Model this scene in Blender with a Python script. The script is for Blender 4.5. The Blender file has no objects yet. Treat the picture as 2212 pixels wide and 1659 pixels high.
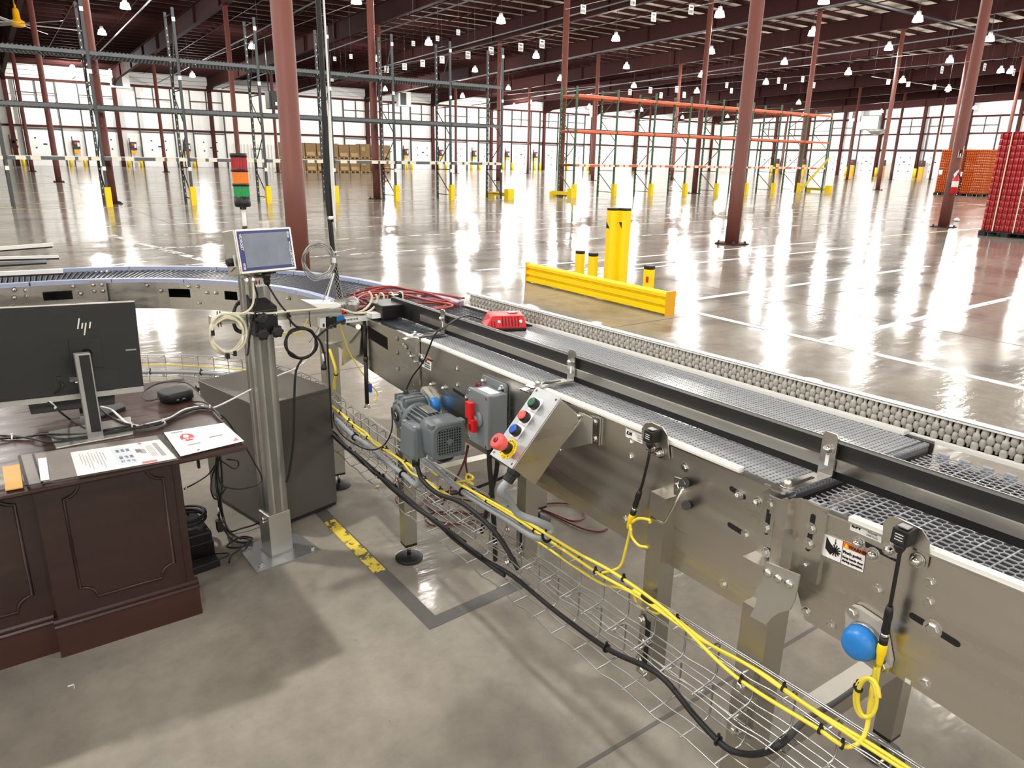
import bpy, bmesh, math, random
from mathutils import Vector, Matrix
random.seed(7)
SC = bpy.context.scene
COL = SC.collection
# ------------------------------------------------------------------ camera
FPX, PITCH, ROLL, YAW, CX, CY, HC = 1557.1414, 0.30409781, -0.0191086, 0.94633875, 1106.0, 829.5, 1.713
cp, sp, cr, sr = math.cos(PITCH), math.sin(PITCH), math.cos(ROLL), math.sin(ROLL)
_x = Vector((1, 0, 0)); _z = Vector((0, cp, -sp)); _y = Vector((0, -sp, -cp))
_xr = cr*_x + sr*_y; _yr = -sr*_x + cr*_y
EX = Vector((math.sin(YAW), math.cos(YAW), 0)); EY = Vector((math.sin(YAW-math.pi/2), math.cos(YAW-math.pi/2), 0))
def togrid(v): return Vector((v.dot(EX), v.dot(EY), v.z))
CR, CD, CF = togrid(_xr), togrid(_yr), togrid(_z)          # right, down, forward in the building grid
EYE = Vector((0, 0, HC))
cam = bpy.data.cameras.new('camera'); camo = bpy.data.objects.new('camera', cam); COL.objects.link(camo)
up, bk = -CD, -CF
camo.matrix_world = Matrix(((CR.x, up.x, bk.x, 0), (CR.y, up.y, bk.y, 0), (CR.z, up.z, bk.z, HC), (0, 0, 0, 1)))
cam.sensor_width = 36; cam.lens = 36*FPX/2212; cam.clip_start = 0.05; cam.clip_end = 400
SC.camera = camo
# ------------------------------------------------------------------ world, exposure
W = bpy.data.worlds.new('world'); SC.world = W; W.use_nodes = True
W.node_tree.nodes['Background'].inputs[0].default_value = (1, .97, .93, 1)
W.node_tree.nodes['Background'].inputs[1].default_value = 0.02
SC.view_settings.view_transform = 'Standard'; SC.view_settings.look = 'None'
SC.view_settings.gamma = 1; SC.view_settings.use_curve_mapping = False
SC.view_settings.exposure = 0.0
LAMP_W = 820.0
SC.cycles.use_denoising = True
SC.cycles.max_bounces = 8; SC.cycles.diffuse_bounces = 4; SC.cycles.glossy_bounces = 4
SC.cycles.transparent_max_bounces = 8
SC.cycles.sample_clamp_indirect = 6.0
SC.cycles.use_light_tree = True
# ------------------------------------------------------------------ measured frame: pixel -> point on a real plane
def ray(u, v): return CR*((u-CX)/FPX) + CD*((v-CY)/FPX) + CF
def Pz(u, v, z=0.0):
    d = ray(u, v); return EYE + d*((z-HC)/d.z)
def Py(u, v, y):
    d = ray(u, v); return EYE + d*(y/d.y)
def Px(u, v, x):
    d = ray(u, v); return EYE + d*(x/d.x)
def proj(P):
    q = Vector(P)-EYE; z = q.dot(CF); return (CX+FPX*q.dot(CR)/z, CY+FPX*q.dot(CD)/z, z)
# conveyor frame: s along the conveyor (away), w across (to the right), h above the belt
OC = Vector((1.168, 0, 0)); CA = 0.05
DH = Vector((math.sin(CA), math.cos(CA), 0)); NW = Vector((math.cos(CA), -math.sin(CA), 0)); UZ = Vector((0, 0, 1))
def ctop(s): return 1.113-0.0335*s
def cv(s, w, h): return OC + DH*s + NW*w + UZ*(ctop(s)+h)
def cz(s, w, z): return OC + DH*s + NW*w + UZ*z
def Pw(u, v, w=0.0):
    d = ray(u, v); P0 = OC+NW*w; return EYE + d*((P0-EYE).dot(NW)/d.dot(NW))
# ------------------------------------------------------------------ mesh helpers
class MB:
    def __init__(self): self.v = []; self.f = []; self.sm = []
    def add(self, vs, fs, smooth=False):
        b = len(self.v); self.v += [Vector(p) for p in vs]
        for f in fs: self.f.append([i+b for i in f]); self.sm.append(smooth)
        return self
    def hexa(self, p):                       # 8 points: bottom loop 0-3, top loop 4-7
        return self.add(p, [(3, 2, 1, 0), (4, 5, 6, 7), (0, 1, 5, 4), (1, 2, 6, 5), (2, 3, 7, 6), (3, 0, 4, 7)])
    def box(self, c, s, ax=None):
        c = Vector(c); X, Y, Z = ax or (Vector((1, 0, 0)), Vector((0, 1, 0)), UZ)
        X = Vector(X)*s[0]/2; Y = Vector(Y)*s[1]/2; Z = Vector(Z)*s[2]/2
        return self.hexa([c-X-Y-Z, c+X-Y-Z, c+X+Y-Z, c-X+Y-Z, c-X-Y+Z, c+X-Y+Z, c+X+Y+Z, c-X+Y+Z])
    def bx(self, x0, x1, y0, y1, z0, z1): return self.box(((x0+x1)/2, (y0+y1)/2, (z0+z1)/2), (x1-x0, y1-y0, z1-z0))
    def cbox(self, s0, s1, w0, w1, h0, h1, fn=None):
        fn = fn or cv
        return self.hexa([fn(s0, w0, h0), fn(s0, w1, h0), fn(s1, w1, h0), fn(s1, w0, h0), fn(s0, w0, h1), fn(s0, w1, h1), fn(s1, w1, h1), fn(s1, w0, h1)])
    def prism(self, poly, d, smooth=False):
        n = len(poly); d = Vector(d); P = [Vector(p) for p in poly]
        fs = [list(range(n))[::-1], list(range(n, 2*n))]
        self.add(P+[p+d for p in P], fs)
        b = len(self.v)-2*n
        for i in range(n):
            j = (i+1) % n; self.f.append([b+i, b+j, b+n+j, b+n+i]); self.sm.append(smooth)
        return self
    def rings(self, R, closed_path=False, caps=True, smooth=True):
        n = len(R[0]); b = len(self.v)
        for r in R: self.v += r
        m = len(R)
        for k in range(m if closed_path else m-1):
            k2 = (k+1) % m
            for i in range(n):
                j = (i+1) % n
                self.f.append([b+k*n+i, b+k*n+j, b+k2*n+j, b+k2*n+i]); self.sm.append(smooth)
        if caps and not closed_path:
            self.f.append([b+i for i in range(n)][::-1]); self.sm.append(False)
            self.f.append([b+(m-1)*n+i for i in range(n)]); self.sm.append(False)
        return self
    def lathe(self, base, axis, prof, n=16, caps=True, smooth=True):
        base = Vector(base); a = Vector(axis).normalized()
        t = Vector((0, 0, 1)) if abs(a.z) < .9 else Vector((1, 0, 0))
        u = a.cross(t).normalized(); w = a.cross(u)
        R = []
        for h, r in prof:
            r = max(r, 1e-5)
            R.append([base+a*h+(u*math.cos(2*math.pi*i/n)+w*math.sin(2*math.pi*i/n))*r for i in range(n)])
        return self.rings(R, caps=caps, smooth=smooth)
    def cyl(self, p0, p1, r, n=12, r1=None, smooth=True):
        p0 = Vector(p0); p1 = Vector(p1); L = (p1-p0).length
        return self.lathe(p0, p1-p0, [(0, r), (L, r if r1 is None else r1)], n, smooth=smooth)
    def tube(self, pts, r, n=8, closed=False, sub=5, raw=False):
        P = [Vector(p) for p in pts]
        if not raw and len(P) > 2: P = spline(P, sub, closed)
        m = len(P); R = []; nrm = None
        for k in range(m):
            a = P[(k-1) % m] if closed else P[max(k-1, 0)]; c = P[(k+1) % m] if closed else P[min(k+1, m-1)]
            t = (c-a)
            if t.length < 1e-9: t = Vector((0, 0, 1))
            t.normalize()
            if nrm is None: nrm = t.orthogonal().normalized()
            nrm = nrm - t*nrm.dot(t)
            if nrm.length < 1e-6: nrm = t.orthogonal()
            nrm.normalize(); b = t.cross(nrm)
            R.append([P[k]+(nrm*math.cos(2*math.pi*i/n)+b*math.sin(2*math.pi*i/n))*r for i in range(n)])
        return self.rings(R, closed_path=closed)
    def hexbolt(self, c, d, r=.008, h=.006, washer=True):
        c = Vector(c); d = Vector(d).normalized()
        if washer: self.lathe(c, d, [(0, r*1.45), (.0015, r*1.45)], 14)
        return self.lathe(c, d, [(0, r), (h*.8, r), (h, r*.8)], 6, smooth=False)
    def acorn(self, c, d, r=.008):
        c = Vector(c); d = Vector(d).normalized()
        self.lathe(c, d, [(0, r*1.5), (.002, r*1.5)], 14)
        return self.lathe(c, d, [(0, r), (.008, r), (.012, r*.75), (.015, r*.3)], 8)
    def mesh(self, name, off=Vector((0, 0, 0)), smooth=False):
        me = bpy.data.meshes.new(name)
        me.from_pydata([tuple(p-off) for p in self.v], [], self.f)
        me.polygons.foreach_set('use_smooth', [bool(s or smooth) for s in self.sm])
        me.update(); return me
def spline(P, sub=5, closed=False):
    out = []; m = len(P)
    for k in range(m if closed else m-1):
        if closed: a, b, c, d = P[(k-1) % m], P[k], P[(k+1) % m], P[(k+2) % m]
        else: a, b, c, d = P[max(k-1, 0)], P[k], P[k+1], P[min(k+2, m-1)]
        for i in range(sub):
            t = i/sub
            out.append(.5*((2*b)+(c-a)*t+(2*a-5*b+4*c-d)*t*t+(3*b-a-3*c+d)*t**3))
    if not closed: out.append(P[-1])
    return out
WL = {}
def base_of(parent):
    o = Vector((0, 0, 0))
    while parent is not None:
        o = o + WL.get(parent.name, Vector((0, 0, 0))); parent = parent.parent
    return o
FONTS = []
def put(o, parent):
    COL.objects.link(o)
    if parent is not None: o.parent = parent
    return o
def part(name, mb, m, parent, label=None, kind=None, bevel=0, smooth=False):
    me = mb.mesh(name, base_of(parent), smooth); me.materials.append(m)
    o = put(bpy.data.objects.new(name, me), parent); WL[o.name] = Vector((0, 0, 0))
    if label: o['label'] = label
    if kind: o['kind'] = kind
    if bevel:
        b = o.modifiers.new('bevel', 'BEVEL'); b.width = bevel; b.segments = 2; b.limit_method = 'ANGLE'
    return o
def thing(name, label, cat, loc, group=None):
    o = bpy.data.objects.new(name, None); COL.objects.link(o); o.empty_display_size = .1
    o.location = loc; WL[o.name] = Vector(loc)
    o['label'] = label; o['category'] = cat
    if group: o['group'] = group
    return o
def solo(name, mb, m, label, cat, group=None, bevel=0, smooth=False, kind=None):
    xs = [p.x for p in mb.v]; ys = [p.y for p in mb.v]; zs = [p.z for p in mb.v]
    c = Vector(((min(xs)+max(xs))/2, (min(ys)+max(ys))/2, min(zs)))
    me = mb.mesh(name, c, smooth); me.materials.append(m)
    o = put(bpy.data.objects.new(name, me), None); o.location = c; WL[o.name] = c
    if label: o['label'] = label
    if cat: o['category'] = cat
    if group: o['group'] = group
    if kind: o['kind'] = kind
    if bevel:
        b = o.modifiers.new('bevel', 'BEVEL'); b.width = bevel; b.segments = 2; b.limit_method = 'ANGLE'
    return o
def struct(name, mb, m, parent=None, smooth=False):
    me = mb.mesh(name, base_of(parent), smooth); me.materials.append(m)
    o = put(bpy.data.objects.new(name, me), parent); WL[o.name] = Vector((0, 0, 0)); o['kind'] = 'structure'
    return o
def clone(o, parent=None, **pr):
    c = o.copy(); COL.objects.link(c); c.parent = parent if parent is not None else o.parent
    WL[c.name] = Vector(WL.get(o.name, (0, 0, 0)))
    for k, v in pr.items(): c[k] = v
    return c
def place(name, me, loc, parent, rotz=0.0, label=None):
    """another piece that shares mesh data; loc in world coordinates"""
    o = put(bpy.data.objects.new(name, me), parent); o.location = Vector(loc)-base_of(parent); o.rotation_euler = (0, 0, rotz)
    WL[o.name] = o.location.copy()
    if label: o['label'] = label
    return o
def text(name, s, m, parent, org, right, upv, size, align='LEFT', extrude=0.0004, wgt=None, shear=0):
    cu = bpy.data.curves.new(name, 'FONT'); cu.body = s; cu.size = size; cu.align_x = align; cu.extrude = extrude
    cu.resolution_u = 2; cu.shear = shear
    if wgt: cu.offset = wgt
    o = put(bpy.data.objects.new(name, cu), parent); cu.materials.append(m)
    X = Vector(right).normalized(); Y = Vector(upv); Y = (Y-X*Y.dot(X)).normalized(); Z = X.cross(Y)
    b = Vector(org)-base_of(parent)
    o.matrix_local = Matrix(((X.x, Y.x, Z.x, b.x), (X.y, Y.y, Z.y, b.y), (X.z, Y.z, Z.z, b.z), (0, 0, 0, 1)))
    FONTS.append(o); return o
def fonts_to_mesh():
    bpy.context.view_layer.update(); dg = bpy.context.evaluated_depsgraph_get()
    for o in FONTS:
        me = bpy.data.meshes.new_from_object(o.evaluated_get(dg)); nm = o.name; par = o.parent; ml = o.matrix_local.copy()
        bpy.data.objects.remove(o); q = bpy.data.objects.new(nm, me); COL.objects.link(q); q.parent = par; q.matrix_local = ml
# ------------------------------------------------------------------ materials
def lin(c): return tuple((x/255/12.92 if x/255 <= .04045 else ((x/255+.055)/1.055)**2.4) for x in c)+(1,)
def mat(name, rgb, rough=.5, metal=0.0, var=0.0, vscale=8.0, bump=0.0, bscale=60.0, spec=.5, stretch=None, emit=0, coat=0, alpha=None, rvar=0, trans=0):
    m = bpy.data.materials.new(name); m.use_nodes = True; nt = m.node_tree; N = nt.nodes; L = nt.links
    b = N['Principled BSDF']; c = lin(rgb); b.inputs['Base Color'].default_value = c
    b.inputs['Roughness'].default_value = rough; b.inputs['Metallic'].default_value = metal
    b.inputs['Specular IOR Level'].default_value = spec
    if coat: b.inputs['Coat Weight'].default_value = coat
    if trans: b.inputs['Transmission Weight'].default_value = trans
    if emit: b.inputs['Emission Color'].default_value = c; b.inputs['Emission Strength'].default_value = emit
    if alpha is not None: b.inputs['Alpha'].default_value = alpha
    if var or bump or rvar:
        tc = N.new('ShaderNodeTexCoord'); mp = N.new('ShaderNodeMapping'); L.new(tc.outputs['Object'], mp.inputs[0])
        if stretch: mp.inputs['Scale'].default_value = stretch
        nz = N.new('ShaderNodeTexNoise'); nz.inputs['Scale'].default_value = vscale; nz.inputs['Detail'].default_value = 5
        L.new(mp.outputs[0], nz.inputs[0])
        if var:
            mx = N.new('ShaderNodeMixRGB'); mx.inputs[1].default_value = tuple(x*(1-var) for x in c[:3])+(1,)
            mx.inputs[2].default_value = tuple(min(1, x*(1+var)) for x in c[:3])+(1,)
            L.new(nz.outputs['Fac'], mx.inputs[0]); L.new(mx.outputs[0], b.inputs['Base Color'])
        if rvar:
            mr = N.new('ShaderNodeMapRange'); mr.inputs[3].default_value = max(0, rough-rvar); mr.inputs[4].default_value = rough+rvar
            mr.inputs[1].default_value = .3; mr.inputs[2].default_value = .7
            L.new(nz.outputs['Fac'], mr.inputs[0]); L.new(mr.outputs[0], b.inputs['Roughness'])
        if bump:
            n2 = N.new('ShaderNodeTexNoise'); n2.inputs['Scale'].default_value = bscale; n2.inputs['Detail'].default_value = 3
            L.new(mp.outputs[0], n2.inputs[0])
            bp = N.new('ShaderNodeBump'); bp.inputs['Strength'].default_value = bump; bp.inputs['Distance'].default_value = .01
            L.new(n2.outputs['Fac'], bp.inputs['Height']); L.new(bp.outputs[0], b.inputs['Normal'])
    return m
M = {}
M['steel'] = mat('brushed_stainless', (205, 201, 193), .3, 1.0, .1, 5, .012, 300, stretch=(1, .15, 4), rvar=.08)
M['steel_dark'] = mat('stainless_tube', (180, 176, 166), .38, 1.0, .12, 6, .03, 200)
M['bright'] = mat('polished_steel', (215, 214, 210), .16, 1.0)
M['wire'] = mat('galvanised_wire', (175, 176, 176), .3, 1.0)
M['alu'] = mat('anodised_aluminium', (205, 205, 200), .35, .9, .05, 20)
M['alu_plate'] = mat('milled_aluminium_plate', (200, 205, 208), .33, .9, .15, 7, .05, 40)
M['white_uhmw'] = mat('white_plastic_strip', (232, 232, 228), .4)
M['blue_uhmw'] = mat('pale_blue_plastic', (158, 168, 196), .42, 0, .08, 10)
M['black'] = mat('black_plastic', (18, 18, 19), .42)
M['black_soft'] = mat('black_rubber', (22, 22, 23), .6)
M['guide_black'] = mat('black_guide_plastic', (24, 23, 23), .5, 0, .2, 10)
M['belt_light'] = None
M['belt_dark'] = mat('charcoal_belt_plastic', (88, 92, 100), .3, 0, .12, 30)
M['belt_grid'] = mat('grey_grid_belt_plastic', (165, 168, 176), .36, 0, .1, 30)
M['pit'] = mat('dark_bed_and_shade', (14, 14, 18), .6)  # near-black for belt beds; also carries the shade of slots and openings
M['roller'] = mat('pale_roller_plastic', (172, 168, 160), .35)
M['motor'] = mat('grey_motor_paint', (108, 117, 122), .38, .1, .08, 30, .03, 200)
M['box_grey'] = mat('grey_enclosure_paint', (120, 127, 132), .42, 0, .06, 30)
M['red'] = mat('red_plastic', (205, 22, 28), .35)
M['red_dark'] = mat('dark_red_glass', (110, 20, 30), .25)
M['pink_red'] = mat('faded_red_knob', (232, 88, 84), .35)
M['green_btn'] = mat('green_button', (20, 96, 62), .3)
M['blue_btn'] = mat('blue_button', (25, 85, 190), .3)
M['blue_cap'] = mat('blue_bearing_cap', (35, 125, 205), .38)
M['yellow'] = mat('yellow_paint', (250, 215, 10), .4, 0, .04, 5)
M['yellow_cable'] = mat('yellow_cable_jacket', (238, 218, 70), .4)
M['amber'] = mat('amber_paint', (235, 170, 10), .4)
M['grey_conduit'] = mat('grey_conduit_plastic', (150, 156, 162), .42)
M['white'] = mat('white_paint', (236, 236, 234), .5)
M['paper'] = mat('white_paper', (244, 244, 244), .7, 0, .02, 10)
M['cream_cable'] = mat('cream_cable_jacket', (218, 212, 188), .45)
M['orange_lbl'] = mat('orange_print', (232, 110, 50), .5)
M['ink'] = mat('black_ink', (15, 15, 17), .5)
M['wood'] = mat('dark_cherry_wood', (50, 27, 24), .34, 0, .35, 5, .03, 80, stretch=(.5, 6, 6), coat=.3)
M['wood_red'] = mat('red_cherry_plinth_wood', (60, 31, 25), .35, 0, .35, 4, .03, 80, stretch=(.5, 5, 5), coat=.3)
M['wood_top'] = mat('worn_cherry_desk_top', (62, 43, 38), .32, 0, .35, 5, .04, 60, stretch=(.6, 5, 5), rvar=.1, coat=.2)
M['tan'] = mat('tan_wood_slip', (205, 160, 90), .5, 0, .15, 12)
M['cabinet'] = mat('gunmetal_cabinet_paint', (88, 85, 80), .38, .35, .06, 3)
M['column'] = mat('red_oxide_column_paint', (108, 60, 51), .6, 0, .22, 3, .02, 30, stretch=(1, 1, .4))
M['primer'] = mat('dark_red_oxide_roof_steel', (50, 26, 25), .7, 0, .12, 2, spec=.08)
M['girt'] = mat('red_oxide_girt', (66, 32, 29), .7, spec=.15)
M['insul'] = mat('white_roof_insulation', (178, 168, 156), .9, 0, .06, 2, spec=.1)
M['wall'] = mat('white_wall_panel', (240, 239, 236), .7, 0, .06, .6, stretch=(1, 1, .25))
M['wallband'] = mat('pale_grey_wall_band', (205, 206, 205), .7, 0, .05, .8)
M['door'] = mat('white_dock_door', (244, 245, 246), .55)
M['dark'] = mat('dark_metal', (40, 40, 42), .5)
M['rack_grey'] = mat('grey_rack_paint', (88, 94, 96), .5, 0, .06, 6)
M['rack_dark'] = mat('dark_rack_upright_paint', (66, 72, 75), .55)
M['rack_green'] = mat('green_rack_paint', (58, 92, 66), .5)
M['rack_orange'] = mat('orange_rack_paint', (222, 100, 58), .5, 0, .1, 3)
M['tagwhite'] = mat('cream_rack_tag', (228, 222, 200), .6)
M['card'] = mat('brown_cardboard', (150, 122, 84), .8, 0, .2, 2)
M['card_light'] = mat('light_cardboard', (190, 160, 118), .8, 0, .1, 3)
M['can_red'] = mat('red_can_print', (176, 56, 60), .26, .4, .4, 60, stretch=(1, 1, .4))
M['can_orange'] = mat('orange_can_print', (196, 92, 34), .3, .5, .3, 40, stretch=(1, 1, .4))
M['can_rim'] = mat('bare_can_end', (190, 180, 175), .25, .9)
M['pallet'] = mat('black_plastic_pallet', (24, 26, 30), .6)
M['lamp_glow'] = mat('lamp_glow', (255, 252, 244), .5, emit=14.0)
M['lamp_white'] = mat('lamp_housing', (205, 205, 205), .5)
M['screen'] = mat('hazy_touch_screen', (112, 122, 138), .22, 0, .3, 14, coat=.3)
M['hmi_blue'] = mat('navy_screen_bezel', (40, 52, 120), .35)
M['red_cord'] = mat('red_cord_jacket', (150, 50, 46), .45, 0, .25, 60)
M['maroon_cord'] = mat('maroon_cord_jacket', (98, 36, 38), .5)
M['dull_alu'] = mat('cast_aluminium', (165, 165, 162), .4, .8, .15, 30, .05, 80)
M['clear'] = mat('clear_plastic_sleeve', (235, 230, 225), .12, 0, alpha=.16)
M['tape_dark'] = mat('dark_tape_residue', (88, 86, 84), .6, 0, .15, 40)
M['joint'] = mat('dark_floor_joint', (88, 84, 80), .6)
M['amber_glass'] = mat('amber_lens', (245, 130, 20), .2, coat=.4)
M['red_glass'] = mat('red_lens', (170, 14, 34), .2, coat=.4)
M['green_glass'] = mat('green_lens', (8, 150, 78), .2, coat=.4)
M['hdr_black'] = mat('soft_black_monitor', (11, 12, 13), .5, 0, .06, 30)
def worn(name, rgb, thr, scale=5, rough=.4):
    """paint with chips worn through to nothing (alpha from noise)"""
    m = mat(name, rgb, rough); nt = m.node_tree; N = nt.nodes; L = nt.links; b = N['Principled BSDF']
    tc = N.new('ShaderNodeTexCoord'); nz = N.new('ShaderNodeTexNoise'); nz.inputs['Scale'].default_value = scale; nz.inputs['Detail'].default_value = 8
    nz.inputs['Roughness'].default_value = .7
    L.new(tc.outputs['Object'], nz.inputs[0])
    r = N.new('ShaderNodeMapRange'); r.inputs[1].default_value = thr-.03; r.inputs[2].default_value = thr+.03
    L.new(nz.outputs['Fac'], r.inputs[0]); L.new(r.outputs[0], b.inputs['Alpha'])
    return m
M['line_white'] = worn('worn_white_floor_paint', (240, 240, 238), .38, 6)
M['line_faint'] = worn('faint_white_floor_paint', (225, 225, 222), .5, 4)
M['line_yellow'] = worn('worn_yellow_floor_paint', (232, 208, 70), .46, 14)
M['line_tan'] = worn('faint_yellow_floor_paint', (226, 206, 140), .45, 3)
def floor_mat():
    m = bpy.data.materials.new('polished_concrete'); m.use_nodes = True; nt = m.node_tree; N = nt.nodes; L = nt.links
    b = N['Principled BSDF']; tc = N.new('ShaderNodeTexCoord')
    def noise(sc, det, rg=.6, st=None):
        mp = N.new('ShaderNodeMapping'); L.new(tc.outputs['Object'], mp.inputs[0])
        if st: mp.inputs['Scale'].default_value = st
        n = N.new('ShaderNodeTexNoise'); n.inputs['Scale'].default_value = sc; n.inputs['Detail'].default_value = det; n.inputs['Roughness'].default_value = rg
        L.new(mp.outputs[0], n.inputs[0]); return n
    def ramp(src, stops):
        r = N.new('ShaderNodeValToRGB'); e = r.color_ramp.elements
        e[0].position, e[0].color = stops[0][0], stops[0][1]
        e[1].position, e[1].color = stops[-1][0], stops[-1][1]
        for p, c in stops[1:-1]:
            x = e.new(p); x.color = c
        L.new(src, r.inputs[0]); return r
    def mul(a, c, fac=1.0):
        x = N.new('ShaderNodeMixRGB'); x.blend_type = 'MULTIPLY'; x.inputs[0].default_value = fac
        L.new(a, x.inputs[1]); L.new(c, x.inputs[2]); return x.outputs[0]
    g = lambda v: (v, v, v, 1)
    n1 = noise(.55, 6); base = ramp(n1.outputs['Fac'], [(.3, lin((132, 127, 119))), (.55, lin((158, 152, 142))), (.75, lin((172, 166, 155)))])
    n2 = noise(9, 8, .7); fine = ramp(n2.outputs['Fac'], [(.3, g(.8)), (.6, g(1)), (.8, g(1.06))])
    n3 = noise(1.1, 3, .5); stain = ramp(n3.outputs['Fac'], [(.32, g(.6)), (.43, g(.95)), (.5, g(1))])
    n4 = noise(34, 4, .8, (1, .35, 1)); speck = ramp(n4.outputs['Fac'], [(.27, g(.35)), (.33, g(1)), (1, g(1))])
    n5 = noise(.25, 5, .6, (.3, 1.6, 1)); broom = ramp(n5.outputs['Fac'], [(.35, g(.82)), (.6, g(1.05))])
    c = mul(base.outputs[0], fine.outputs[0]); c = mul(c, stain.outputs[0], .75); c = mul(c, speck.outputs[0], .75); c = mul(c, broom.outputs[0], .7)
    L.new(c, b.inputs['Base Color'])
    rr = N.new('ShaderNodeMapRange'); rr.inputs[1].default_value = .3; rr.inputs[2].default_value = .7; rr.inputs[3].default_value = .08; rr.inputs[4].default_value = .18
    n6 = noise(.8, 5, .6, (.5, 2, 1)); L.new(n6.outputs['Fac'], rr.inputs[0]); L.new(rr.outputs[0], b.inputs['Roughness'])
    b.inputs['Specular IOR Level'].default_value = .17
    n7 = noise(3.5, 4, .6, (.6, 1.5, 1)); bp = N.new('ShaderNodeBump'); bp.inputs['Strength'].default_value = .2; bp.inputs['Distance'].default_value = .02
    L.new(n7.outputs['Fac'], bp.inputs['Height']); L.new(bp.outputs[0], b.inputs['Normal'])
    return m
M['floor'] = floor_mat()
def belt_mat():
    m = mat('light_grey_belt_plastic', (128, 134, 142), .24, 0); nt = m.node_tree; N = nt.nodes; L = nt.links; b = N['Principled BSDF']
    tc = N.new('ShaderNodeTexCoord')
    nz = N.new('ShaderNodeTexNoise'); nz.inputs['Scale'].default_value = 7; nz.inputs['Detail'].default_value = 4
    mp2 = N.new('ShaderNodeMapping'); mp2.inputs['Scale'].default_value = (3, .4, 1); L.new(tc.outputs['Object'], mp2.inputs[0]); L.new(mp2.outputs[0], nz.inputs[0])
    mx2 = N.new('ShaderNodeMixRGB'); mx2.inputs[1].default_value = lin((118, 122, 128)); mx2.inputs[2].default_value = lin((178, 182, 186)); L.new(nz.outputs['Fac'], mx2.inputs[0])  # light and dark streaks put the belt's reflections into its colour
    L.new(mx2.outputs[0], b.inputs['Base Color'])
    return m
M['belt_light'] = belt_mat()
ORD = ['first', 'second', 'third', 'fourth', 'fifth', 'sixth', 'seventh', 'eighth', 'ninth', 'tenth', 'eleventh', 'twelfth', 'thirteenth', 'fourteenth', 'fifteenth', 'sixteenth', 'seventeenth', 'eighteenth', 'nineteenth', 'twentieth']
# ================================================================== THE BUILDING
YW, XW, YN, XL = 91.9, 112.0, -22.0, -32.0
def zg(y): return 11.2-.029*y if y > -6 else 11.374+.029*(y+6)          # girder underside
GD = 1.15                                          # girder depth
fl = struct('floor', MB().bx(XL, XW, YN, YW, -.3, 0), M['floor'])
# saw-cut joints, painted lines and tape: thin pieces lying in the floor
def strip(p0, p1, w, z, m, name):
    p0 = Vector((p0[0], p0[1], z)); p1 = Vector((p1[0], p1[1], z)); d = (p1-p0).normalized(); q = Vector((-d.y, d.x, 0))*w/2
    mb = MB().prism([p0-q, p1-q, p1+q, p0+q], (0, 0, .0009)); return struct(name, mb, m, fl)
for x0, y0, x1, y1 in [(-6, 1.24, 30, 1.24), (-6, 5.5, 60, 5.5), (8.29, -8, 8.29, 34), (6.62, -8, 6.62, 5.5), (3.7, 11, 3.7, 60), (17.9, -8, 17.9, 40), (-6, 12.4, 60, 12.4), (.6, 1.24, .6, -8), (-6, 22, 60, 22), (13.1, 5.5, 13.1, 30), (27, 5, 27, 40)]:
    strip((x0, y0), (x1, y1), .014, .0002, M['joint'], 'floor_joint')
for x0, y0, x1, y1, w, mm in [(6.86, 6.15, 13.6, 6.2, .1, 'line_white'), (6.7, 3.95, 14.5, 4.02, .1, 'line_white'), (8.6, 8.52, 16.6, 8.5, .09, 'line_white'), (6.2, 9.62, 17.6, 9.52, .09, 'line_white'),
        (6.95, 8.9, 10.4, 8.85, .08, 'line_white'), (6.72, 9.6, 6.6, -4, .1, 'line_white'), (2.2, 12.3, 26, 12.5, .09, 'line_faint'), (2.2, 14.7, 30, 14.75, .09, 'line_faint'), (2.2, 17.1, 40, 17.0, .09, 'line_faint'),
        (2.2, 19.6, 40, 19.3, .09, 'line_faint'), (12, 16.0, 40, 15.8, .09, 'line_faint'), (16, 9.55, 26, 9.5, .1, 'line_tan'), (-3, 11.1, 2, 13, .12, 'line_white'), (3.5, 8.4, 2.1, 17.5, .16, 'line_faint'),
        (-4, 26.1, 20, 26.0, .1, 'line_tan'), (-4, 28.9, 40, 28.9, .1, 'line_tan'), (22, 26.0, 46, 26.0, .1, 'line_tan'), (-4, 36, 60, 36, .12, 'line_tan'), (-4, 46, 80, 46, .14, 'line_tan')]:
    strip((x0, y0), (x1, y1), w, .0004, M[mm], 'painted_line')
for k in range(9): strip((.2+2.2*k, 28.8), (1.0+2.2*k, 26.1), .1, .0004, M['line_tan'], 'painted_line')
strip((1.134, 3.35), (1.152, 2.06), .062, .0004, M['tape_dark'], 'floor_tape')
strip((1.124, 2.09), (1.62, 2.12), .062, .0005, M['tape_dark'], 'floor_tape')
strip((1.133, 3.08), (1.14, 2.53), .056, .0014, M['line_yellow'], 'floor_tape')
# near floor: a lighter strip of old tape seen under the conveyor and a yellow dash beyond it
strip((4.55, 4.02), (5.3, 4.35), .07, .0006, M['line_yellow'], 'floor_tape')
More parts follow.
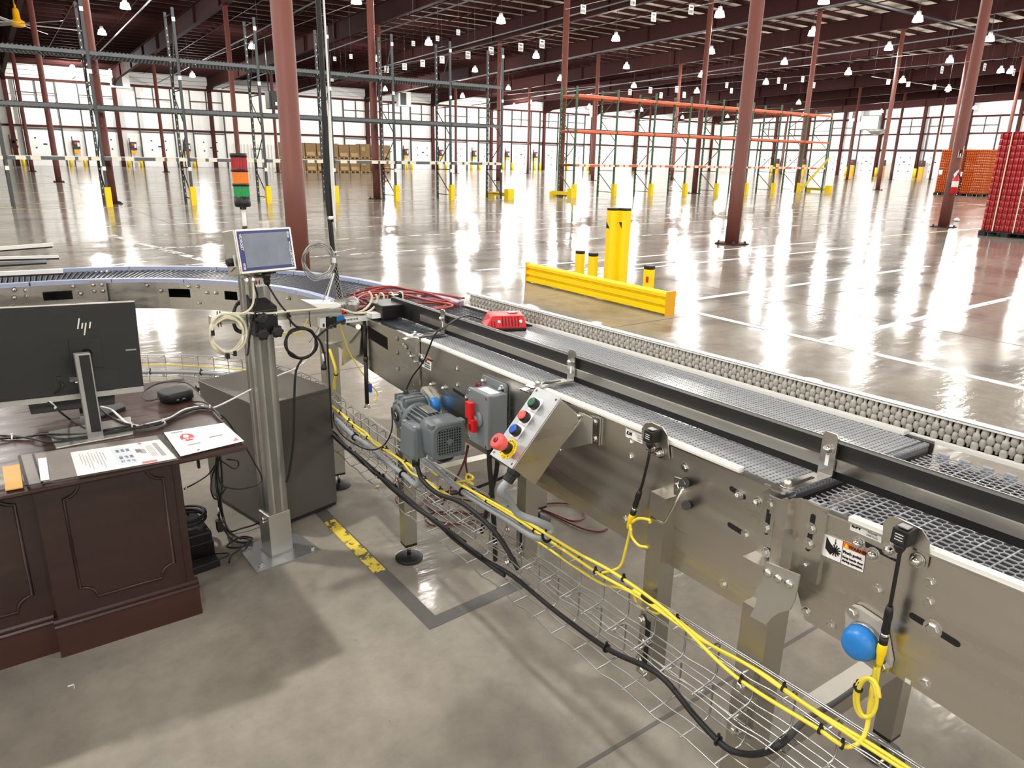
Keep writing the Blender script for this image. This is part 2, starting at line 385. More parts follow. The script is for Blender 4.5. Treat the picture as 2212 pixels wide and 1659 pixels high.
# ---- walls
wf = struct('wall_far', MB().bx(XL, XW+.2, YW, YW+.2, 0, 11.6), M['wall'])
wr = struct('wall_right', MB().bx(XW, XW+.2, YN, YW, 0, 13.4), M['wall'])
struct('wall_left', MB().bx(XL-.2, XL, YN, YW, 0, 13.4), M['wall'])
struct('wall_near', MB().bx(XL, XW, YN-.2, YN, 0, 13.0), M['wall'])
struct('wall_band', MB().bx(XL, XW, YW-.06, YW, 8.4, 10.0), M['wallband'], wf)
struct('wall_band', MB().bx(XW-.06, XW, YN, YW, 8.7, 10.0), M['wallband'], wr)
for z in (8.75, 9.2, 9.65): struct('panel_seam', MB().bx(XL, XW, YW-.09, YW-.06, z, z+.03), M['dark'], wf)
for z, h in ((3.85, .2), (6.1, .16), (8.25, .24), (10.1, .3)):
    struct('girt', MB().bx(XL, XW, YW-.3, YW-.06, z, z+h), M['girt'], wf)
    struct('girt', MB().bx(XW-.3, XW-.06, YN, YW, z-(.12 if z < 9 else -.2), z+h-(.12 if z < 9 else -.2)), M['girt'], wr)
XCOL = [3.555+9.637*i for i in range(-3, 12)]
for x in XCOL:
    if x < XW: struct('wall_column', MB().bx(x-.2, x+.2, YW-.6, YW-.3, 0, zg(YW)+.2), M['girt'], wf)
for y in [91.8-6.1*k for k in range(1, 16)]:
    struct('wall_column', MB().bx(XW-.6, XW-.3, y-.2, y+.2, 0, zg(y)+.2), M['girt'], wr)
DX = [4.45, 9.9, 15.3, 20.8, 39.0, 43.6, 48.5, 53.9, 59.4, 65.2, 70.4, 75.8]
DW = 3.4
n_door = 0
def dock_door(face, a0, root_at, wall):
    """one sectional dock door with its tracks; face 'f' on the far wall, 'r' on the right wall"""
    global n_door
    n_door += 1
    def B(a, b, d0, d1, z0, z1):
        if face == 'f': return MB().bx(a, b, YW-d1, YW-d0, z0, z1)
        return MB().bx(XW-d1, XW-d0, a, b, z0, z1)
    d = struct('door_%d' % n_door, B(a0, a0+DW, .12, .17, 0, 3.62), M['door'])
    for k in range(6):
        struct('door_panel', B(a0+.02, a0+DW-.02, .17, .2, .02+k*.6, .58+k*.6), M['door'], d)
    for c in range(2):
        for k in range(3):
            a = a0+.9+c*1.45; struct('door_bolt', B(a, a+.14, .2, .23, .8+k*.95, .94+k*.95), M['dark'], d)
    struct('door_label', B(a0+1.6, a0+1.95, .2, .21, 2.1, 2.25), M['dark'], d)
    struct('door_frame', B(a0-.06, a0+DW+.06, .17, .3, 3.62, 3.72), M['dark'], d)
    for s in (a0-.1, a0+DW): struct('door_track', B(s, s+.1, .12, .36, 0, 8.25), M['dark'], d)
    struct('spring_shaft', B(a0-.1, a0+DW+.1, .4, .48, 7.05, 7.14), M['dark'], d)
    struct('mullion', B(a0+DW/2-.05, a0+DW/2+.05, .1, .2, 6.1, 8.3), M['dark'], d)
    return d
def yellow_post(x, y, h, r, label, group, name='dock_bollard'):
    return solo(name, MB().lathe((x, y, 0), UZ, [(0, r), (h-.03, r), (h, r*.7)], 12), M['yellow'], label, 'bollard', group)
nb = 0
for kd, x in enumerate(DX):
    dock_door('f', x, None, wf)
    for s in (x-.45, x+DW+.3):
        yellow_post(s, YW-1.1, 1.05, .16, 'yellow bollard %s of the %s far wall dock door from left' % ('left' if s < x else 'right', ORD[kd]), 'bollards beside the far dock doors')
    t = thing('dock_control_box', 'dark control box beside the %s far wall dock door from left' % ORD[kd], 'control box', (x-.9, YW-.5, 0), 'control boxes between the dock doors')
    part('box', MB().bx(x-1.25, x-.6, YW-.55, YW-.3, 1.75, 2.6), M['dark'], t)
    part('signal_light', MB().bx(x-1.1, x-.85, YW-.6, YW-.55, 2.2, 2.45), M['red'], t)
    part('sign', MB().bx(x-.85, x-.65, YW-.58, YW-.55, 2.0, 2.4), M['white'], t)
    part('post', MB().bx(x-1.2, x-.7, YW-.5, YW-.3, 1.35, 1.7), M['amber'], t)
    part('conduit', MB().bx(x-1.3, x-1.22, YW-.45, YW-.3, 0, 3.0), M['dark'], t)
for kd, y in enumerate((79.6, 74.5, 66.0, 61.2, 55.4, 51.0, 45.5)):
    dock_door('r', y, None, wr)
    yellow_post(XW-1.1, y-.5, 1.3, .2, 'yellow bollard by the %s right wall dock door from the left' % ORD[kd], 'bollards beside the right dock doors')
    t = thing('dock_control_cabinet', 'yellow cabinet with dark box by the %s right wall dock door from the left' % ORD[kd], 'control box', (XW-.8, y-1.1, 0), 'yellow control cabinets on the right wall')
    part('cabinet', MB().bx(XW-1.0, XW-.6, y-1.5, y-.9, 0, 1.5), M['amber'], t)
    part('box', MB().bx(XW-.95, XW-.6, y-1.55, y-.8, 1.55, 2.4), M['dark'], t)
    part('signal_light', MB().bx(XW-1.0, XW-.95, y-1.3, y-1.05, 2.0, 2.25), M['red'], t)
# corrugated liner between far doors and behind the orange rack
for x0, x1 in ((25.2, 38), (80.5, 108)):
    mb = MB()
    for k in range(int((x1-x0)/.4)): mb.bx(x0+k*.4, x0+k*.4+.16, YW-.14, YW-.06, 0, 2.7)
    part('wall_liner_rib', mb, M['wall'], wf, kind='stuff')
# a personnel door in the far wall
n_door += 1
pd = struct('door_%d' % n_door, MB().bx(27.3, 28.3, YW-.2, YW-.1, 0, 2.1), M['white'])
struct('door_frame', MB().bx(27.2, 28.4, YW-.24, YW-.2, 2.1, 2.2), M['dark'], pd)
struct('door_frame', MB().bx(28.3, 28.4, YW-.24, YW-.1, 0, 2.1), M['dark'], pd)
struct('door_handle', MB().bx(27.4, 27.5, YW-.3, YW-.2, .95, 1.1), M['dark'], pd)
# ---- roof: insulation deck, purlins, girders
ce = struct('ceiling', MB(), M['insul'])
YR = -6.0
deck = MB()
for y0, y1 in ((YN, YR), (YR, YW)):
    z0, z1 = zg(y0)+GD+.27, zg(y1)+GD+.27
    deck.hexa([Vector(p) for p in ((XL, y0, z0), (XW, y0, z0), (XW, y1, z1), (XL, y1, z1), (XL, y0, z0+.1), (XW, y0, z0+.1), (XW, y1, z1+.1), (XL, y1, z1+.1))])
struct('roof_deck', deck, M['insul'], ce)
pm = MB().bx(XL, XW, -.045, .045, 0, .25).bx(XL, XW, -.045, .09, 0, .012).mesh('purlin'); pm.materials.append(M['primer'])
y = YN+.8
while y < YW-.3:
    o = place('purlin', pm, (0, y, zg(y)+GD+.01), ce); o['kind'] = 'structure'; y += 1.52
# sag rods between the purlins
for x in [3.555-4.8+9.637*i+d for i in range(0, 11) for d in (-1.6, 1.6)]:
    mb = MB().hexa([Vector(p) for p in ((x-.03, YR, zg(YR)+GD+.02), (x+.03, YR, zg(YR)+GD+.02), (x+.03, YW, zg(YW)+GD+.02), (x-.03, YW, zg(YW)+GD+.02), (x-.03, YR, zg(YR)+GD+.08), (x+.03, YR, zg(YR)+GD+.08), (x+.03, YW, zg(YW)+GD+.08), (x-.03, YW, zg(YW)+GD+.08))])
    struct('purlin_brace', mb, M['primer'], ce)
for x in XCOL:
    mb = MB()
    for y0, y1 in ((YN, YR), (YR, YW)):
        a, b = zg(y0), zg(y1)
        for wd, h0, h1 in ((.16, 0, .022), (.008, .022, GD-.022), (.16, GD-.022, GD)):
            mb.hexa([Vector(p) for p in ((x-wd, y0, a+h0), (x+wd, y0, a+h0), (x+wd, y1, b+h0), (x-wd, y1, b+h0), (x-wd, y0, a+h1), (x+wd, y0, a+h1), (x+wd, y1, b+h1), (x-wd, y1, b+h1))])
    yy = YN+2
    while yy < YW-1:
        z = zg(yy); mb.bx(x-.13, x+.13, yy-.02, yy+.02, z+.02, z+GD-.02); yy += 6.2
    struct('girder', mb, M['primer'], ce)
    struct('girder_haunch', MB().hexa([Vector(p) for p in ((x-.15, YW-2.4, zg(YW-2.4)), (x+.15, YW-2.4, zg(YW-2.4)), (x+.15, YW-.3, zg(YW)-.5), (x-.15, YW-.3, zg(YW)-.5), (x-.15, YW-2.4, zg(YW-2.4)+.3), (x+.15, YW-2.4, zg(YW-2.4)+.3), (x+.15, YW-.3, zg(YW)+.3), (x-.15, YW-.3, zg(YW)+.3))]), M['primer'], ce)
# sprinkler mains hung under the roof
for x in (9.4, 17.0, 23.9, 31.0, 41.4, 57.0):
    z = 9.6
    struct('sprinkler_pipe', MB().cyl((x, 6, zg(6)-.05), (x, YW-2, zg(YW-2)-.1), .05, 8), M['rack_grey'], ce)
for y, z in ((14.6, 10.6), (24.6, 10.2)):
    struct('sprinkler_pipe', MB().cyl((26, y, z), (XW-2, y, z), .09, 8), M['dark'], ce)
# ---- columns
YROW = [10.2, 28.0, 47.4, 69.5]
rown = ['nearest row', 'second row from the camera', 'third row from the camera', 'row nearest the far wall']
def column(x, y, label, group='columns holding up the roof'):
    t = thing('steel_column', label, 'column', (x, y, 0), group)
    r = .14; zt = zg(y)
    part('shaft', MB().lathe((x, y, .02), UZ, [(0, r*1.06), (1.49, r*1.06), (1.5, r), (zt-.06, r)], 20), M['column'], t)
    part('base_plate', MB().bx(x-.26, x+.26, y-.26, y+.26, 0, .025), M['girt'], t)
    for a in (-1, 1):
        for b in (-1, 1): part('anchor_bolt', MB().hexbolt((x+a*.2, y+b*.2, .025), UZ, .03, .05), M['dark'], t)
    part('cap_plate', MB().bx(x-.2, x+.2, y-.2, y+.2, zt-.06, zt), M['girt'], t)
    return t
for j, y in enumerate(YROW):
    vis = []
    for x in XCOL:
        if x > XW-3: continue
        u, v, z = proj((x, y, 0)); u2, v2, z2 = proj((x, y, 3))
        if z > 1 and -30 < u2 < 2250: vis.append(x)
        elif x < 0 or z < 1: continue
    for k, x in enumerate(vis):
        if j == 0:
            lab = ['thick red-brown column rising behind the touch screen and curved conveyor', 'red-brown column with a collar standing beyond the yellow guard rail', 'red-brown column with fire extinguisher beside the red can pallet'][k] if k < 3 else 'red-brown column at the right edge of the nearest row'
        else:
            lab = 'red-brown round column, %s from the left in the %s' % (ORD[k], rown[j])
        column(x, y, lab)
# ---- lamps
lamp_n = {}
bowl = MB().lathe((0, 0, 0), UZ, [(0, .05), (.0, .27), (.02, .28), (.3, .2), (.32, .1)], 16).mesh('bowl'); bowl.materials.append(M['lamp_glow'])
hous = MB().lathe((0, 0, .32), UZ, [(0, .12), (.02, .13), (.2, .11), (.22, .04)], 12).mesh('housing'); hous.materials.append(M['lamp_white'])
def lamp(x, y, z, label, power=1.0):
    t = thing('high_bay_lamp', label, 'lamp', (x, y, z), 'high bay lamps under the roof')
    place('bowl', bowl, (x, y, z), t); place('housing', hous, (x, y, z), t)
    part('cord', MB().cyl((x, y, z+.54), (x, y, zg(y)+GD+.26), .012, 5), M['dark'], t)
    ld = bpy.data.lights.new('lamp_light', 'POINT'); ld.energy = LAMP_W*power; ld.color = (1, .965, .91); ld.shadow_soft_size = .22
    lo = bpy.data.objects.new('lamp_light', ld); put(lo, t); lo.location = (0, 0, -.28)
ZL = 9.2
LP = [(271, 11), (221, 67), (157, 141), (416, 158), (545, 97), (770, 0), (1082, 42), (926, 89), (1026, 147), (1158, 117), (1330, 80), (1369, 181), (1353, 140), (1210, 166), (1554, 29), (1536, 108), (1515, 158), (1505, 193), (1982, 39), (1919, 100), (1832, 153), (1755, 69), (1694, 131), (1654, 174), (1725, 217), (1949, 170), (2051, 127), (2137, 81), (2048, 187), (2161, 149), (815, 124), (832, 188), (999, 203), (1098, 186), (1145, 215), (1273, 225), (1385, 232), (1571, 246), (1779, 0), (2183, 150)]
LQ = []
for u, v in LP:
    z = ZL if v < 150 else (8.6 if v < 190 else 8.0)
    P = Pz(u, v+8, z)
    while P.y > YW-3 and z > 5: z -= .3; P = Pz(u, v+8, z)
    if P.x > XW-3: continue
    if any((P-q).length < 1.5 for q in LQ): continue
    LQ.append(P)
for x in (-19.5, -10.5, -1.6, 7.2, 16.2, 25.4, 35.0, 44.5, 54.0, 63.5):
    for y in (-18, -10.5, -2.8, 5.4, 13.7, 22.0, 31.0):
        u, v, z = proj((x, y, ZL))
        if z > .2 and -60 < u < 2280 and v > -25: continue
        LQ.append(Vector((x, y, ZL)))
for q in [(103, y, 8.6) for y in (33, 45, 57, 69, 81)]+[(x, 84, 8.2) for x in (60, 71, 82, 93)]:  # lamps added along the right and far walls to brighten those walls
    if not any((Vector(q)-w_).length < 4 for w_ in LQ): LQ.append(Vector(q))
rows = {}
for P in LQ: rows.setdefault(round(P.y/4.5), []).append(P)
for P in LQ:
    u, v, z = proj(P)
    seen = lambda a: a[2] > .2 and 0 < a[0] < 2212 and -4 < a[1] < 600
    if seen(proj(P)):
        vis = sorted([q for q in LQ if seen(proj(q))], key=lambda q: q.y)
        rws = []
        for q in vis:
            if rws and q.y-rws[-1][-1].y < 2.2: rws[-1].append(q)
            else: rws.append([q])
        for i, rw in enumerate(rws):
            if P in rw: k = sorted(rw, key=lambda q: proj(q)[0]).index(P); lab = 'glowing lamp, %s from left in the %s row away from the camera' % (ORD[k], ORD[i])
    else: lab = 'glowing white high bay lamp outside the picture'
    pw = 3.4 if P.y > 70 or P.x > 96 else .95
    if P.y < 16: pw = 2.3 if (P-Vector((-1.6, 5.4, ZL))).length < 1 else .7
    lamp(P.x, P.y, P.z, lab, pw)
# ---- hanging aisle placards on wires
def wire(name, a, b, label):
    a = Vector(a); b = Vector(b); t = thing(name, label, 'wire', (a+b)/2)
    part('wire', MB().cyl(a, b, .013, 5), M['dull_alu'], t)
    for f in (.02, .5, .98):
        p = a.lerp(b, f); part('drop_rod', MB().cyl(p, (p.x, p.y, zg(p.y)+GD+.2), .006, 4), M['dark'], t)
wire('placard_wire', (24.3, 18, 7.58), (24.3, 58, 7.58), 'thin wire carrying white placards above the grey rack')
wire('placard_wire', (20.8, 14, 7.58), (20.8, 25.6, 7.58), 'thin wire carrying two white placards at the top of the picture')
wire('placard_wire', (52, 29.9, 7.58), (67, 29.9, 7.58), 'thin wire carrying white placards between the right columns')
wire('placard_wire', (13.6, 26, 7.58), (13.6, 60, 7.58), 'thin wire carrying small placards behind the red-brown column')
wire('placard_wire', (43.5, 20, 7.58), (43.5, 62, 7.58), 'upper thin placard wire above the orange rack')
wire('placard_wire', (48.5, 20, 7.58), (48.5, 60, 7.58), 'lower thin placard wire above the orange rack')
PLW = {24.3: 'long wire above the grey rack', 20.8: 'wire at the top edge', 13.6: 'wire behind the thick red-brown column', 43.5: 'upper wire above the orange rack', 48.5: 'lower wire above the orange rack'}
PLN = {}
PLL = [(835, 150, 24.3, .5, 'y'), (874, 144, 24.3, .5, 'y'), (913, 137, 24.3, .5, 'y'), (955, 129, 24.3, .5, 'y'), (1011, 119, 24.3, .5, 'y'), (1061, 110, 24.3, .5, 'y'), (1125, 102, 24.3, .5, 'y'), (1171, 95, 24.3, .5, 'y'), (1412, 37, 24.3, .42, 'y'), (1493, 21, 24.3, .42, 'y'),
        (1260, 20, 20.8, .4, 'y'), (1368, 2, 20.8, .4, 'y'), (723, 127, 13.6, .3, 'y'), (758, 122, 13.6, .3, 'y'), (717, 171, 13.6, .4, 'y'), (748, 167, 13.6, .4, 'y'), (893, 94, 13.6, .3, 'y'), (945, 83, 13.6, .3, 'y'), (990, 70, 13.6, .3, 'y'),
        (1919, 177, None, .42, 'x'), (1962, 182, None, .42, 'x'), (2018, 188, None, .42, 'x'), (2048, 194, None, .42, 'x'),
        (1361, 199, 43.5, .6, 'y'), (1405, 195, 43.5, .6, 'y'), (1462, 193, 43.5, .6, 'y'), (1570, 184, 43.5, .5, 'y'), (1682, 174, 43.5, .5, 'y'), (1734, 171, 43.5, .5, 'y'),
        (1428, 206, 48.5, .6, 'y'), (1478, 205, 48.5, .6, 'y'), (1580, 196, 48.5, .5, 'y'), (1696, 188, 48.5, .5, 'y'), (1758, 184, 48.5, .5, 'y'), (2035, 151, None, .5, 'y'), (2127, 145, None, .5, 'y'), (2190, 156, None, .5, 'y')]
for u, v, xf, sz, ori in PLL:
    sz *= .8; P = Pz(u, v, 7.3)
    if ori == 'y': ax = (Vector((1, 0, 0)), Vector((0, 1, 0)), UZ); face = Vector((0, -1, 0)); rt = Vector((1, 0, 0))
    else: ax = (Vector((0, 1, 0)), Vector((1, 0, 0)), UZ); face = Vector((-1, 0, 0)); rt = Vector((0, -1, 0))
    wn = 'wire between the right columns' if ori == 'x' else PLW.get(xf, 'wire near the right edge')
    same = sorted(q[0] for q in PLL if q[2] == xf and q[4] == ori)
    t = thing('aisle_placard', 'white bar code placard, %s from left on the %s' % (ORD[same.index(u)], wn), 'sign', (P.x, P.y, P.z-sz*.55), 'white placards hanging on wires')
    part('board', MB().box(P, (sz*.8, .012, sz), ax), M['white'], t)
    mb = MB()
    for k, wk in enumerate((.06, .03, .08, .04, .06)): mb.box(P+face*.008+rt*(sz*(-.28+.13*k))-UZ*sz*.2, (sz*wk, .004, sz*.34), ax)
    part('bar_code', mb, M['ink'], t)
    part('heading', MB().box(P+face*.008+UZ*sz*.25, (sz*.5, .004, sz*.12), ax), M['dark'], t)
    part('hanger', MB().cyl(P+UZ*sz*.5, (P.x, P.y, zg(P.y)+GD+.2), .006, 4), M['dark'], t)
# ---- ceiling fan, unit heaters, duct
P = Pz(38, 52, 8.6)
t = thing('ceiling_fan', 'large ceiling fan with yellow hub at the top left corner', 'fan', (P.x, P.y, P.z))
part('hub', MB().lathe(P-UZ*.15, UZ, [(0, .25), (.1, .38), (.3, .38), (.4, .2), (.9, .16), (1.0, .1)], 14), M['amber'], t)
for k in range(6):
    a = math.pi*2*k/6+.05; d = Vector((math.cos(a), math.sin(a), 0)); q = Vector((-d.y, d.x, 0))
    part('blade', MB().hexa([P+d*.35-q*.1-UZ*.03, P+d*.35+q*.1+UZ*.03, P+d*3.6+q*.1+UZ*.03, P+d*3.6-q*.1-UZ*.03, P+d*.35-q*.1, P+d*.35+q*.1+UZ*.06, P+d*3.6+q*.1+UZ*.06, P+d*3.6-q*.1]), M['lamp_white'], t)
part('down_rod', MB().cyl(P+UZ*.8, (P.x, P.y, zg(P.y)+GD+.2), .05, 8), M['amber'], t)
for u, v, lab in ((258, 170, 'white wall unit with black louvre below the girder, left of the grey rack'), (873, 214, 'white wall unit with black louvre right of the tall red column'), (1288, 240, 'white wall unit with black louvre behind the green rack end')):
    P = Py(u, v, YW-.8)
    t = thing('wall_heater', lab, 'heater', (P.x, P.y, P.z-.9))
    part('casing', MB().bx(P.x-.9, P.x+.9, P.y-.2, P.y+.7, P.z-.9, P.z+.9), M['white'], t)
    part('louvre', MB().bx(P.x-.65, P.x+.2, P.y-.25, P.y-.2, P.z-.75, P.z+.75), M['black'], t)
P = Py(598, 217, 60)
t = thing('hanging_heater', 'black box heater hanging on rods behind the thick red-brown column', 'heater', (P.x, P.y, P.z-.6))
part('casing', MB().bx(P.x-.75, P.x+.75, P.y-.5, P.y+.5, P.z-.65, P.z+.65), M['dark'], t, bevel=.03)
part('grille', MB().bx(P.x-.6, P.x+.6, P.y-.54, P.y-.5, P.z-.5, P.z+.5), M['black'], t)
for s in (-.6, .6): part('rod', MB().cyl((P.x+s, P.y, P.z+.65), (P.x+s, P.y, zg(P.y)+GD+.27), .04, 6), M['dark'], t)
for s in (-.2, .25): part('painted_highlight', MB().bx(P.x+s-.12, P.x+s+.12, P.y-.56, P.y-.54, P.z-.4, P.z-.15), M['alu'], t)  # bright plates put the grille's highlights into the shape
P = Px(1847, 249, XW-1.3)
t = thing('wall_air_unit', 'white framed air unit high on the right wall near a silver duct', 'air unit', (P.x, P.y, P.z-.8))
part('casing', MB().bx(P.x, P.x+.9, P.y-.85, P.y+.85, P.z-.85, P.z+.85), M['white'], t)
part('louvre', MB().bx(P.x-.05, P.x, P.y-.4, P.y+.4, P.z-.45, P.z+.5), M['dark'], t)
P = Px(1878, 262, XW-1.6)
t = thing('air_duct', 'silver air duct with a round diffuser on the right wall', 'duct', (P.x, P.y, P.z-2))
part('duct', MB().bx(P.x, XW-.3, P.y-1.4, P.y+1.4, P.z-1.2, P.z+.8), M['dull_alu'], t, bevel=.1)
P2 = Px(1894, 284, XW-2.0)
part('diffuser', MB().lathe(P2+UZ*.3, -UZ, [(0, 1.2), (.3, 1.15), (.7, .7), (.85, .2)], 20), M['dull_alu'], t)
# ---- pallet racks
def ssplit(mb, *a): return mb
def rack(x0, nb_, y0, hpost, mats, label, name, beams, deckl, first=0, guards='post', low_front=True):
    t = thing(name, label, 'rack', (x0, y0, 0))
    bay, dp = 2.515, 1.1
    mu, mbm, mbr = mats
    for k in range(nb_+1):
        x = x0+bay*k
        for y in (y0, y0+dp):
            part('upright', MB().bx(x-.04, x+.04, y-.035, y+.035, 0, hpost), mu, t)
        for z0, z1, f in [(.2, 1.1, 0), (1.3, 2.3, 1), (2.5, 3.5, 0), (3.7, hpost-.3, 1)]:
            a, b = (y0+dp, y0) if f == 0 else (y0, y0+dp)
            part('brace', MB().cyl((x, b, z0), (x, a, z1), .02, 6), mbr, t)
        for z in (.2, 1.2, 3.6, hpost-.15): part('brace', MB().cyl((x, y0, z), (x, y0+dp, z), .018, 6), mbr, t)
        mbh = MB()
        for z in [.3+.2*i for i in range(int((hpost-.5)/.2))]: mbh.bx(x-.012, x+.012, y0+dp-.04, y0+dp-.036, z, z+.05)
        part('slot_row', mbh, M['tagwhite'], t, kind='stuff')
        if guards == 'post' and 0 < k+first and k < nb_ or (first < 0 and k == 0):
            part('post_guard', MB().bx(x-.085, x+.085, y0-.17, y0-.05, 0, .6).bx(x-.085, x-.07, y0-.05, y0+.04, 0, .6).bx(x+.07, x+.085, y0-.05, y0+.04, 0, .6), M['yellow'], t)
    for z in beams:
        for k in range(nb_):
            for y in (y0-.05, y0+dp+.05):
                xa, xb = x0+bay*k+.045, x0+bay*(k+1)-.045
                o = part('beam', MB().bx(xa, xb, y-.015, y+.03, z-.1, z).bx(xa, xb, y-.022, y-.015, z-.1, z-.05), mbm, t)
            if z in deckl:
                mb = MB(); xx = x0+bay*k+.08
                while xx < x0+bay*(k+1)-.1: mb.bx(xx, xx+.05, y0-.04, y0+dp+.04, z+.002, z+.03); xx += .11
                part('deck', mb, mu, t, kind='stuff')
            else:
                part('deck_strip', MB().bx(x0+bay*k+.1, x0+bay*(k+1)-.1, y0-.04, y0+dp, z+.002, z+.012), M['white'], t)
        if z < 2:
            for k in range(nb_):
                for d in (.25, .62, 1.5, 1.85, 2.2):
                    x = x0+bay*k+d
                    part('tag', MB().bx(x, x+.26, y0-.08, y0-.072, z-.1, z+.0), M['tagwhite'], t)
    for k in range(nb_+1):
        x = x0+bay*k
        for z in (1.1, 3.9, 5.6):
            if z < hpost and mu is M['rack_dark']: part('level_sign', MB().bx(x-.05, x+.05, y0-.045, y0-.037, z, z+.12), M['white'], t)
    return t
GX0 = .742-2.515
gr = rack(GX0, 8, 26.55, 6.0, (M['rack_dark'], M['rack_grey'], M['dark']), 'long grey pallet rack with empty beams standing left of the aisle', 'pallet_rack', (1.5, 3.0, 4.52), (3.0, 4.52), first=-1)
orr = rack(22.42, 8, 26.55, 4.82, (M['rack_green'], M['rack_orange'], M['rack_green']), 'green pallet rack with empty orange beams standing right of the aisle', 'pallet_rack', (1.48, 2.97, 4.48), (), first=1)
def end_guard(x, y0, side, label):
    t = thing('rack_end_guard', label, 'guard rail', (x, y0, 0), 'yellow rack end guards on the floor')
    part('rail', MB().bx(x-.06, x+.06, y0-.25, y0+1.15, .1, .26), M['yellow'], t)
    part('foot', MB().bx(x-.16, x+.16, y0-.42, y0-.12, 0, .42), M['yellow'], t)
    part('foot', MB().bx(x-.1, x+.1, y0+1.0, y0+1.25, 0, .22), M['yellow'], t)
end_guard(GX0+8*2.515+.25, 26.55, 1, 'low yellow end guard at the right end of the grey rack')
end_guard(22.42-.3, 26.55, 1, 'low yellow end guard at the left end of the green and orange rack')
end_guard(22.42+8*2.515+.3, 26.55, 1, 'low yellow end guard at the right end of the green and orange rack')
# barrier tape tied to the orange rack
solo('barrier_tape', MB().hexa([Vector((39.6, 26.1, .0)), Vector((39.62, 26.2, .0)), Vector((42.3, 26.25, 2.0)), Vector((42.28, 26.15, 2.0)), Vector((39.6, 26.1, .2)), Vector((39.62, 26.2, .2)), Vector((42.3, 26.25, 2.1)), Vector((42.28, 26.15, 2.1))]), M['line_yellow'], 'yellow barrier tape slanting down across the orange rack', 'tape')
# ---- cardboard on pallets by the far wall
kk = 0
random.seed(3)
CB = {}
for lv in range(2):
    for k in range(10):
        x = 23.8+1.13*k; yb = 70.9; hh = 1.17+.08*random.random(); CB[(lv, k)] = .14+hh+.001; z = 0 if lv == 0 else CB[(0, k)]
        t = thing('cardboard_bin', 'large brown cardboard bin, %s from left in the %s tier' % (ORD[k], 'lower' if lv == 0 else 'upper'), 'box', (x+.55, yb+.5, z), 'brown cardboard bins stacked far back')
        part('carton', MB().bx(x+.03, x+1.08, yb, yb+1.05, z+.14, z+.14+hh), M['card'], t)
        part('flap', MB().hexa([Vector(p) for p in ((x+.1, yb-.02, z+.16), (x+.9, yb-.02, z+.16), (x+.9, yb-.16, z+.2), (x+.1, yb-.16, z+.2), (x+.1, yb-.01, z+.55), (x+.9, yb-.01, z+.55), (x+.9, yb-.03, z+.56), (x+.1, yb-.03, z+.56))]) if k % 3 != 1 else MB().bx(x+.2, x+.55, yb-.03, yb-.005, z+.7, z+1.1), M['card_light'], t)
        p = thing('wooden_pallet', 'wooden pallet under the %s %s tier cardboard bin from the left' % (ORD[k], 'lower' if lv == 0 else 'upper'), 'pallet', (x+.55, yb+.5, z), 'pallets under the cardboard bins')
        part('deck', MB().bx(x+.02, x+1.09, yb-.02, yb+1.07, z+.1, z+.138), M['card_light'], p)
        for d in (.02, .47, .94): part('block', MB().bx(x+d, x+d+.14, yb, yb+1.05, z, z+.1), M['card_light'], p)
# ---- can pallets
R, HCAN = .0325, .1475
cm = MB().lathe((0, 0, 0), UZ, [(0, .026), (.012, R), (HCAN-.02, R), (HCAN-.004, .027)], 10).mesh('can'); cm.materials.append(M['can_red'])
rm = MB().lathe((0, 0, HCAN-.004), UZ, [(0, .0272), (.004, .0265)], 10).mesh('rim'); rm.materials.append(M['can_rim'])
X0, Y0 = 21.10, 8.50; NT = 16
nred = 0; stuff_pts = []
for tr in range(NT):
    z = .135+tr*.15
    for j in range(19):                     # along -y
        d = 0 if j % 2 == 0 else .033
        y = Y0-.035-j*.0572
        for i in range(4):
            x = X0+.035+d+i*.066
            if i == 0 and j < 18 and nred < 300: 
                o = put(bpy.data.objects.new('drink_can', cm), None); o.location = (x, y, z); WL[o.name] = o.location.copy()
                o['label'] = 'red printed drink can on the strapped red pallet, seen end on'; o['label'] = 'red printed drink can in the tall strapped pallet'; o['category'] = 'can'; o['group'] = 'red cans stacked on the right pallet'; nred += 1
            elif i < 2 or j == 0 or tr == NT-1: stuff_pts.append((x, y, z))
def canbulk(name, pts, m, label, group, n=8):
    V = []; F = []
    pr = [(0, .026), (.012, R), (HCAN-.02, R), (HCAN-.004, .027)]
    for x, y, z in pts:
        b = len(V)
        for h, r in pr:
            for q in range(n): V.append((x+r*math.cos(2*math.pi*q/n), y+r*math.sin(2*math.pi*q/n), z+h))
        for k in range(3):
            for q in range(n):
                q2 = (q+1) % n; F.append((b+k*n+q, b+k*n+q2, b+(k+1)*n+q2, b+(k+1)*n+q))
        F.append(tuple(b+3*n+q for q in range(n)))
    me = bpy.data.meshes.new(name); me.from_pydata(V, [], F); me.polygons.foreach_set('use_smooth', [len(f) == 4 for f in F]); me.materials.append(m); me.update()
    o = put(bpy.data.objects.new(name, me), None); o['label'] = label; o['category'] = 'cans'; o['kind'] = 'stuff'; o['group'] = group
    return o
canbulk('drink_cans', stuff_pts, M['can_red'], 'red drink cans filling the inside of the tall right pallet', 'red cans stacked on the right pallet')
def base_pallet(x0, x1, y0, y1, label, z=0.0):
    t = thing('plastic_pallet', label, 'pallet', ((x0+x1)/2, (y0+y1)/2, z))
    part('deck', MB().bx(x0, x1, y0, y1, z+.1, z+.13), M['pallet'], t)
    for a in (0, .5, 1):
        for b in (0, .5, 1):
            xa = x0+(x1-x0-.16)*a; ya = y0+(y1-y0-.16)*b
            part('foot', MB().bx(xa, xa+.16, ya, ya+.16, z, z+.1), M['pallet'], t)
    return t
base_pallet(X0-.02, X0+1.3, Y0-1.2, Y0+.03, 'black plastic pallet under the tall red can stack')
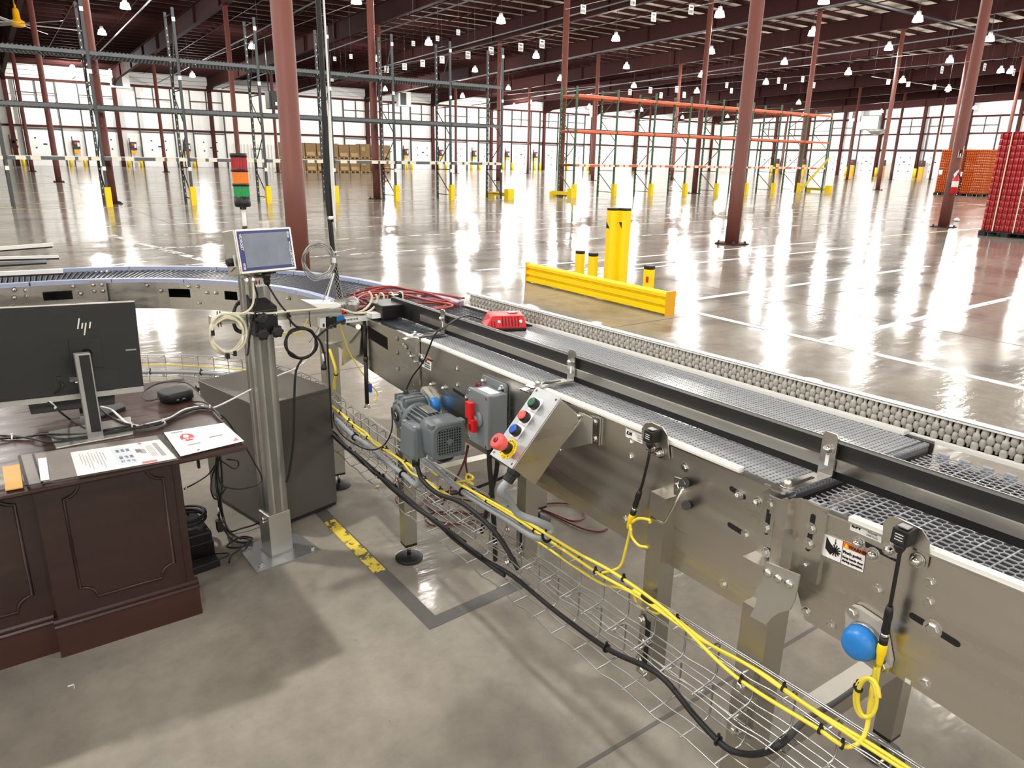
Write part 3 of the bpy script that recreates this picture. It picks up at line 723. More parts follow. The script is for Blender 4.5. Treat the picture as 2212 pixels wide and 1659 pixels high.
tp = solo('top_sheet', MB().bx(X0-.01, X0+1.2, Y0-1.15, Y0+.02, .135+NT*.15, .135+NT*.15+.02), M['can_red'], 'red-brown cover sheet on top of the tall red can stack', 'sheet')
for dy in (.28, .76):
    solo('pallet_strap', MB().bx(X0-.012, X0-.006, Y0-dy-.012, Y0-dy+.012, .12, .135+NT*.15+.02), M['tagwhite'], '%s pale strap running up the face of the red can stack' % ('left' if dy < .5 else 'right'), 'strap', 'straps around the red can stack')
solo('pallet_label', MB().bx(X0-.012, X0+.004, Y0-1.12, Y0-.9, .135+NT*.15-1.05, .135+NT*.15-.75), M['paper'], 'white paper label on the red can stack at the picture edge', 'label')
pts = []
for px0, pw, py in ((48.6, 1.3, 22.65), (48.75, 1.3, 21.25)):
    for tr in range(17):
        z = .135+tr*.15
        for j in range(22):
            d = 0 if j % 2 == 0 else .033
            for i in range(20):
                if i < 2 or j == 0 or j > 20: pts.append((px0+.035+d+i*.066, py-.035-j*.0572, z))
for px0, py in ((50.4, 19.95),):
    for tr in range(17):
        z = .135+tr*.15
        for j in range(22):
            for i in range(3): pts.append((px0+.035+(0 if j % 2 == 0 else .033)+i*.066, py-.035-j*.0572, z))
canbulk('drink_cans', pts, M['can_orange'], 'orange drink cans filling the tall pallets behind the extinguisher column', 'orange cans on the far pallets', 6)
base_pallet(48.58, 49.9, 21.38, 22.68, 'black plastic pallet under the left orange can stack')
base_pallet(48.72, 50.05, 19.98, 21.28, 'black plastic pallet under the middle orange can stack')
base_pallet(50.38, 51.7, 18.68, 19.98, 'black plastic pallet under the right orange can stack')
for u, v, n_ in ((2032, 372, 'left'), (2075, 376, 'middle')):
    P = Px(u, v, 48.6 if n_ == 'left' else 48.75); solo('pallet_label', MB().bx(P.x-.012, P.x+.006, P.y-.1, P.y+.1, P.z-.14, P.z+.14), M['paper'], 'small white paper label on the %s orange can stack' % n_, 'label')
# ---- extinguisher on the right column
x, y = XCOL[5], 10.2
P = Pz(2047, 392, 1.3)
ex, ey = x-.24, y-.2
zz = proj((ex, ey, 1.3))
t = thing('fire_extinguisher', 'red fire extinguisher hanging on the right red-brown column', 'fire extinguisher', (ex, ey, .95))
part('cylinder', MB().lathe((ex, ey, .95), UZ, [(0, .06), (.02, .085), (.42, .085), (.5, .05), (.53, .025)], 16), M['red'], t)
part('label', MB().lathe((ex, ey, 1.15), UZ, [(0, .0865), (.16, .0865)], 16, caps=False), M['white'], t)
part('valve', MB().bx(ex-.03, ex+.03, ey-.03, ey+.03, 1.48, 1.54), M['dark'], t)
part('handle', MB().hexa([Vector((ex-.02, ey-.02, 1.54)), Vector((ex+.02, ey-.02, 1.54)), Vector((ex+.1, ey+.02, 1.6)), Vector((ex+.06, ey+.02, 1.6)), Vector((ex-.02, ey-.02, 1.56)), Vector((ex+.02, ey-.02, 1.56)), Vector((ex+.1, ey+.02, 1.62)), Vector((ex+.06, ey+.02, 1.62))]), M['white'], t)
part('tag', MB().box((ex-.12, ey-.02, 1.5), (.2, .01, .1), (Vector((.8, 0, .5)).normalized(), Vector((0, 1, 0)), Vector((-.5, 0, .8)).normalized())), M['paper'], t)
part('hose', MB().tube([(ex+.02, ey-.04, 1.5), (ex+.12, ey-.03, 1.45), (ex+.13, ey-.02, 1.2), (ex+.1, ey-.03, 1.0)], .012, 6), M['black'], t)
part('bracket', MB().bx(ex, x-.1, ey+.02, y-.05, 1.2, 1.26), M['dark'], t)
t = thing('extinguisher_sign', 'small white sign with pointer above the fire extinguisher', 'sign', (x-.12, y-.15, 1.95))
d = Vector((-.6, -.8, 0)).normalized(); q = Vector((.8, -.6, 0)).normalized(); c = Vector((x, y, 0))+d*.152
part('board', MB().box(c+UZ*2.05, (.13, .012, .2), (q, d, UZ)), M['girt'], t)
part('frame', MB().box(c+UZ*1.955+d*.01, (.13, .008, .012), (q, d, UZ)).box(c+UZ*2.05+d*.01-q*.06, (.012, .008, .2), (q, d, UZ)).box(c+UZ*2.1+d*.01+q*.06, (.012, .008, .3), (q, d, UZ)), M['white'], t)
part('arrow', MB().box(c+UZ*2.02+d*.012, (.03, .008, .08), (q, d, UZ)).prism([c+UZ*1.98+d*.012-q*.035, c+UZ*1.975+d*.012+q*.0, c+UZ*1.98+d*.012+q*.035, c+UZ*2.02+d*.012], d*.006), M['white'], t)
solo('crumpled_paper', MB().lathe(Pz(2066, 478, 0), UZ, [(0, .03), (.02, .09), (.06, .1), (.1, .05), (.12, .01)], 7, smooth=False), M['paper'], 'small crumpled white paper lying on the floor beside the right column', 'litter')
# ---- yellow guard rail and bollards
gx, gy0, gy1 = 6.25, 5.6, 8.33
t = thing('guard_rail', 'long yellow ribbed guard rail lying on the floor', 'guard rail', (gx, 6.96, 0))
prof = [(0, 0), (-.045, .02), (-.045, .06), (0, .085), (0, .1), (-.045, .12), (-.045, .16), (0, .18), (0, .195), (-.045, .215), (-.045, .25), (0, .272), (.02, .272), (.02, 0)]
part('rail', MB().prism([Vector((gx+a, gy0+.02, b+.004)) for a, b in prof], (0, gy1-gy0-.04, 0)), M['yellow'], t)
part('end_plate', MB().bx(gx-.05, gx+.09, gy0, gy0+.02, 0, .285), M['amber'], t)
part('end_plate', MB().bx(gx-.05, gx+.03, gy1-.02, gy1, 0, .285), M['amber'], t)
def bollard(x, y, h, s, label, cap, chev=None):
    t = thing('guard_bollard', label, 'bollard', (x, y, 0))
    part('post', MB().prism([Vector((x+a*s, y+b*s, 0)) for a, b in ((-.5, -1), (.5, -1), (1, -.5), (1, .5), (.5, 1), (-.5, 1), (-1, .5), (-1, -.5))], (0, 0, h-.03)), M['yellow'], t)
    part('cap', MB().prism([Vector((x+a*s*1.03, y+b*s*1.03, h-.03)) for a, b in ((-.5, -1), (.5, -1), (1, -.5), (1, .5), (.5, 1), (-.5, 1), (-1, .5), (-1, -.5))], (0, 0, cap)), M['black'], t, bevel=.012)
    return t
b1 = bollard(7.36, 7.80, 1.05, .085, 'tall yellow bollard with black chevron, left of the touching pair', .035)
b2 = bollard(7.49, 7.70, 1.05, .085, 'tall yellow bollard with black chevron, right of the touching pair', .035)
for t, x, y in ((b1, 7.36, 7.80), (b2, 7.49, 7.70)):
    part('chevron', MB().prism([Vector((x-.0865, y+.04, .86)), Vector((x-.0865, y-.03, .77)), Vector((x-.0865, y+.04, .77))] if t is b1 else [Vector((x-.0865, y-.04, .86)), Vector((x-.0865, y+.02, .86)), Vector((x-.0865, y-.04, .77))], (-.0015, 0, 0)), M['ink'], t)
for x, y, lab in ((7.28, 8.39, 'short yellow post with black cap, leftmost behind the guard rail'), (7.27, 8.08, 'short yellow post with black cap, second behind the guard rail'), (7.05, 6.72, 'short yellow post with red sticker behind the right end of the guard rail')):
    t = bollard(x, y, .37, .068, lab, .05)
    if 'red' in lab: part('sticker', MB().bx(x-.0695, x-.0675, y-.06, y-.015, .17, .25), M['red'], t)
# ================================================================== THE CONVEYORS
PT = .004                                            # side plate thickness
def plate_poly(poly, w, m, name, parent, t=PT):      # polygon of (s, h) on the plane w, thickness t inwards
    return part(name, MB().prism([cv(s, w, h) for s, h in poly], NW*t), m, parent)
def bolts(parent, pts, kind='hex', w=0.0, r=.0075, name='bolt'):
    for s, h in pts:
        mb = MB()
        if kind == 'hex': mb.hexbolt(cv(s, w, h), -NW, r, .006)
        elif kind == 'acorn': mb.acorn(cv(s, w, h), -NW, r)
        else: mb.lathe(cv(s, w, h), -NW, [(0, r), (.003, r*.95), (.006, r*.5)], 12)
        part(name, mb, M['bright'], parent)
def slot_decal(parent, s0, h0, s1, h1, w=0.0, r=.006):
    a = cv(s0, w-.0006, h0); b = cv(s1, w-.0006, h1); d = (b-a).normalized(); q = d.cross(NW).normalized()
    pts = []
    for k in range(7): an = math.pi/2+math.pi*k/6; pts.append(a+(d*math.cos(an)+q*math.sin(an))*r)
    for k in range(7): an = -math.pi/2+math.pi*k/6; pts.append(b+(d*math.cos(an)+q*math.sin(an))*r)
    part('slot_decal', MB().prism(pts, NW*.0004), M['pit'], parent)  # flat dark decal; the shade inside the hole is put into its colour
def rot_about(P, C, a):
    d = P-C; return C+Vector((d.x*math.cos(a)-d.y*math.sin(a), d.x*math.sin(a)+d.y*math.cos(a), d.z))
def square_leg(name, parent, s, w, z0, z1, a=.056, foot=True, m='steel_dark'):
    mb = MB().hexa([cz(s-a/2, w-a/2, z0), cz(s-a/2, w+a/2, z0), cz(s+a/2, w+a/2, z0), cz(s+a/2, w-a/2, z0), cz(s-a/2, w-a/2, z1), cz(s-a/2, w+a/2, z1), cz(s+a/2, w+a/2, z1), cz(s+a/2, w-a/2, z1)])
    o = part(name, mb, M[m], parent)
    if foot:
        b = cz(s, w, 0)
        part('end_cap', MB().box(b+UZ*(z0-.006), (a*.98, a*.98, .012), (NW, DH, UZ)), M['black'], o)
        part('stud', MB().cyl(b+UZ*.018, b+UZ*z0, .009, 10), M['bright'], o)
        part('foot', MB().lathe(b, UZ, [(0, .06), (.008, .062), (.014, .055), (.022, .02)], 20), M['black_soft'], o)
    return o
# ------------------------------------------------------------------ main straight conveyor
S0, S1 = .735, 2.41
cb = thing('belt_conveyor', 'straight stainless belt conveyor with light grey belt carrying the button station', 'conveyor', cz(1.5, .27, 0))
plate_poly([(.80, -.302), (2.405, -.306), (2.405, .002), (.757, .002), (.757, -.06), (.762, -.245)], 0, M['steel'], 'near_side_plate', cb)
plate_poly([(S0, -.3), (2.405, -.3), (2.405, .0), (S0, .0)], .545, M['steel'], 'far_side_plate', cb)
part('top_flange', MB().cbox(.757, 2.405, -.004, .016, .0, .0035), M['bright'], cb)
part('wear_strip', MB().cbox(.86, 2.405, .005, .022, .0035, .009), M['white_uhmw'], cb)
part('far_wear_strip', MB().cbox(.80, 2.405, .525, .548, .0, .01), M['white_uhmw'], cb)
part('belt_bed', MB().cbox(.74, 2.4, .02, .53, -.05, -.012), M['pit'], cb)
PIT = .0254
def belt_module(w0, w1, pitch, hole=.0105, hw=.0058):
    mb = MB(); t0, t1 = -.009, 0.0
    def bx(a, b, c, d): mb.hexa([DH*a+NW*c+UZ*t0, DH*a+NW*d+UZ*t0, DH*b+NW*d+UZ*t0, DH*b+NW*c+UZ*t0, DH*a+NW*c+UZ*t1, DH*a+NW*d+UZ*t1, DH*b+NW*d+UZ*t1, DH*b+NW*c+UZ*t1])
    half = pitch/2
    for k in range(2):
        a = k*half
        bx(a+.0004, a+half*.62, w0, w1)
        x = w0+(.5 if k else 0)*hole
        while x < w1-.004: bx(a+half*.62, a+half-.0002, x, min(x+hole-hw, w1)); x += hole
    me = mb.mesh('belt_module'); me.materials.append(M['belt_light']); return me
bm = belt_module(.024, .522, PIT)
k = 0; s = S0+.02
while s < S1-PIT:
    o = place('belt_module', bm, cv(s, 0, 0), cb); s += PIT
part('nose_roll', MB().cyl(cv(S0+.014, .024, -.014), cv(S0+.014, .522, -.014), .0135, 14), M['belt_dark'], cb)
mb = MB()
for j in range(48): mb.cbox(S0+.0, S0+.012, .027+j*.0104, .032+j*.0104, -.006, .0006)
part('nose_teeth', mb, M['belt_light'], cb, kind='stuff')
bolts(cb, [(2.1, -.045), (2.1, -.105), (1.19, -.034), (1.187, -.072), (1.005, -.039), (1.19, -.25), (.86, -.27), (1.62, -.27)])
bolts(cb, [(2.30, -.15), (2.2, -.14)], 'acorn')
bolts(cb, [(.846, -.046), (.798, -.043), (2.37, -.06), (2.35, -.06)], 'acorn')
slot_decal(cb, .868, -.04, .835, -.046); slot_decal(cb, .862, -.124, .825, -.128); bolts(cb, [(.819, -.129)])
slot_decal(cb, 2.13, -.13, 2.03, -.135); bolts(cb, [(2.035, -.135)])
slot_decal(cb, 1.96, -.10, 1.96, -.16)
part('red_eye', MB().lathe(cv(1.945, 0, -.075), -NW, [(0, .017), (.006, .017), (.008, .012)], 16), M['red_dark'], cb)
# folded stay and hanging support in front of the plate
st = part('stay_strip', MB().tube([Pw(u, v, -.045) for u, v in ((1476, 1054), (1455, 1096), (1437, 1128), (1430, 1129), (1406, 1117))], .0032, 6, raw=True), M['bright'], cb)
part('stay_ear', MB().prism([Pw(u, v, -.03) for u, v in ((1456, 1030), (1475, 1036), (1480, 1046), (1478, 1056), (1464, 1072), (1455, 1068))], NW*.004), M['bright'], st)
part('stay_bolt', MB().hexbolt(Pw(1465, 1050, -.031), -NW, .0085, .008), M['bright'], st)
part('stay_spacer', MB().cyl(Pw(1478, 1044, -.03), Pw(1478, 1044, .0), .012, 10), M['black'], st)
part('stay_spacer', MB().cyl(Pw(1482, 1092, -.03), Pw(1482, 1092, .0), .011, 10), M['black'], st)
# legs and brackets of the main conveyor
square_leg('leg', cb, 2.56, .0, .085, ctop(2.56)-.27)
square_leg('leg', cb, 2.56, .70, .085, .80)
square_leg('leg', cb, .745, .0, .085, ctop(.745)-.26, .066)
square_leg('leg', cb, .80, .76, .085, .86)
part('cross_beam', MB().hexa([cz(2.535, .03, .36), cz(2.535, .68, .36), cz(2.585, .68, .36), cz(2.585, .03, .36), cz(2.535, .03, .41), cz(2.535, .68, .41), cz(2.585, .68, .41), cz(2.585, .03, .41)]), M['steel_dark'], cb)
part('cross_beam', MB().hexa([cz(.75, -.01, .34), cz(.77, .74, .34), cz(.82, .74, .34), cz(.8, -.01, .34), cz(.75, -.01, .41), cz(.77, .74, .41), cz(.82, .74, .41), cz(.8, -.01, .41)]), M['steel_dark'], cb)
tp = part('leg_top_plate', MB().prism([Pw(u, v, -.05) for u, v in ((1655, 1214), (1727, 1243), (1716, 1297), (1706, 1318), (1682, 1324), (1667, 1334), (1654, 1350), (1620, 1331), (1633, 1306), (1634, 1285), (1630, 1275), (1645, 1258))], NW*.004), M['alu'], cb, 'bright folded plate clamping the near leg')
for u, v in ((1659, 1237), (1682, 1249), (1705, 1261)):
    P = Pw(u, v, -.05); part('rivet', MB().lathe(P, -NW, [(0, .0095), (.004, .009), (.007, .004)], 14), M['bright'], tp)
part('leg_top_block', MB().cbox(.70, .785, -.046, -.005, -.19, -.15), M['steel'], cb)
part('dark_backing', MB().cbox(.8, 2.4, .25, .26, -.28, -.06), M['pit'], cb)
# hat-shaped joint cover between the two conveyors
hat = part('joint_cover', MB().prism([cv(.785, 0, .004)+NW*0, cv(.785, -.006, .004), cv(.738, -.006, .004), cv(.733, -.03, .004), cv(.708, -.03, .004), cv(.700, -.006, .004), cv(.640, -.006, .004), cv(.640, 0, .004), cv(.703, 0, .004), cv(.712, -.024, .004), cv(.729, -.024, .004), cv(.735, 0, .004)], -UZ*.16), M['steel'], cb, 'folded steel cover over the gap between two conveyors')
part('slotted_strap', MB().cbox(.748, .779, -.0105, -.0065, -.125, -.01), M['bright'], cb)
slot_decal(cb, .762, -.03, .762, -.095, w=-.0108, r=.005)
bolts(cb, [(.762, -.032), (.764, -.085), (.757, -.138)], w=-.0105, r=.008)
slot_decal(cb, .668, -.02, .668, -.09, w=-.0064, r=.005)
bolts(cb, [(.668, -.045), (.668, -.078)], w=-.0066, r=.008); bolts(cb, [(.667, -.125)], 'round', w=-.0066, r=.005)
# inner legs hung from the plate that carry the cable tray
for s_, w_, zt_ in ((1.045, -.012, ctop(1.045)-.115), (1.69, .035, ctop(1.69)-.27)):
    sb = square_leg('tray_hanger', cb, s_, w_, .452, zt_, .05, foot=False)
    wf_ = w_-.0255
    part('hanger_slot', MB().hexa([cz(s_-.012, wf_-.0004, .46), cz(s_-.012, wf_, .46), cz(s_+.004, wf_, .46), cz(s_+.004, wf_-.0004, .46), cz(s_-.012, wf_-.0004, .62), cz(s_-.012, wf_, .62), cz(s_+.004, wf_, .62), cz(s_+.004, wf_-.0004, .62)]), M['pit'], sb)
    for zz in (.475, .56): part('hanger_bolt', MB().hexbolt(cz(s_-.004, wf_, zz), -NW, .009, .012), M['bright'], sb)
# ------------------------------------------------------------------ roller side guide on the far edge
rg = thing('roller_guide', 'far side guide rail with two rows of pale bead rollers', 'guide rail', cz(1.6, .57, 0))
SR0, SR1 = -.25, 3.03
part('back_channel', MB().cbox(SR0, SR1, .578, .582, -.004, .056).cbox(SR0, SR1, .552, .582, -.006, -.003), M['black'], rg)
part('top_cap', MB().cbox(SR0, SR1, .556, .592, .056, .0605), M['white_uhmw'], rg)
part('cap_line', MB().cbox(SR0, SR1, .5565, .562, .0606, .0612), M['ink'], rg)
part('lower_ledge', MB().cbox(SR0, SR1, .545, .560, -.006, .003), M['white_uhmw'], rg)
def roller_mesh(off):
    mb = MB(); pr = []
    for c in (.012+off, .034+off):
        pr += [(c-.0105, .004), (c-.0085, .0072), (c-.004, .0088), (c+.004, .0088), (c+.0085, .0072), (c+.0105, .004)]
    mb.lathe((0, 0, 0), UZ, [(max(-.002, pr[0][0]-.006), .004)]+pr+[(.056, .004)], 10)
    me = mb.mesh('bead_roller'); me.materials.append(M['roller']); return me
ra, rb = roller_mesh(0), roller_mesh(.0105)
k = 0; s = .14
while s < SR1-.02:
    place('bead_roller', ra if k % 2 == 0 else rb, cv(s, .563 if k % 2 == 0 else .566, -.001), rg); s += .0152; k += 1
# far side support arm and adjusting bolts seen past the guide
for u, v in ((1091, 655), (1628, 796)):
    P = Pz(u, v, ctop(2)+.03); q = Vector((P.x, P.y, P.z))
    t_ = part('clamp_post', MB().cyl(q-UZ*.09, q, .008, 8).lathe(q-UZ*.012, UZ, [(0, .013), (.012, .013), (.02, .006)], 6, smooth=False), M['bright'], rg)
    part('clamp_block', MB().box(q-UZ*.045, (.04, .03, .02), (NW, DH, UZ)), M['steel'], t_)
A0, A1 = Pz(1092, 668, .97), Pz(1243, 692, .93)
part('support_arm', MB().hexa([A0-DH*.02-UZ*.03, A0+DH*.02-UZ*.03, A1+DH*.015-UZ*.02, A1-DH*.015-UZ*.02, A0-DH*.02+UZ*.005, A0+DH*.02+UZ*.005, A1+DH*.015, A1-DH*.015]), M['steel_dark'], rg)
part('support_post', MB().box(A1-UZ*.42+NW*.0, (.045, .045, .8), (NW, DH, UZ)), M['steel_dark'], rg)
part('arm_bolt', MB().hexbolt(A1-NW*.02+UZ*.002, UZ, .01, .012), M['bright'], rg)
part('support_foot', MB().lathe((A1.x, A1.y, 0), UZ, [(0, .05), (.012, .05), (.03, .02), (A1.z-.8, .02)], 14), M['black_soft'], rg)
# ------------------------------------------------------------------ black lane guide down the belt
lg = thing('lane_guide', 'black lane guide with steel strip dividing the belt lengthwise', 'guide rail', cz(1.6, .15, ctop(1.6)))
SG0, SG1 = -.3, 2.98
part('guide_body', MB().cbox(SG0, SG1, .132, .15, .006, .083), M['guide_black'], lg)
part('steel_strip', MB().cbox(SG0, 2.66, .124, .1325, .026, .05), M['steel'], lg)
part('strip_lip', MB().cbox(SG0, 2.66, .1225, .1325, .05, .0535), M['bright'], lg)
part('top_lip', MB().cbox(SG0, SG1, .15, .153, .078, .084), M['steel_dark'], lg)
for s_ in (.735, 1.60, 2.44):
    br = part('guide_bracket', MB().prism([cv(s_+a, .1222, b) for a, b in ((-.017, .012), (.017, .012), (.017, .098), (.012, .106), (-.012, .106), (-.017, .098))], -NW*.005), M['bright'], lg)
    part('bracket_foot', MB().prism([cv(s_-.017, .1222, .012), cv(s_+.017, .1222, .012), cv(s_+.017, -.03, .012), cv(s_+.012, -.036, .012), cv(s_-.012, -.036, .012), cv(s_-.017, -.03, .012)], UZ*.005), M['bright'], br)
    part('bracket_slot', MB().cbox(s_-.004, s_+.004, .1168, .1172, .035, .066), M['white'], br)
    part('bracket_slot', MB().cbox(s_-.004, s_+.004, .0, .08, .0172, .0176), M['pit'], br)
    part('bracket_bolt', MB().acorn(cv(s_, .117, .072), -NW, .009), M['bright'], br)
    part('bracket_bolt', MB().acorn(cv(s_, -.003, .0175), UZ, .009), M['bright'], br)
    part('bracket_shelf', MB().cbox(s_-.02, s_+.024, -.05, .0, .0025, .007), M['bright'], br)
    part('bracket_web', MB().cbox(s_-.02, s_+.024, -.013, -.008, -.05, .003), M['bright'], br)
# ------------------------------------------------------------------ near right conveyor with open grid belt
cg = thing('belt_conveyor', 'stainless conveyor with open grid belt in the right foreground', 'conveyor', cz(.2, .27, 0))
plate_poly([(-.62, .012), (.70, -.004), (.700, -.15), (.655, -.245), (.5, -.25), (.25, -.272), (-.62, -.3)], 0, M['steel'], 'near_side_plate', cg)
plate_poly([(-.62, -.02), (.70, -.03), (.70, -.25), (-.62, -.3)], .515, M['steel'], 'far_side_plate', cg)
part('top_flange', MB().hexa([cv(-.62, -.006, .010), cv(-.62, .012, .010), cv(.645, .012, -.005), cv(.645, -.006, -.005), cv(-.62, -.006, .014), cv(-.62, .012, .014), cv(.645, .012, -.001), cv(.645, -.006, -.001)]), M['bright'], cg)
part('wear_strip', MB().hexa([cv(-.62, -.004, .014), cv(-.62, .014, .014), cv(.60, .014, -.001), cv(.60, -.004, -.001), cv(-.62, -.004, .021), cv(-.62, .014, .021), cv(.60, .014, .007), cv(.60, -.004, .007)]), M['white_uhmw'], cg)
part('belt_bed', MB().cbox(-.6, .7, .02, .5, -.08, -.05), M['pit'], cg)
def grid_module():
    mb = MB(); P = .047; a = .0172; hgt = .0022
    def bar(s0, w0, s1, w1, t=.0024, z0=-hgt, z1=0.0):
        p = DH*s0+NW*w0; q = DH*s1+NW*w1; d = (q-p).normalized(); n = Vector((-d.y, d.x, 0))*t/2
        mb.hexa([p-n+UZ*z0, q-n+UZ*z0, q+n+UZ*z0, p+n+UZ*z0, p-n+UZ*z1, q-n+UZ*z1, q+n+UZ*z1, p+n+UZ*z1])
    w0, w1 = .03, .50; nc = int((w1-w0)/a)
    bar(.001, w0-.006, .001, w0+nc*a, .0028)
    rows_ = ((.001, .012, .0), (.012, .027, .5), (.027, .042, 0.))
    for s0, s1, sh in ((.003, .012, 0), (.016, .026, .5), (.030, .045, 0)):
        for c in range(nc+1): 
            w = w0+(c+sh)*a
            if w < w1: bar(s0, w, s1, w)
    for sz, sh in ((.012, 0), (.026, .5)):
        for c in range(nc):
            w = w0+(c+sh)*a
            if w+a < w1+.004:
                bar(sz, w, sz+.004, w+a/2, .002); bar(sz+.004, w+a/2, sz, w+a, .002)
    bar(.012, w0-.004, .034, w0-.004, .011, -.02, .003); bar(.012, w1+.004, .034, w1+.004, .011, -.02, .003)
    bar(.034, w0-.004, .034, w0+.018, .004, -.014, .003); bar(.012, w0-.004, .012, w0+.018, .004, -.014, .003)
    me = mb.mesh('grid_module'); me.materials.append(M['belt_grid']); return me
gm = grid_module()
s = .715-.047
while s > -.5:
    place('grid_module', gm, cv(s, 0, -.012), cg); s -= .047
bolts(cg, [(.575, -.036), (.545, -.045)], 'acorn', r=.009)
slot_decal(cg, .565, -.033, .507, -.036, r=.005)
bolts(cg, [(.445, -.05), (.44, -.085), (.527, -.108), (.60, -.225), (.418, -.235), (.655, -.225), (.2, -.06), (.18, -.2), (.05, -.06)])
slot_decal(cg, .46, -.125, .385, -.135, r=.006); bolts(cg, [(.425, -.13)], r=.011)
for s_, h_ in ((.565, -.252), (.445, -.262)): part('square_hole', MB().cbox(s_-.005, s_+.005, -.0008, -.0004, h_-.004+.012, h_+.004+.012), M['white'], cg)
# flange bearing with blue cap
fb = part('flange_bearing', MB().prism([Pw(u, v, -.002) for u, v in ((1834, 1315), (1846, 1305), (1860, 1308), (1905, 1338), (1920, 1362), (1931, 1425), (1928, 1440), (1915, 1447), (1895, 1442), (1850, 1408), (1836, 1380), (1834, 1350))], -NW*.012), M['roller'], cg, 'pale flange bearing with blue cap')
P = Pw(1868, 1383, -.014)
part('bearing_hub', MB().lathe(P+NW*.004, -NW, [(0, .036), (.012, .034), (.014, .03)], 20), M['dull_alu'], fb)
part('bearing_cap', MB().lathe(P-NW*.008, -NW, [(0, .0335), (.012, .032), (.024, .026), (.027, .022), (.028, .01)], 24), M['blue_cap'], fb)
for u, v in ((1842, 1322), (1907, 1437)): part('bearing_bolt', MB().hexbolt(Pw(u, v, -.014), -NW, .0085, .008), M['bright'], fb)
# ------------------------------------------------------------------ curved conveyor
RI, RO = 1.285, 1.735
ZC = ctop(3.44)
CC = cz(3.445, .02, 0)-NW*RI
def cur(r, th, z): return CC+(NW*math.cos(th)+DH*math.sin(th))*r+UZ*z
cc = thing('curved_conveyor', 'curved conveyor with pale blue edge rails turning left behind the monitor', 'conveyor', (CC.x+.9, CC.y+.9, 0))
def arc_slab(r0, r1, z0, z1, t0, t1, n=28):
    R_ = []
    for k in range(n+1):
        th = t0+(t1-t0)*k/n
        R_.append([cur(r0, th, z0), cur(r1, th, z0), cur(r1, th, z1), cur(r0, th, z1)])
    return MB().rings(R_, smooth=False)
T90 = math.pi/2
def th_at(u, v, z=.95):
    P = Pz(u, v, z)-CC; return math.atan2(P.dot(DH), P.dot(NW))
# inner plate: windows are real openings
zt, zb = ZC-.012, ZC-.168
wins = sorted([(th_at(415, 622), th_at(365, 622)), (th_at(527, 626), th_at(490, 626)), (th_at(156, 625), th_at(92, 625))])
cuts = [0.0]
for a, b in wins: cuts += [a, b]
cuts.append(T90)
for k in range(0, len(cuts)-1):
    a, b = cuts[k], cuts[k+1]
    if k % 2 == 0: part('inner_side_plate', arc_slab(RI-.004, RI, zb, zt, a, b, max(4, int((b-a)*20))), M['steel'], cc)
    else:
        part('inner_side_plate', arc_slab(RI-.004, RI, zt-.038, zt, a, b, 4), M['steel'], cc)
        part('inner_side_plate', arc_slab(RI-.004, RI, zb, zt-.088, a, b, 4), M['steel'], cc)
part('outer_side_plate', arc_slab(RO-.004, RO, zb, zt, 0, T90), M['steel'], cc)
part('under_bed', arc_slab(RI+.05, RO-.03, ZC-.06, ZC-.022, 0, T90), M['pit'], cc)
part('return_belt', arc_slab(RI+.03, RO-.03, zb+.03, zb+.045, 0, T90), M['belt_dark'], cc)
nb_ = 5
for k in range(nb_):
    part('inner_edge_rail', arc_slab(RI-.01, RI+.03, ZC-.014, ZC+.008, T90*k/nb_+.002, T90*(k+1)/nb_-.002, 8), M['blue_uhmw'], cc)
    part('outer_edge_rail', arc_slab(RO-.03, RO+.012, ZC-.006, ZC+.016, T90*k/nb_+.002, T90*(k+1)/nb_-.002, 8), M['blue_uhmw'], cc)
def cbar(mb, p, q, t, z0, z1):
    d = (q-p).normalized(); n = Vector((-d.y, d.x, 0))*t/2
    mb.hexa([p-n+UZ*z0, q-n+UZ*z0, q+n+UZ*z0, p+n+UZ*z0, p-n+UZ*z1, q-n+UZ*z1, q+n+UZ*z1, p+n+UZ*z1])
def dark_module(w0, w1, pitch, nc):
    mb = MB()
    cbar(mb, NW*w0+DH*.003, NW*w1+DH*.003, .005, -.012, 0)
    for c in range(nc+1):
        w = w0+(w1-w0)*c/nc
        cbar(mb, NW*w+DH*.005, NW*(w+(.006 if c % 2 else -.006))+DH*(pitch*.62), .006, -.012, -.001)
    cbar(mb, NW*w0+DH*(pitch*.64), NW*w1+DH*(pitch*.64), .004, -.012, -.003)
    me = mb.mesh('rib_module'); me.materials.append(M['belt_dark']); return me
DP = .0275
dm = dark_module(.03, .515, DP, 22)
dmc = dark_module(RI+.033, RO-.033, DP*.98, 18)
ntot = int(T90*1.52/DP)
for k in range(ntot):
    th = T90*k/ntot
    place('rib_module', dmc, CC+UZ*(ZC-.002), cc, rotz=th)
# straight run-in between the curve and the main conveyor
s = 2.425
while s < 3.44:
    place('rib_module', dm, cv(s, 0, -.003), cc); s += DP
part('under_bed', MB().cbox(2.42, 3.45, .05, .5, -.06, -.02), M['pit'], cc)
plate_poly([(2.412, 0), (2.412, -.25), (2.72, -.245), (2.72, 0)], 0, M['steel'], 'run_in_plate', cc)
plate_poly([(2.72, 0), (2.72, -.045), (2.95, -.03), (2.95, 0)], 0, M['steel'], 'run_in_plate', cc)
plate_poly([(2.72, -.1), (2.72, -.245), (2.95, -.235), (2.95, -.085)], 0, M['steel'], 'run_in_plate', cc)
plate_poly([(2.95, 0), (2.95, -.235), (3.45, -.2), (3.45, 0)], 0, M['steel'], 'run_in_plate', cc)
plate_poly([(2.412, -.2), (3.45, -.18), (3.45, 0), (2.412, 0)], .54, M['steel'], 'run_in_far_plate', cc)
part('top_flange', MB().cbox(2.412, 2.95, -.003, .02, 0, .004), M['bright'], cc)
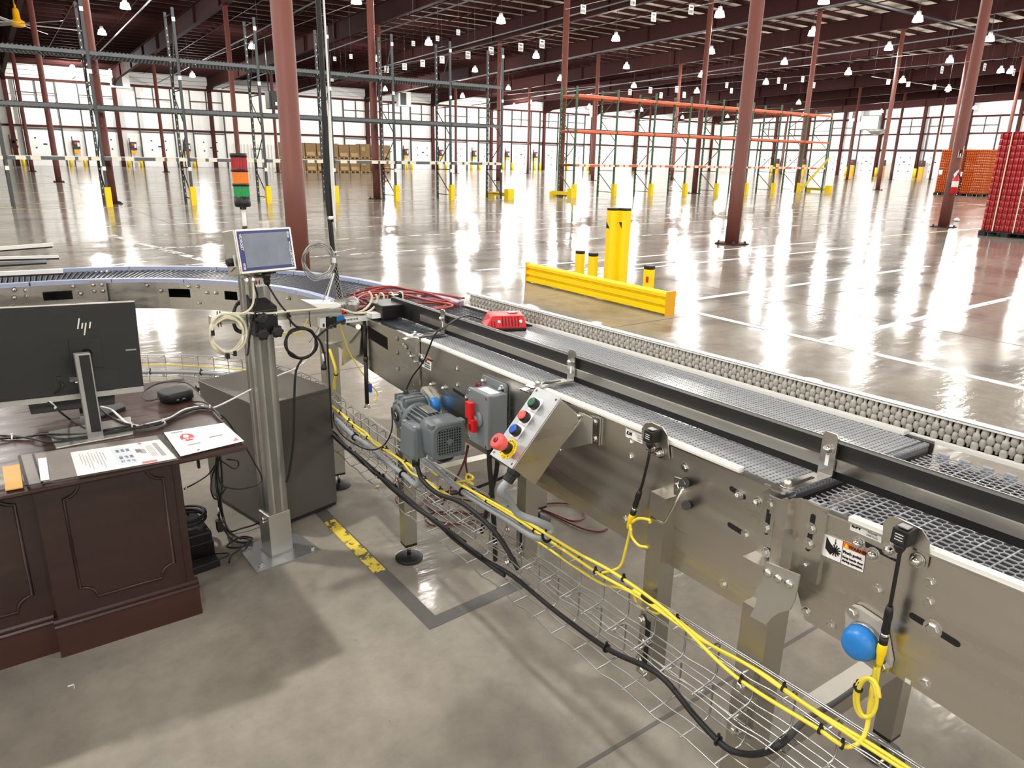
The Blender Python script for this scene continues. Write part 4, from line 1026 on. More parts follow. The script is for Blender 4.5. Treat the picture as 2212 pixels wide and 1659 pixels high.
part('joint_plate', MB().cbox(2.40, 2.47, -.008, -.003, -.24, .006), M['steel'], cc)
bolts(cc, [(2.455, -.07), (2.42, -.085)], 'acorn', w=-.008)
bolts(cc, [(2.62, -.03), (2.62, -.09), (2.62, -.16), (2.5, -.07), (2.53, -.05), (2.55, -.045), (2.46, -.19)], w=-.003)
part('joint_foot', MB().cbox(2.385, 2.46, -.02, -.008, -.3, -.235), M['steel'], cc)
for k in range(3): part('rivet', MB().lathe(cv(2.40+.022*k, -.02, -.262), -NW, [(0, .008), (.004, .007), (.006, .003)], 12), M['bright'], cc)
part('dark_backing', MB().cbox(2.5, 3.3, .12, .13, -.2, -.02), M['pit'], cc)  # dark sheet added to stand for the shade inside the run-in window
part('outer_edge_rail', MB().cbox(3.05, 3.445, .505, .55, -.008, .018), M['blue_uhmw'], cc)
part('inner_edge_rail', MB().cbox(3.28, 3.445, .008, .05, -.012, .01), M['blue_uhmw'], cc)
# tail after the curve, running off the picture to the left
TL = -NW; TE = cur(0, 0, 0)
def tail(d, r, z): return CC+DH*r+TL*d+UZ*z
def tbox(d0, d1, r0, r1, z0, z1):
    return MB().hexa([tail(d0, r0, z0), tail(d1, r0, z0), tail(d1, r1, z0), tail(d0, r1, z0), tail(d0, r0, z1), tail(d1, r0, z1), tail(d1, r1, z1), tail(d0, r1, z1)])
part('tail_plate', tbox(0, .9, RI-.004, RI, zb-.02, zt), M['steel'], cc)
part('tail_plate', tbox(0, .9, RO-.004, RO, zb, zt), M['steel'], cc)
part('joint_plate', arc_slab(RI-.012, RI-.006, zb-.02, zt-.004, th_at(65, 640), T90+.02, 3), M['steel'], cc)
part('under_bed', tbox(0, .9, RI+.03, RO-.03, ZC-.05, ZC-.02), M['pit'], cc)
for k in range(30): place('rib_module', dmc, CC+TL*(k*DP)+UZ*(ZC-.002), cc, rotz=T90)
part('inner_edge_rail', tbox(.005, .16, RI-.01, RI+.03, ZC-.014, ZC+.008), M['blue_uhmw'], cc)
part('outer_edge_rail', tbox(.005, .1, RO-.03, RO+.012, ZC-.006, ZC+.016), M['blue_uhmw'], cc)
# bolts on the inner plate
def cbolt(u, v, r=.009):
    P = Pz(u, v, .93); th = math.atan2((P-CC).dot(DH), (P-CC).dot(NW)); d = -(NW*math.cos(th)+DH*math.sin(th))
    # exact height on the cylinder
    for z in [.80+.004*i for i in range(60)]:
        q = cur(RI-.006, th, z); pr = proj(q)
        if pr[1] < v: break
    part('bolt', MB().acorn(q, d, r), M['bright'], cc)
for u, v in ((172, 619), (173, 635), (348, 616), (350, 629), (354, 656), (28, 626), (57, 627), (31, 643), (59, 640), (36, 666), (63, 668), (668, 645), (444, 619), (464, 620), (446, 633), (466, 634)): cbolt(u, v)
# leg brackets and legs under the curve
def curve_leg(th, r, bracket=True):
    P = cur(r, th, 0); d = -(NW*math.cos(th)+DH*math.sin(th)); t = Vector((-d.y, d.x, 0))
    lg_ = part('leg', MB().box(P+UZ*.44, (.055, .055, .72), (t, d, UZ)), M['steel_dark'], cc)
    part('stud', MB().cyl(P+UZ*.018, P+UZ*.085, .009, 10), M['bright'], lg_)
    part('foot', MB().lathe(P, UZ, [(0, .058), (.01, .06), (.02, .03), (.024, .015)], 18), M['black_soft'], lg_)
    if bracket:
        b = part('leg_bracket', MB().box(P+UZ*(zb+.04)+d*.03, (.085, .006, .26), (t, d, UZ)), M['steel'], cc)
        for a in (-.022, .022):
            for z in (.11, .075, -.005): part('bracket_bolt', MB().acorn(P+UZ*(zb+.04+z)+d*.034+t*a, d, .008), M['bright'], b)
curve_leg(th_at(456, 650), RI-.004)
curve_leg(th_at(456, 650)-.12, RO-.02, False)
curve_leg(th_at(170, 660), RI-.004)
square_leg('leg', cc, 3.43, -.01, .085, ctop(3.4)-.2)
square_leg('leg', cc, 3.40, .62, .085, ctop(3.4)-.2)
part('leg_box', MB().prism([Pw(u, v, -.01) for u, v in ((702, 690), (748, 690), (748, 735), (702, 748))], NW*.05), M['steel'], cc)
part('leg_gusset', MB().prism([Pw(u, v, -.02) for u, v in ((742, 700), (780, 715), (776, 765), (738, 790))], NW*.004), M['steel'], cc)
part('leg_gusset', MB().prism([Pw(u, v, -.03) for u, v in ((748, 735), (775, 708), (777, 712), (752, 742))], NW*.02), M['bright'], cc)
part('spacer_bolt', MB().cyl(Pw(774, 706, .0), Pw(774, 706, -.05), .012, 10), M['bright'], cc)
# loose guide rails over the tail of the curve
for (u, v), (u2, v2), z, r, n_ in (((-60, 541), (114, 528), 1.10, .011, 'topmost'), ((-60, 559), (126, 554), 1.075, .008, 'second'), ((-60, 573), (100, 564), 1.06, .008, 'third'), ((-60, 594), (136, 585), 1.05, .011, 'lowest')):
    a, b = Pz(u, v, z), Pz(u2, v2, z); d = (b-a).normalized(); q = Vector((-d.y, d.x, 0))
    g = thing('side_guide_bar', '%s of four pale guide bars over the conveyor at the left edge' % n_, 'guide rail', (a+b)/2, 'guide bars at the left edge')
    part('bar', MB().hexa([a-q*r-UZ*r, b-q*r-UZ*r, b+q*r-UZ*r, a+q*r-UZ*r, a-q*r+UZ*r, b-q*r+UZ*r, b+q*r+UZ*r, a+q*r+UZ*r]), M['white_uhmw'] if n_ != 'third' else M['bright'], g)
    part('back_strip', MB().hexa([a+q*r-UZ*(r+.012), b+q*r-UZ*(r+.012), b+q*(r+.004)-UZ*(r+.012), a+q*(r+.004)-UZ*(r+.012), a+q*r-UZ*r, b+q*r-UZ*r, b+q*(r+.004)-UZ*r, a+q*(r+.004)-UZ*r]), M['dark'], g)
    part('stand_off', MB().cyl(a+d*.06-UZ*(z-ZC-.03) if z > ZC+.04 else a-UZ*.02, a+d*.06-UZ*r, .006, 8), M['bright'], g)
# ================================================================== EQUIPMENT BOLTED TO THE CONVEYOR
# ---- gearmotor
gz = -.245
g0 = cv(2.29, -.15, gz)
gmz = thing('gearmotor', 'grey gearmotor with square fan grille driving the conveyor shaft', 'motor', cv(2.1, -.15, -.35))
gb = part('gearbox', MB().lathe(cv(2.29, -.05, gz), -NW, [(0, .058), (.012, .064), (.05, .066), (.09, .062), (.1, .054)], 18), M['motor'], gmz, bevel=.002)
part('bore_ring', MB().lathe(cv(2.29, -.149, gz), -NW, [(0, .042), (.005, .042), (.006, .026)], 20), M['motor'], gb)
part('bore', MB().lathe(cv(2.29, -.154, gz), -NW, [(0, .026), (.003, .025), (.004, .015)], 20), M['dark'], gb)
part('bore_core', MB().lathe(cv(2.29, -.156, gz), -NW, [(0, .012), (.006, .013)], 12), M['bright'], gb)
for k in range(8):
    a = 2*math.pi*k/8+.2; part('gear_bolt', MB().hexbolt(cv(2.29, -.149, gz)+(DH*math.cos(a)+UZ*math.sin(a))*.05, -NW, .005, .006, False), M['dull_alu'], gb)
part('gear_housing', MB().hexa([cv(2.245, -.142, gz-.05), cv(2.245, -.06, gz-.05), cv(2.34, -.06, gz-.05), cv(2.34, -.142, gz-.05), cv(2.235, -.142, gz+.07), cv(2.235, -.06, gz+.07), cv(2.335, -.06, gz+.07), cv(2.335, -.142, gz+.07)]), M['motor'], gmz, bevel=.008)
for dx in (-.038, 0, .034): part('housing_rib', MB().cbox(2.29+dx-.004, 2.29+dx+.004, -.145, -.057, gz-.058, gz+.074), M['motor'], gmz)
part('breather', MB().hexbolt(cv(2.30, -.11, gz+.072), UZ, .009, .016), M['dark'], gmz)
part('torque_arm', MB().lathe(cv(2.29, -.05, gz), NW, [(0, .07), (.012, .07)], 24), M['motor'], gmz)
part('name_plate', MB().cbox(2.255, 2.30, -.13, -.09, gz+.0705, gz+.0715), M['alu'], gmz)
part('motor_flange', MB().lathe(cv(2.24, -.11, gz), -DH, [(0, .046), (.03, .052), (.034, .066), (.048, .066), (.05, .05)], 22), M['motor'], gmz)
mb = MB().lathe(cv(2.19, -.11, gz), -DH, [(0, .049), (.16, .049)], 24)
body = part('stator', mb, M['motor'], gmz)
for k in range(26):
    a = 2*math.pi*k/26; d = NW*math.cos(a)+UZ*math.sin(a); c = cv(2.115, -.11, gz)+d*.053; q = DH.cross(d)
    part('cooling_fin', MB().box(c, (.14, .016, .0035), (DH, d, q)), M['motor'], body)
part('rating_plate', MB().box(cv(2.115, -.11, gz)+UZ*.063, (.08, .04, .0015), (DH, NW, UZ)), M['dull_alu'], gmz)
def rsq(c, X, Y, a, r, n=5):
    P = []
    for cx, cy, a0 in ((1, 1, 0), (-1, 1, 90), (-1, -1, 180), (1, -1, 270)):
        for k in range(n+1):
            t = math.radians(a0+90*k/n); P.append(c+X*(cx*(a-r)+r*math.cos(t))+Y*(cy*(a-r)+r*math.sin(t)))
    return P
fc = cv(2.055, -.11, gz-.004)
R_ = [rsq(fc-DH*d, NW, UZ, a, a*.45) for d, a in ((0, .058), (.008, .066), (.05, .067), (.085, .066), (.1, .06))]
cov = part('fan_cover', MB().rings(R_), M['motor'], gmz)
part('grille_recess', MB().rings([rsq(fc-DH*.1002, NW, UZ, .046, .018), rsq(fc-DH*.1007, NW, UZ, .046, .018)]), M['black'], cov)
for k in range(10):
    o = -.0432+.0096*k
    part('grille_bar', MB().box(fc-DH*.1014+NW*o, (.0025, .003, .09-(.02 if k in (0, 9) else 0)), (NW, DH, UZ)), M['motor'], cov)
    part('grille_bar', MB().box(fc-DH*.1014+UZ*o, (.09-(.02 if k in (0, 9) else 0), .003, .0025), (NW, DH, UZ)), M['motor'], cov)
part('grille_hub', MB().lathe(fc-DH*.1, -DH, [(0, .01), (.004, .011)], 14), M['motor'], cov)
for a in (-1, 1):
    for b in (-1, 1): part('cover_lug', MB().box(fc-DH*.078+NW*a*.057+UZ*b*.057, (.016, .034, .016), (NW, DH, UZ)), M['motor'], cov, bevel=.003)
tb = part('terminal_box', MB().hexa([cv(2.035, -.215, gz-.085), cv(2.035, -.155, gz-.085), cv(2.14, -.155, gz-.085), cv(2.14, -.215, gz-.085), cv(2.035, -.205, gz+.03), cv(2.035, -.155, gz+.03), cv(2.14, -.155, gz+.03), cv(2.14, -.205, gz+.03)]), M['motor'], gmz, bevel=.008)
part('box_lid_seam', MB().cbox(2.032, 2.143, -.197, -.193, gz-.088, gz+.033), M['box_grey'], tb)
for a, b in ((2.047, gz+.033), (2.128, gz+.033)): part('lid_screw', MB().lathe(cv(a, -.195, b-.004), UZ, [(0, .007), (.006, .006)], 10), M['dull_alu'], tb)
part('cable_gland', MB().cyl(cv(2.065, -.185, gz-.085), cv(2.065, -.185, gz-.118), .014, 10), M['black'], tb)
part('rubber_mount', MB().lathe(cv(2.0, -.11, gz-.06), -UZ, [(0, .035), (.02, .036), (.03, .02)], 16), M['black_soft'], gmz)
part('shaft', MB().cyl(cv(2.29, -.06, gz), cv(2.29, .0, gz), .018, 14), M['bright'], gmz)
part('shaft_collar', MB().lathe(cv(2.24, -.012, gz+.03), -NW, [(0, .03), (.03, .028)], 18), M['blue_cap'], gmz, 'blue collar on the motor shaft')
fl2 = part('flange_bearing', MB().prism([cv(2.29+a, -.001, gz+b) for a, b in ((-.09, -.05), (-.06, -.075), (.03, -.03), (.06, .0), (.075, .06), (.06, .075), (-.02, .045), (-.07, .01))], -NW*.02), M['roller'], gmz, 'pale flange bearing behind the motor')
# ---- disconnect switch
ds = thing('disconnect_switch', 'grey disconnect switch box with red rotary handle on the conveyor side', 'switch', cv(1.81, -.05, -.22))
part('mount_plate', MB().prism([cv(a, -.002, b) for a, b in ((1.765, -.215), (1.915, -.215), (1.915, -.03), (1.908, -.022), (1.772, -.022), (1.765, -.03))], -NW*.008), M['box_grey'], ds)
for a in (1.785, 1.895): part('mount_bolt', MB().acorn(cv(a, -.01, -.038), -NW, .008), M['bright'], ds)
bx_ = part('enclosure', MB().cbox(1.745, 1.865, -.078, -.014, -.218, -.045), M['box_grey'], ds, bevel=.004)
part('lid', MB().cbox(1.742, 1.868, -.088, -.074, -.221, -.042), M['box_grey'], ds, bevel=.003)
for a in (1.751, 1.858):
    for b in (-.212, -.052): part('lid_screw', MB().lathe(cv(a, -.088, b), -NW, [(0, .0045), (.002, .004)], 10), M['bright'], ds)
part('top_label', MB().cbox(1.765, 1.845, -.066, -.03, -.0448, -.0442), M['paper'], ds)
part('dial', MB().lathe(cv(1.795, -.088, -.13), -NW, [(0, .026), (.008, .024), (.01, .015)], 18), M['box_grey'], ds)
hd = part('handle', MB().cbox(1.80, 1.835, -.118, -.1, -.13, -.075), M['red'], ds, 'red rotary handle', bevel=.003)
part('handle_lower', MB().cbox(1.788, 1.822, -.116, -.098, -.172, -.128), M['red'], hd, bevel=.003)
part('handle_cut', MB().cbox(1.799, 1.812, -.1175, -.1155, -.165, -.145), M['red_dark'], hd)
part('handle_stem', MB().cyl(cv(1.802, -.088, -.132), cv(1.802, -.105, -.132), .014, 12), M['box_grey'], ds)
part('cable_gland', MB().cyl(cv(1.80, -.045, -.218), cv(1.80, -.045, -.245), .015, 10), M['black'], ds)
# ---- push-button station: face leaning back towards the operator
F0 = cv(1.465, -.10, .057); F1 = cv(1.465, -.243, -.107)
SL = (F1-F0); LL = SL.length; SL = SL/LL; SR = -DH.copy(); SN = SR.cross(SL); 
if SN.dot(NW) > 0: SN = -SN
SWD = .105
def fa(x, y, d=0.0): return F0+SR*x+SL*y+SN*d              # x to the right across the face, y down the slope, d out of it
ps = thing('push_button_station', 'tilted stainless push button station with emergency stop on the conveyor', 'control station', fa(.05, LL*.6, -.1))
part('enclosure', MB().hexa([fa(0, 0, -.1), fa(SWD, 0, -.1), fa(SWD, LL, -.1), fa(0, LL, -.1), fa(0, 0, -.002), fa(SWD, 0, -.002), fa(SWD, LL, -.002), fa(0, LL, -.002)]), M['steel'], ps, bevel=.003)
part('face_plate', MB().hexa([fa(-.002, -.002, -.002), fa(SWD+.002, -.002, -.002), fa(SWD+.002, LL+.002, -.002), fa(-.002, LL+.002, -.002), fa(-.002, -.002, .001), fa(SWD+.002, -.002, .001), fa(SWD+.002, LL+.002, .001), fa(-.002, LL+.002, .001)]), M['alu_plate'], ps)
for x in (.008, SWD-.008):
    for y in (.008, LL-.008): part('face_screw', MB().lathe(fa(x, y, .001), SN, [(0, .0042), (.0015, .0035)], 10), M['bright'], ps)
for y, m, nm in ((.042, 'green_btn', 'green push button'), (.085, 'pink_red', 'red push button'), (.128, 'blue_btn', 'blue push button')):
    pl = part('legend_plate', MB().hexa([fa(.022, y-.03+.012, .001), fa(.058, y-.03+.012, .001), fa(.058, y+.022, .001), fa(.022, y+.022, .001), fa(.022, y-.018, .0022), fa(.058, y-.018, .0022), fa(.058, y+.022, .0022), fa(.022, y+.022, .0022)]), M['paper'], ps)
    bt = part('push_button', MB().lathe(fa(.04, y+.003, .002), SN, [(0, .0155), (.014, .015), (.018, .0135)], 18), M['black'], ps, nm)
    part('button_face', MB().lathe(fa(.04, y+.003, .018), SN, [(0, .013), (.006 if m == 'pink_red' else .003, .0125), (.007 if m == 'pink_red' else .004, .008)], 18), M[m], bt)
ec = fa(.05, .182)
part('stop_ring', MB().lathe(ec+SN*.001, SN, [(0, .0295), (.0012, .0295)], 28), M['yellow'], ps, 'yellow emergency stop ring')
for txt, a0, a1, flip in (('EMERGENCY', 150, 10, False), ('STOP', 225, 315, True)):
    n = len(txt)
    for k, ch in enumerate(txt):
        a = math.radians(a0+(a1-a0)*k/(n-1)); d = SR*math.cos(a)-SL*math.sin(a)
        u_ = d if not flip else -d
        text('ring_letter', ch, M['ink'], ps, ec+d*(.0205 if not flip else .0272)+SN*.0024, u_.cross(SN), u_, .0082, 'CENTER')
es = part('stop_stem', MB().lathe(ec+SN*.002, SN, [(0, .0165), (.018, .015), (.02, .012)], 18), M['black'], ps)
part('stop_button', MB().lathe(ec+SN*.02, SN, [(0, .014), (.004, .018), (.022, .0225), (.03, .0215), (.033, .017)], 24), M['pink_red'], es, 'faded red mushroom emergency stop button')
part('stop_lens', MB().lathe(ec+SN*.053, SN, [(0, .008), (.002, .007), (.003, .003)], 14), M['red_dark'], es)
part('cable_gland', MB().lathe(fa(.06, LL, -.05), SL, [(0, .019), (.012, .019), (.014, .016), (.034, .016), (.036, .012)], 10, smooth=False), M['black'], ps)
bk_ = part('mount_bracket', MB().prism([Pw(u, v, -.03) for u, v in ((1258, 893), (1278, 903), (1277, 958), (1213, 972), (1207, 966), (1252, 905))], NW*.004), M['alu'], ps)
part('bracket_edge', MB().tube([Pw(u, v, -.032) for u, v in ((1255, 905), (1207, 966), (1212, 973))], .0025, 6, raw=True), M['bright'], ps)
part('bracket_lug', MB().prism([Pw(u, v, -.006) for u, v in ((1275, 898), (1296, 905), (1293, 962), (1276, 956))], NW*.005), M['bright'], ps)
for v in (911, 947): part('bracket_bolt', MB().hexbolt(Pw(1284, v, -.006), -NW, .008, .006), M['bright'], ps)
part('hinge_bolt', MB().acorn(Pw(1255, 897, -.03), -NW, .006), M['bright'], ps)
# ---- photo-eye sensors
def photo_eye(tl, tr, bl, br, hd, lab, tiltpts):
    t = thing('photo_eye', lab, 'sensor', Pw(hd[0], hd[1], -.02))
    P = [Pw(u, v, -.003) for u, v in tiltpts]
    pl = part('bracket', MB().prism(P, -NW*.003), M['steel'], t)
    c = Pw(hd[0], hd[1], -.022)
    o = part('sensor_body', MB().hexa([c-DH*-.014-UZ*.016-NW*.014, c+DH*-.014-UZ*.016-NW*.014, c+DH*-.014-UZ*.016+NW*.016, c-DH*-.014-UZ*.016+NW*.016, c-DH*-.014+UZ*.012-NW*.012, c+DH*-.014+UZ*.012-NW*.012, c+DH*-.014+UZ*.016+NW*.016, c-DH*-.014+UZ*.016+NW*.016]), M['black'], t, bevel=.0015)
    part('sensor_top', MB().box(c+UZ*.0155, (.018, .016, .002), (DH, NW, UZ)), M['dull_alu'], o)
    part('sensor_print', MB().box(c-NW*.0137-UZ*.002, (.02, .0006, .018), (DH, NW, UZ)), M['dark'], o)
    for k in range(3): part('print_line', MB().box(c-NW*.0143-UZ*(-.004+.005*k), (.014, .0005, .0012), (DH, NW, UZ)), M['white'], o)
    part('cable_boss', MB().lathe(c-UZ*.016-NW*.004, -UZ, [(0, .011), (.008, .009), (.016, .0055)], 10), M['black'], o)
    return t, c-UZ*.03-NW*.004
e1, c1 = photo_eye(0, 0, 0, 0, (1408, 940), 'left photo eye on a rounded steel bracket at the belt edge', ((1390, 960), (1388, 925), (1396, 914), (1410, 913), (1432, 922), (1442, 938), (1445, 962), (1447, 990), (1440, 993), (1412, 982), (1408, 966)))
e2, c2 = photo_eye(0, 0, 0, 0, (1952, 1155), 'right photo eye on a rounded steel bracket above the blue bearing', ((1908, 1165), (1910, 1128), (1922, 1115), (1942, 1118), (1992, 1142), (2008, 1166), (2010, 1193), (2004, 1226), (1996, 1231), (1912, 1196), (1908, 1190)))
for t, pts in ((e1, ((1427, 978), (1408, 968))), (e2, ((1924, 1187), (1982, 1210)))):
    for u, v in pts: part('bracket_bolt', MB().acorn(Pw(u, v, -.007), -NW, .009), M['bright'], t)
def drop(name, t, c, pts):
    k = part(name, MB().tube([c]+pts, .0035, 8), M['black'], t)
    e = pts[-1]; d = (pts[-1]-pts[-2]).normalized()
    part('plug', MB().lathe(e-d*.004, d, [(0, .0055), (.01, .007), (.025, .0075), (.03, .0065), (.05, .0075), (.055, .006)], 10), M['black'], k)
    part('plug_ring', MB().lathe(e+d*.05, d, [(0, .0072), (.008, .0072)], 10), M['bright'], k)
    part('plug_nut', MB().lathe(e+d*.058, d, [(0, .0075), (.014, .0075)], 10), M['black'], k)
    part('yellow_plug', MB().lathe(e+d*.071, d, [(0, .0068), (.006, .0085), (.02, .0085), (.026, .007), (.04, .006), (.048, .004)], 10), M['yellow'], k)
    return e+d*.115
Y1 = drop('sensor_lead', e1, c1, [Pw(1402, 985, -.03), Pw(1389, 1040, -.03), Pw(1382, 1062, -.03)])
Y2 = drop('sensor_lead', e2, c2, [Pw(1946, 1180, -.03), Pw(1932, 1260, -.03), Pw(1922, 1313, -.03)])
# ---- labels on the plates
def decal(parent, u0, v0, u1, v1, u2, v2, w=0.0, m='paper', name='label'):
    """label with corners top-left, top-right, bottom-left on the plate; returns origin, right, down"""
    A, B_, C = Pw(u0, v0, w-.0006), Pw(u1, v1, w-.0006), Pw(u2, v2, w-.0006)
    R = B_-A; D = C-A
    o = part(name, MB().prism([A, B_, B_+D, C], -NW*.0006), M[m], parent)
    return A-NW*.0007, R, D
def warning(parent, A, R, D):
    f = lambda x, y: A+R*x+D*y
    def q(x0, x1, y0, y1, m, n_, lift=.0003): part(n_, MB().prism([f(x0, y0), f(x1, y0), f(x1, y1), f(x0, y1)], -NW*lift), M[m], parent)
    q(.0, 1, .0, .015, 'ink', 'label_line'); q(.0, 1, .985, 1, 'ink', 'label_line'); q(.0, .012, 0, 1, 'ink', 'label_line'); q(.988, 1, 0, 1, 'ink', 'label_line'); q(.46, .472, 0, 1, 'ink', 'label_line')
    q(.472, .985, .02, .27, 'orange_lbl', 'label_band')
    w = -NW*.0004
    part('warning_triangle', MB().prism([f(.50, .24), f(.545, .05), f(.59, .24)], w), M['yellow'], parent)
    L_ = D.length
    def tx(s, x, y, sz): text('label_text', s, M['ink'], parent, f(x, y)+w*1.6, R, -D, sz*L_, extrude=.0001, wgt=.0004)
    tx('WARNING', .60, .23, .2); tx('Pinch point.', .49, .5, .17); tx('Keep hands clear', .49, .7, .125); tx('during operation.', .49, .86, .125)
    part('pinch_hand', MB().prism([f(x, y) for x, y in ((.07, .1), (.27, .52), (.40, .62), (.40, .68), (.28, .66), (.20, .82), (.07, .62))], w), M['ink'], parent)
    for a in range(6):
        an = math.pi*a/6+.26; c = f(.30, .56); d = (R.normalized()*math.cos(an)+D.normalized()*math.sin(an)); n_ = d.cross(NW).normalized()*.0012
        part('pinch_star', MB().prism([c-d*.012-n_, c+d*.012-n_, c+d*.012+n_, c-d*.012+n_], w*1.3), M['ink'], parent)
    part('pinch_arrow', MB().prism([f(.285, .06), f(.30, .06), f(.30, .22), f(.32, .22), f(.2925, .32), f(.265, .22), f(.285, .22)], w), M['ink'], parent)
A, R_, D_ = decal(cg, 1781, 1151, 1873, 1188, 1775, 1199); warning(cg, A, R_, D_)
A, R_, D_ = decal(cb, 907, 763, 933, 775, 906, 789); warning(cb, A, R_, D_)
for par_, (u0, v0, u1, v1, u2, v2), lines in ((cg, (1838, 1121, 1906, 1149, 1836, 1144), ['LT-401-PE1', 'PE20198', 'LINE FULL']), (cb, (1352, 924, 1394, 942, 1352, 943), ['LT-401-PE2', 'PE20197', 'LOW'])):
    A, R_, D_ = decal(par_, u0, v0, u1, v1, u2, v2)
    text('logo_text', 'iLM', M['ink'], par_, A+R_*.05+D_*.62-NW*.0006, R_, -D_, D_.length*.55, extrude=.0001, wgt=.0006, shear=.2)
    for k, s_ in enumerate(lines): text('label_text', s_, M['dark'], par_, A+R_*.72+D_*(.34+.26*k)-NW*.0006, R_, -D_, D_.length*.24, 'CENTER', extrude=.0001)
A, R_, D_ = decal(cb, 950, 746.5, 962, 752, 950, 749)
# ================================================================== DESK, CABINET, OPERATOR POST
# ---- desk
DTX, DY0, DY1, DZ = .607, 2.39, 3.31, .765
dk = thing('executive_desk', 'dark cherry executive desk with moulded panels and worn top', 'desk', (-.3, 2.85, 0))
prof = [(.03, .728), (.012, .732), (.0, .742), (.0, .75), (.006, .757), (.012, .759), (.016, .765)]
R_ = []
def loop(o, z): return [Vector((-1.35+o, DY0+o, z)), Vector((DTX-o, DY0+o, z)), Vector((DTX-o, DY1-o, z)), Vector((-1.35+o, DY1-o, z))]
part('desk_top', MB().rings([loop(.05, .72)]+[loop(o, z) for o, z in prof], smooth=False), M['wood_top'], dk)
part('top_apron', MB().bx(-1.3, .56, DY0+.1, DY1-.08, .70, .722), M['wood'], dk)
part('pedestal', MB().bx(-.018, .43, 2.655, 3.28, .0, .70), M['wood'], dk)
part('modesty_panel', MB().bx(-1.3, -.018, 2.70, 2.72, .0, .70), M['wood'], dk)
part('left_pedestal', MB().bx(-1.3, -.9, 2.72, 3.28, .0, .70), M['wood'], dk)
def plinth(x0, x1, y, name):
    part(name, MB().bx(x0, x1, y-.002, y+.06, 0, .118), M['wood_red'], dk)
    part('plinth_moulding', MB().prism([Vector((x0-.002, y+a, z)) for a, z in ((.03, .118), (-.006, .118), (-.008, .124), (-.002, .130), (.004, .133), (.004, .138), (.010, .145), (.03, .147))], (x1-x0+.004, 0, 0)), M['wood'], dk)
plinth(-.03, .442, 2.645, 'plinth'); plinth(-1.32, -.031, 2.69, 'plinth')
part('plinth', MB().bx(.43, .442, 2.645, 3.29, 0, .118), M['wood_red'], dk)
part('plinth_moulding', MB().bx(.426, .438, 2.66, 3.29, .118, .145), M['wood'], dk)
def moulding(x0, x1, z0, z1, y, r=.05, w=.006):
    def arc(cx, cz_, a0, a1): return [Vector((cx+r*math.cos(math.radians(a0+(a1-a0)*k/6)), y, cz_+r*math.sin(math.radians(a0+(a1-a0)*k/6)))) for k in range(7)]
    P = arc(x0, z0, 90, 0)+arc(x1, z0, 180, 90)+arc(x1, z1, 270, 180)+arc(x0, z1, 0, -90)
    part('panel_moulding', MB().tube(P, w, 6, closed=True, raw=True), M['wood'], dk)
    part('raised_field', MB().prism([Vector((p.x*.97+(x0+x1)/2*.03, p.y-.0005, p.z*.97+(z0+z1)/2*.03)) for p in P], (0, .003, 0)), M['wood'], dk)
moulding(.062, .37, .195, .64, 2.653); moulding(-.55, -.075, .195, .64, 2.698); moulding(-1.2, -.62, .195, .64, 2.698)
part('corner_bead', MB().bx(.404, .408, 2.648, 2.654, .15, .7), M['wood'], dk)
# ---- papers on the desk
def sheet(name, quad, z, m, lab, cat, lift=.0012, group=None):
    P = [Pz(u, v, z) for u, v in quad]
    t = thing(name, lab, cat, sum(P, Vector())/len(P), group)
    part('sheet', MB().prism(P, UZ*lift), M[m], t)
    A, R, D = P[0], P[1]-P[0], P[3]-P[0]
    return t, (lambda x, y, h=lift+.0002: P[0]*(1-x)*(1-y)+P[1]*x*(1-y)+P[2]*x*y+P[3]*(1-x)*y+UZ*h), R, D
def fquad(t, f, x0, x1, y0, y1, m, n_='print', h=.0016): part(n_, MB().prism([f(x0, y0, h), f(x1, y0, h), f(x1, y1, h), f(x0, y1, h)], UZ*.0002), M[m], t)
M['print_grey'] = mat('grey_print', (150, 150, 155), .7); M['print_blue'] = mat('pale_blue_print', (205, 222, 240), .7)
t, f, R, D = sheet('instruction_sheet', ((152, 978), (345, 950), (385, 993), (168, 1030)), DZ+.003, 'paper', 'white printed instruction sheet in the clear sleeve on the desk', 'paper')
for x0, x1, y0, y1, m in ((.42, .62, .1, .85, 'print_blue'), (.88, .93, .12, .75, 'print_grey'), (.70, .76, .32, .52, 'print_grey')): fquad(t, f, x0, x1, y0, y1, m)
for k in range(3):
    for j in range(2):
        c = (.46+.055*k, .2+.3*j); fquad(t, f, c[0], c[0]+.035, c[1], c[1]+.12, 'ink', 'picture')
        c = (.46+.055*k, .68); fquad(t, f, c[0], c[0]+.035, c[1], c[1]+.1, 'ink', 'picture')
fquad(t, f, .66, .72, .3, .45, 'ink', 'picture'); fquad(t, f, .645, .80, .86, .94, 'red', 'red_strip'); fquad(t, f, .735, .775, .02, .1, 'red', 'red_mark')
for k in range(9): fquad(t, f, .08+.03*k, .088+.03*k, .12+.05*(k % 3), .55+.1*(k % 4), 'print_grey', 'text_line')
for k in range(4): fquad(t, f, .79+.018*k, .797+.018*k, .2, .7, 'print_grey', 'text_line')
t, f, R, D = sheet('stop_notice', ((354, 935), (483, 914), (527, 953), (390, 986)), DZ+.002, 'paper', 'white notice sheet with red octagon reading STOP at the desk corner', 'paper')
P8 = [f(.30+.115*math.cos(math.pi/8+math.pi/4*k)-.02, .36+.165*math.sin(math.pi/8+math.pi/4*k), .0016) for k in range(8)]
part('stop_octagon', MB().prism(P8, UZ*.0003), M['red'], t)
text('stop_text', 'STOP', M['white'], t, f(.19, .47, .0021), f(1, .5)-f(0, .5), f(.5, 0)-f(.5, 1), .0205, extrude=.0001, wgt=.0006)
part('hand_sign', MB().prism([f(x, y, .002) for x, y in ((.22, .36), (.235, .27), (.27, .25), (.31, .27), (.32, .33), (.29, .38))], UZ*.0002), M['white'], t)
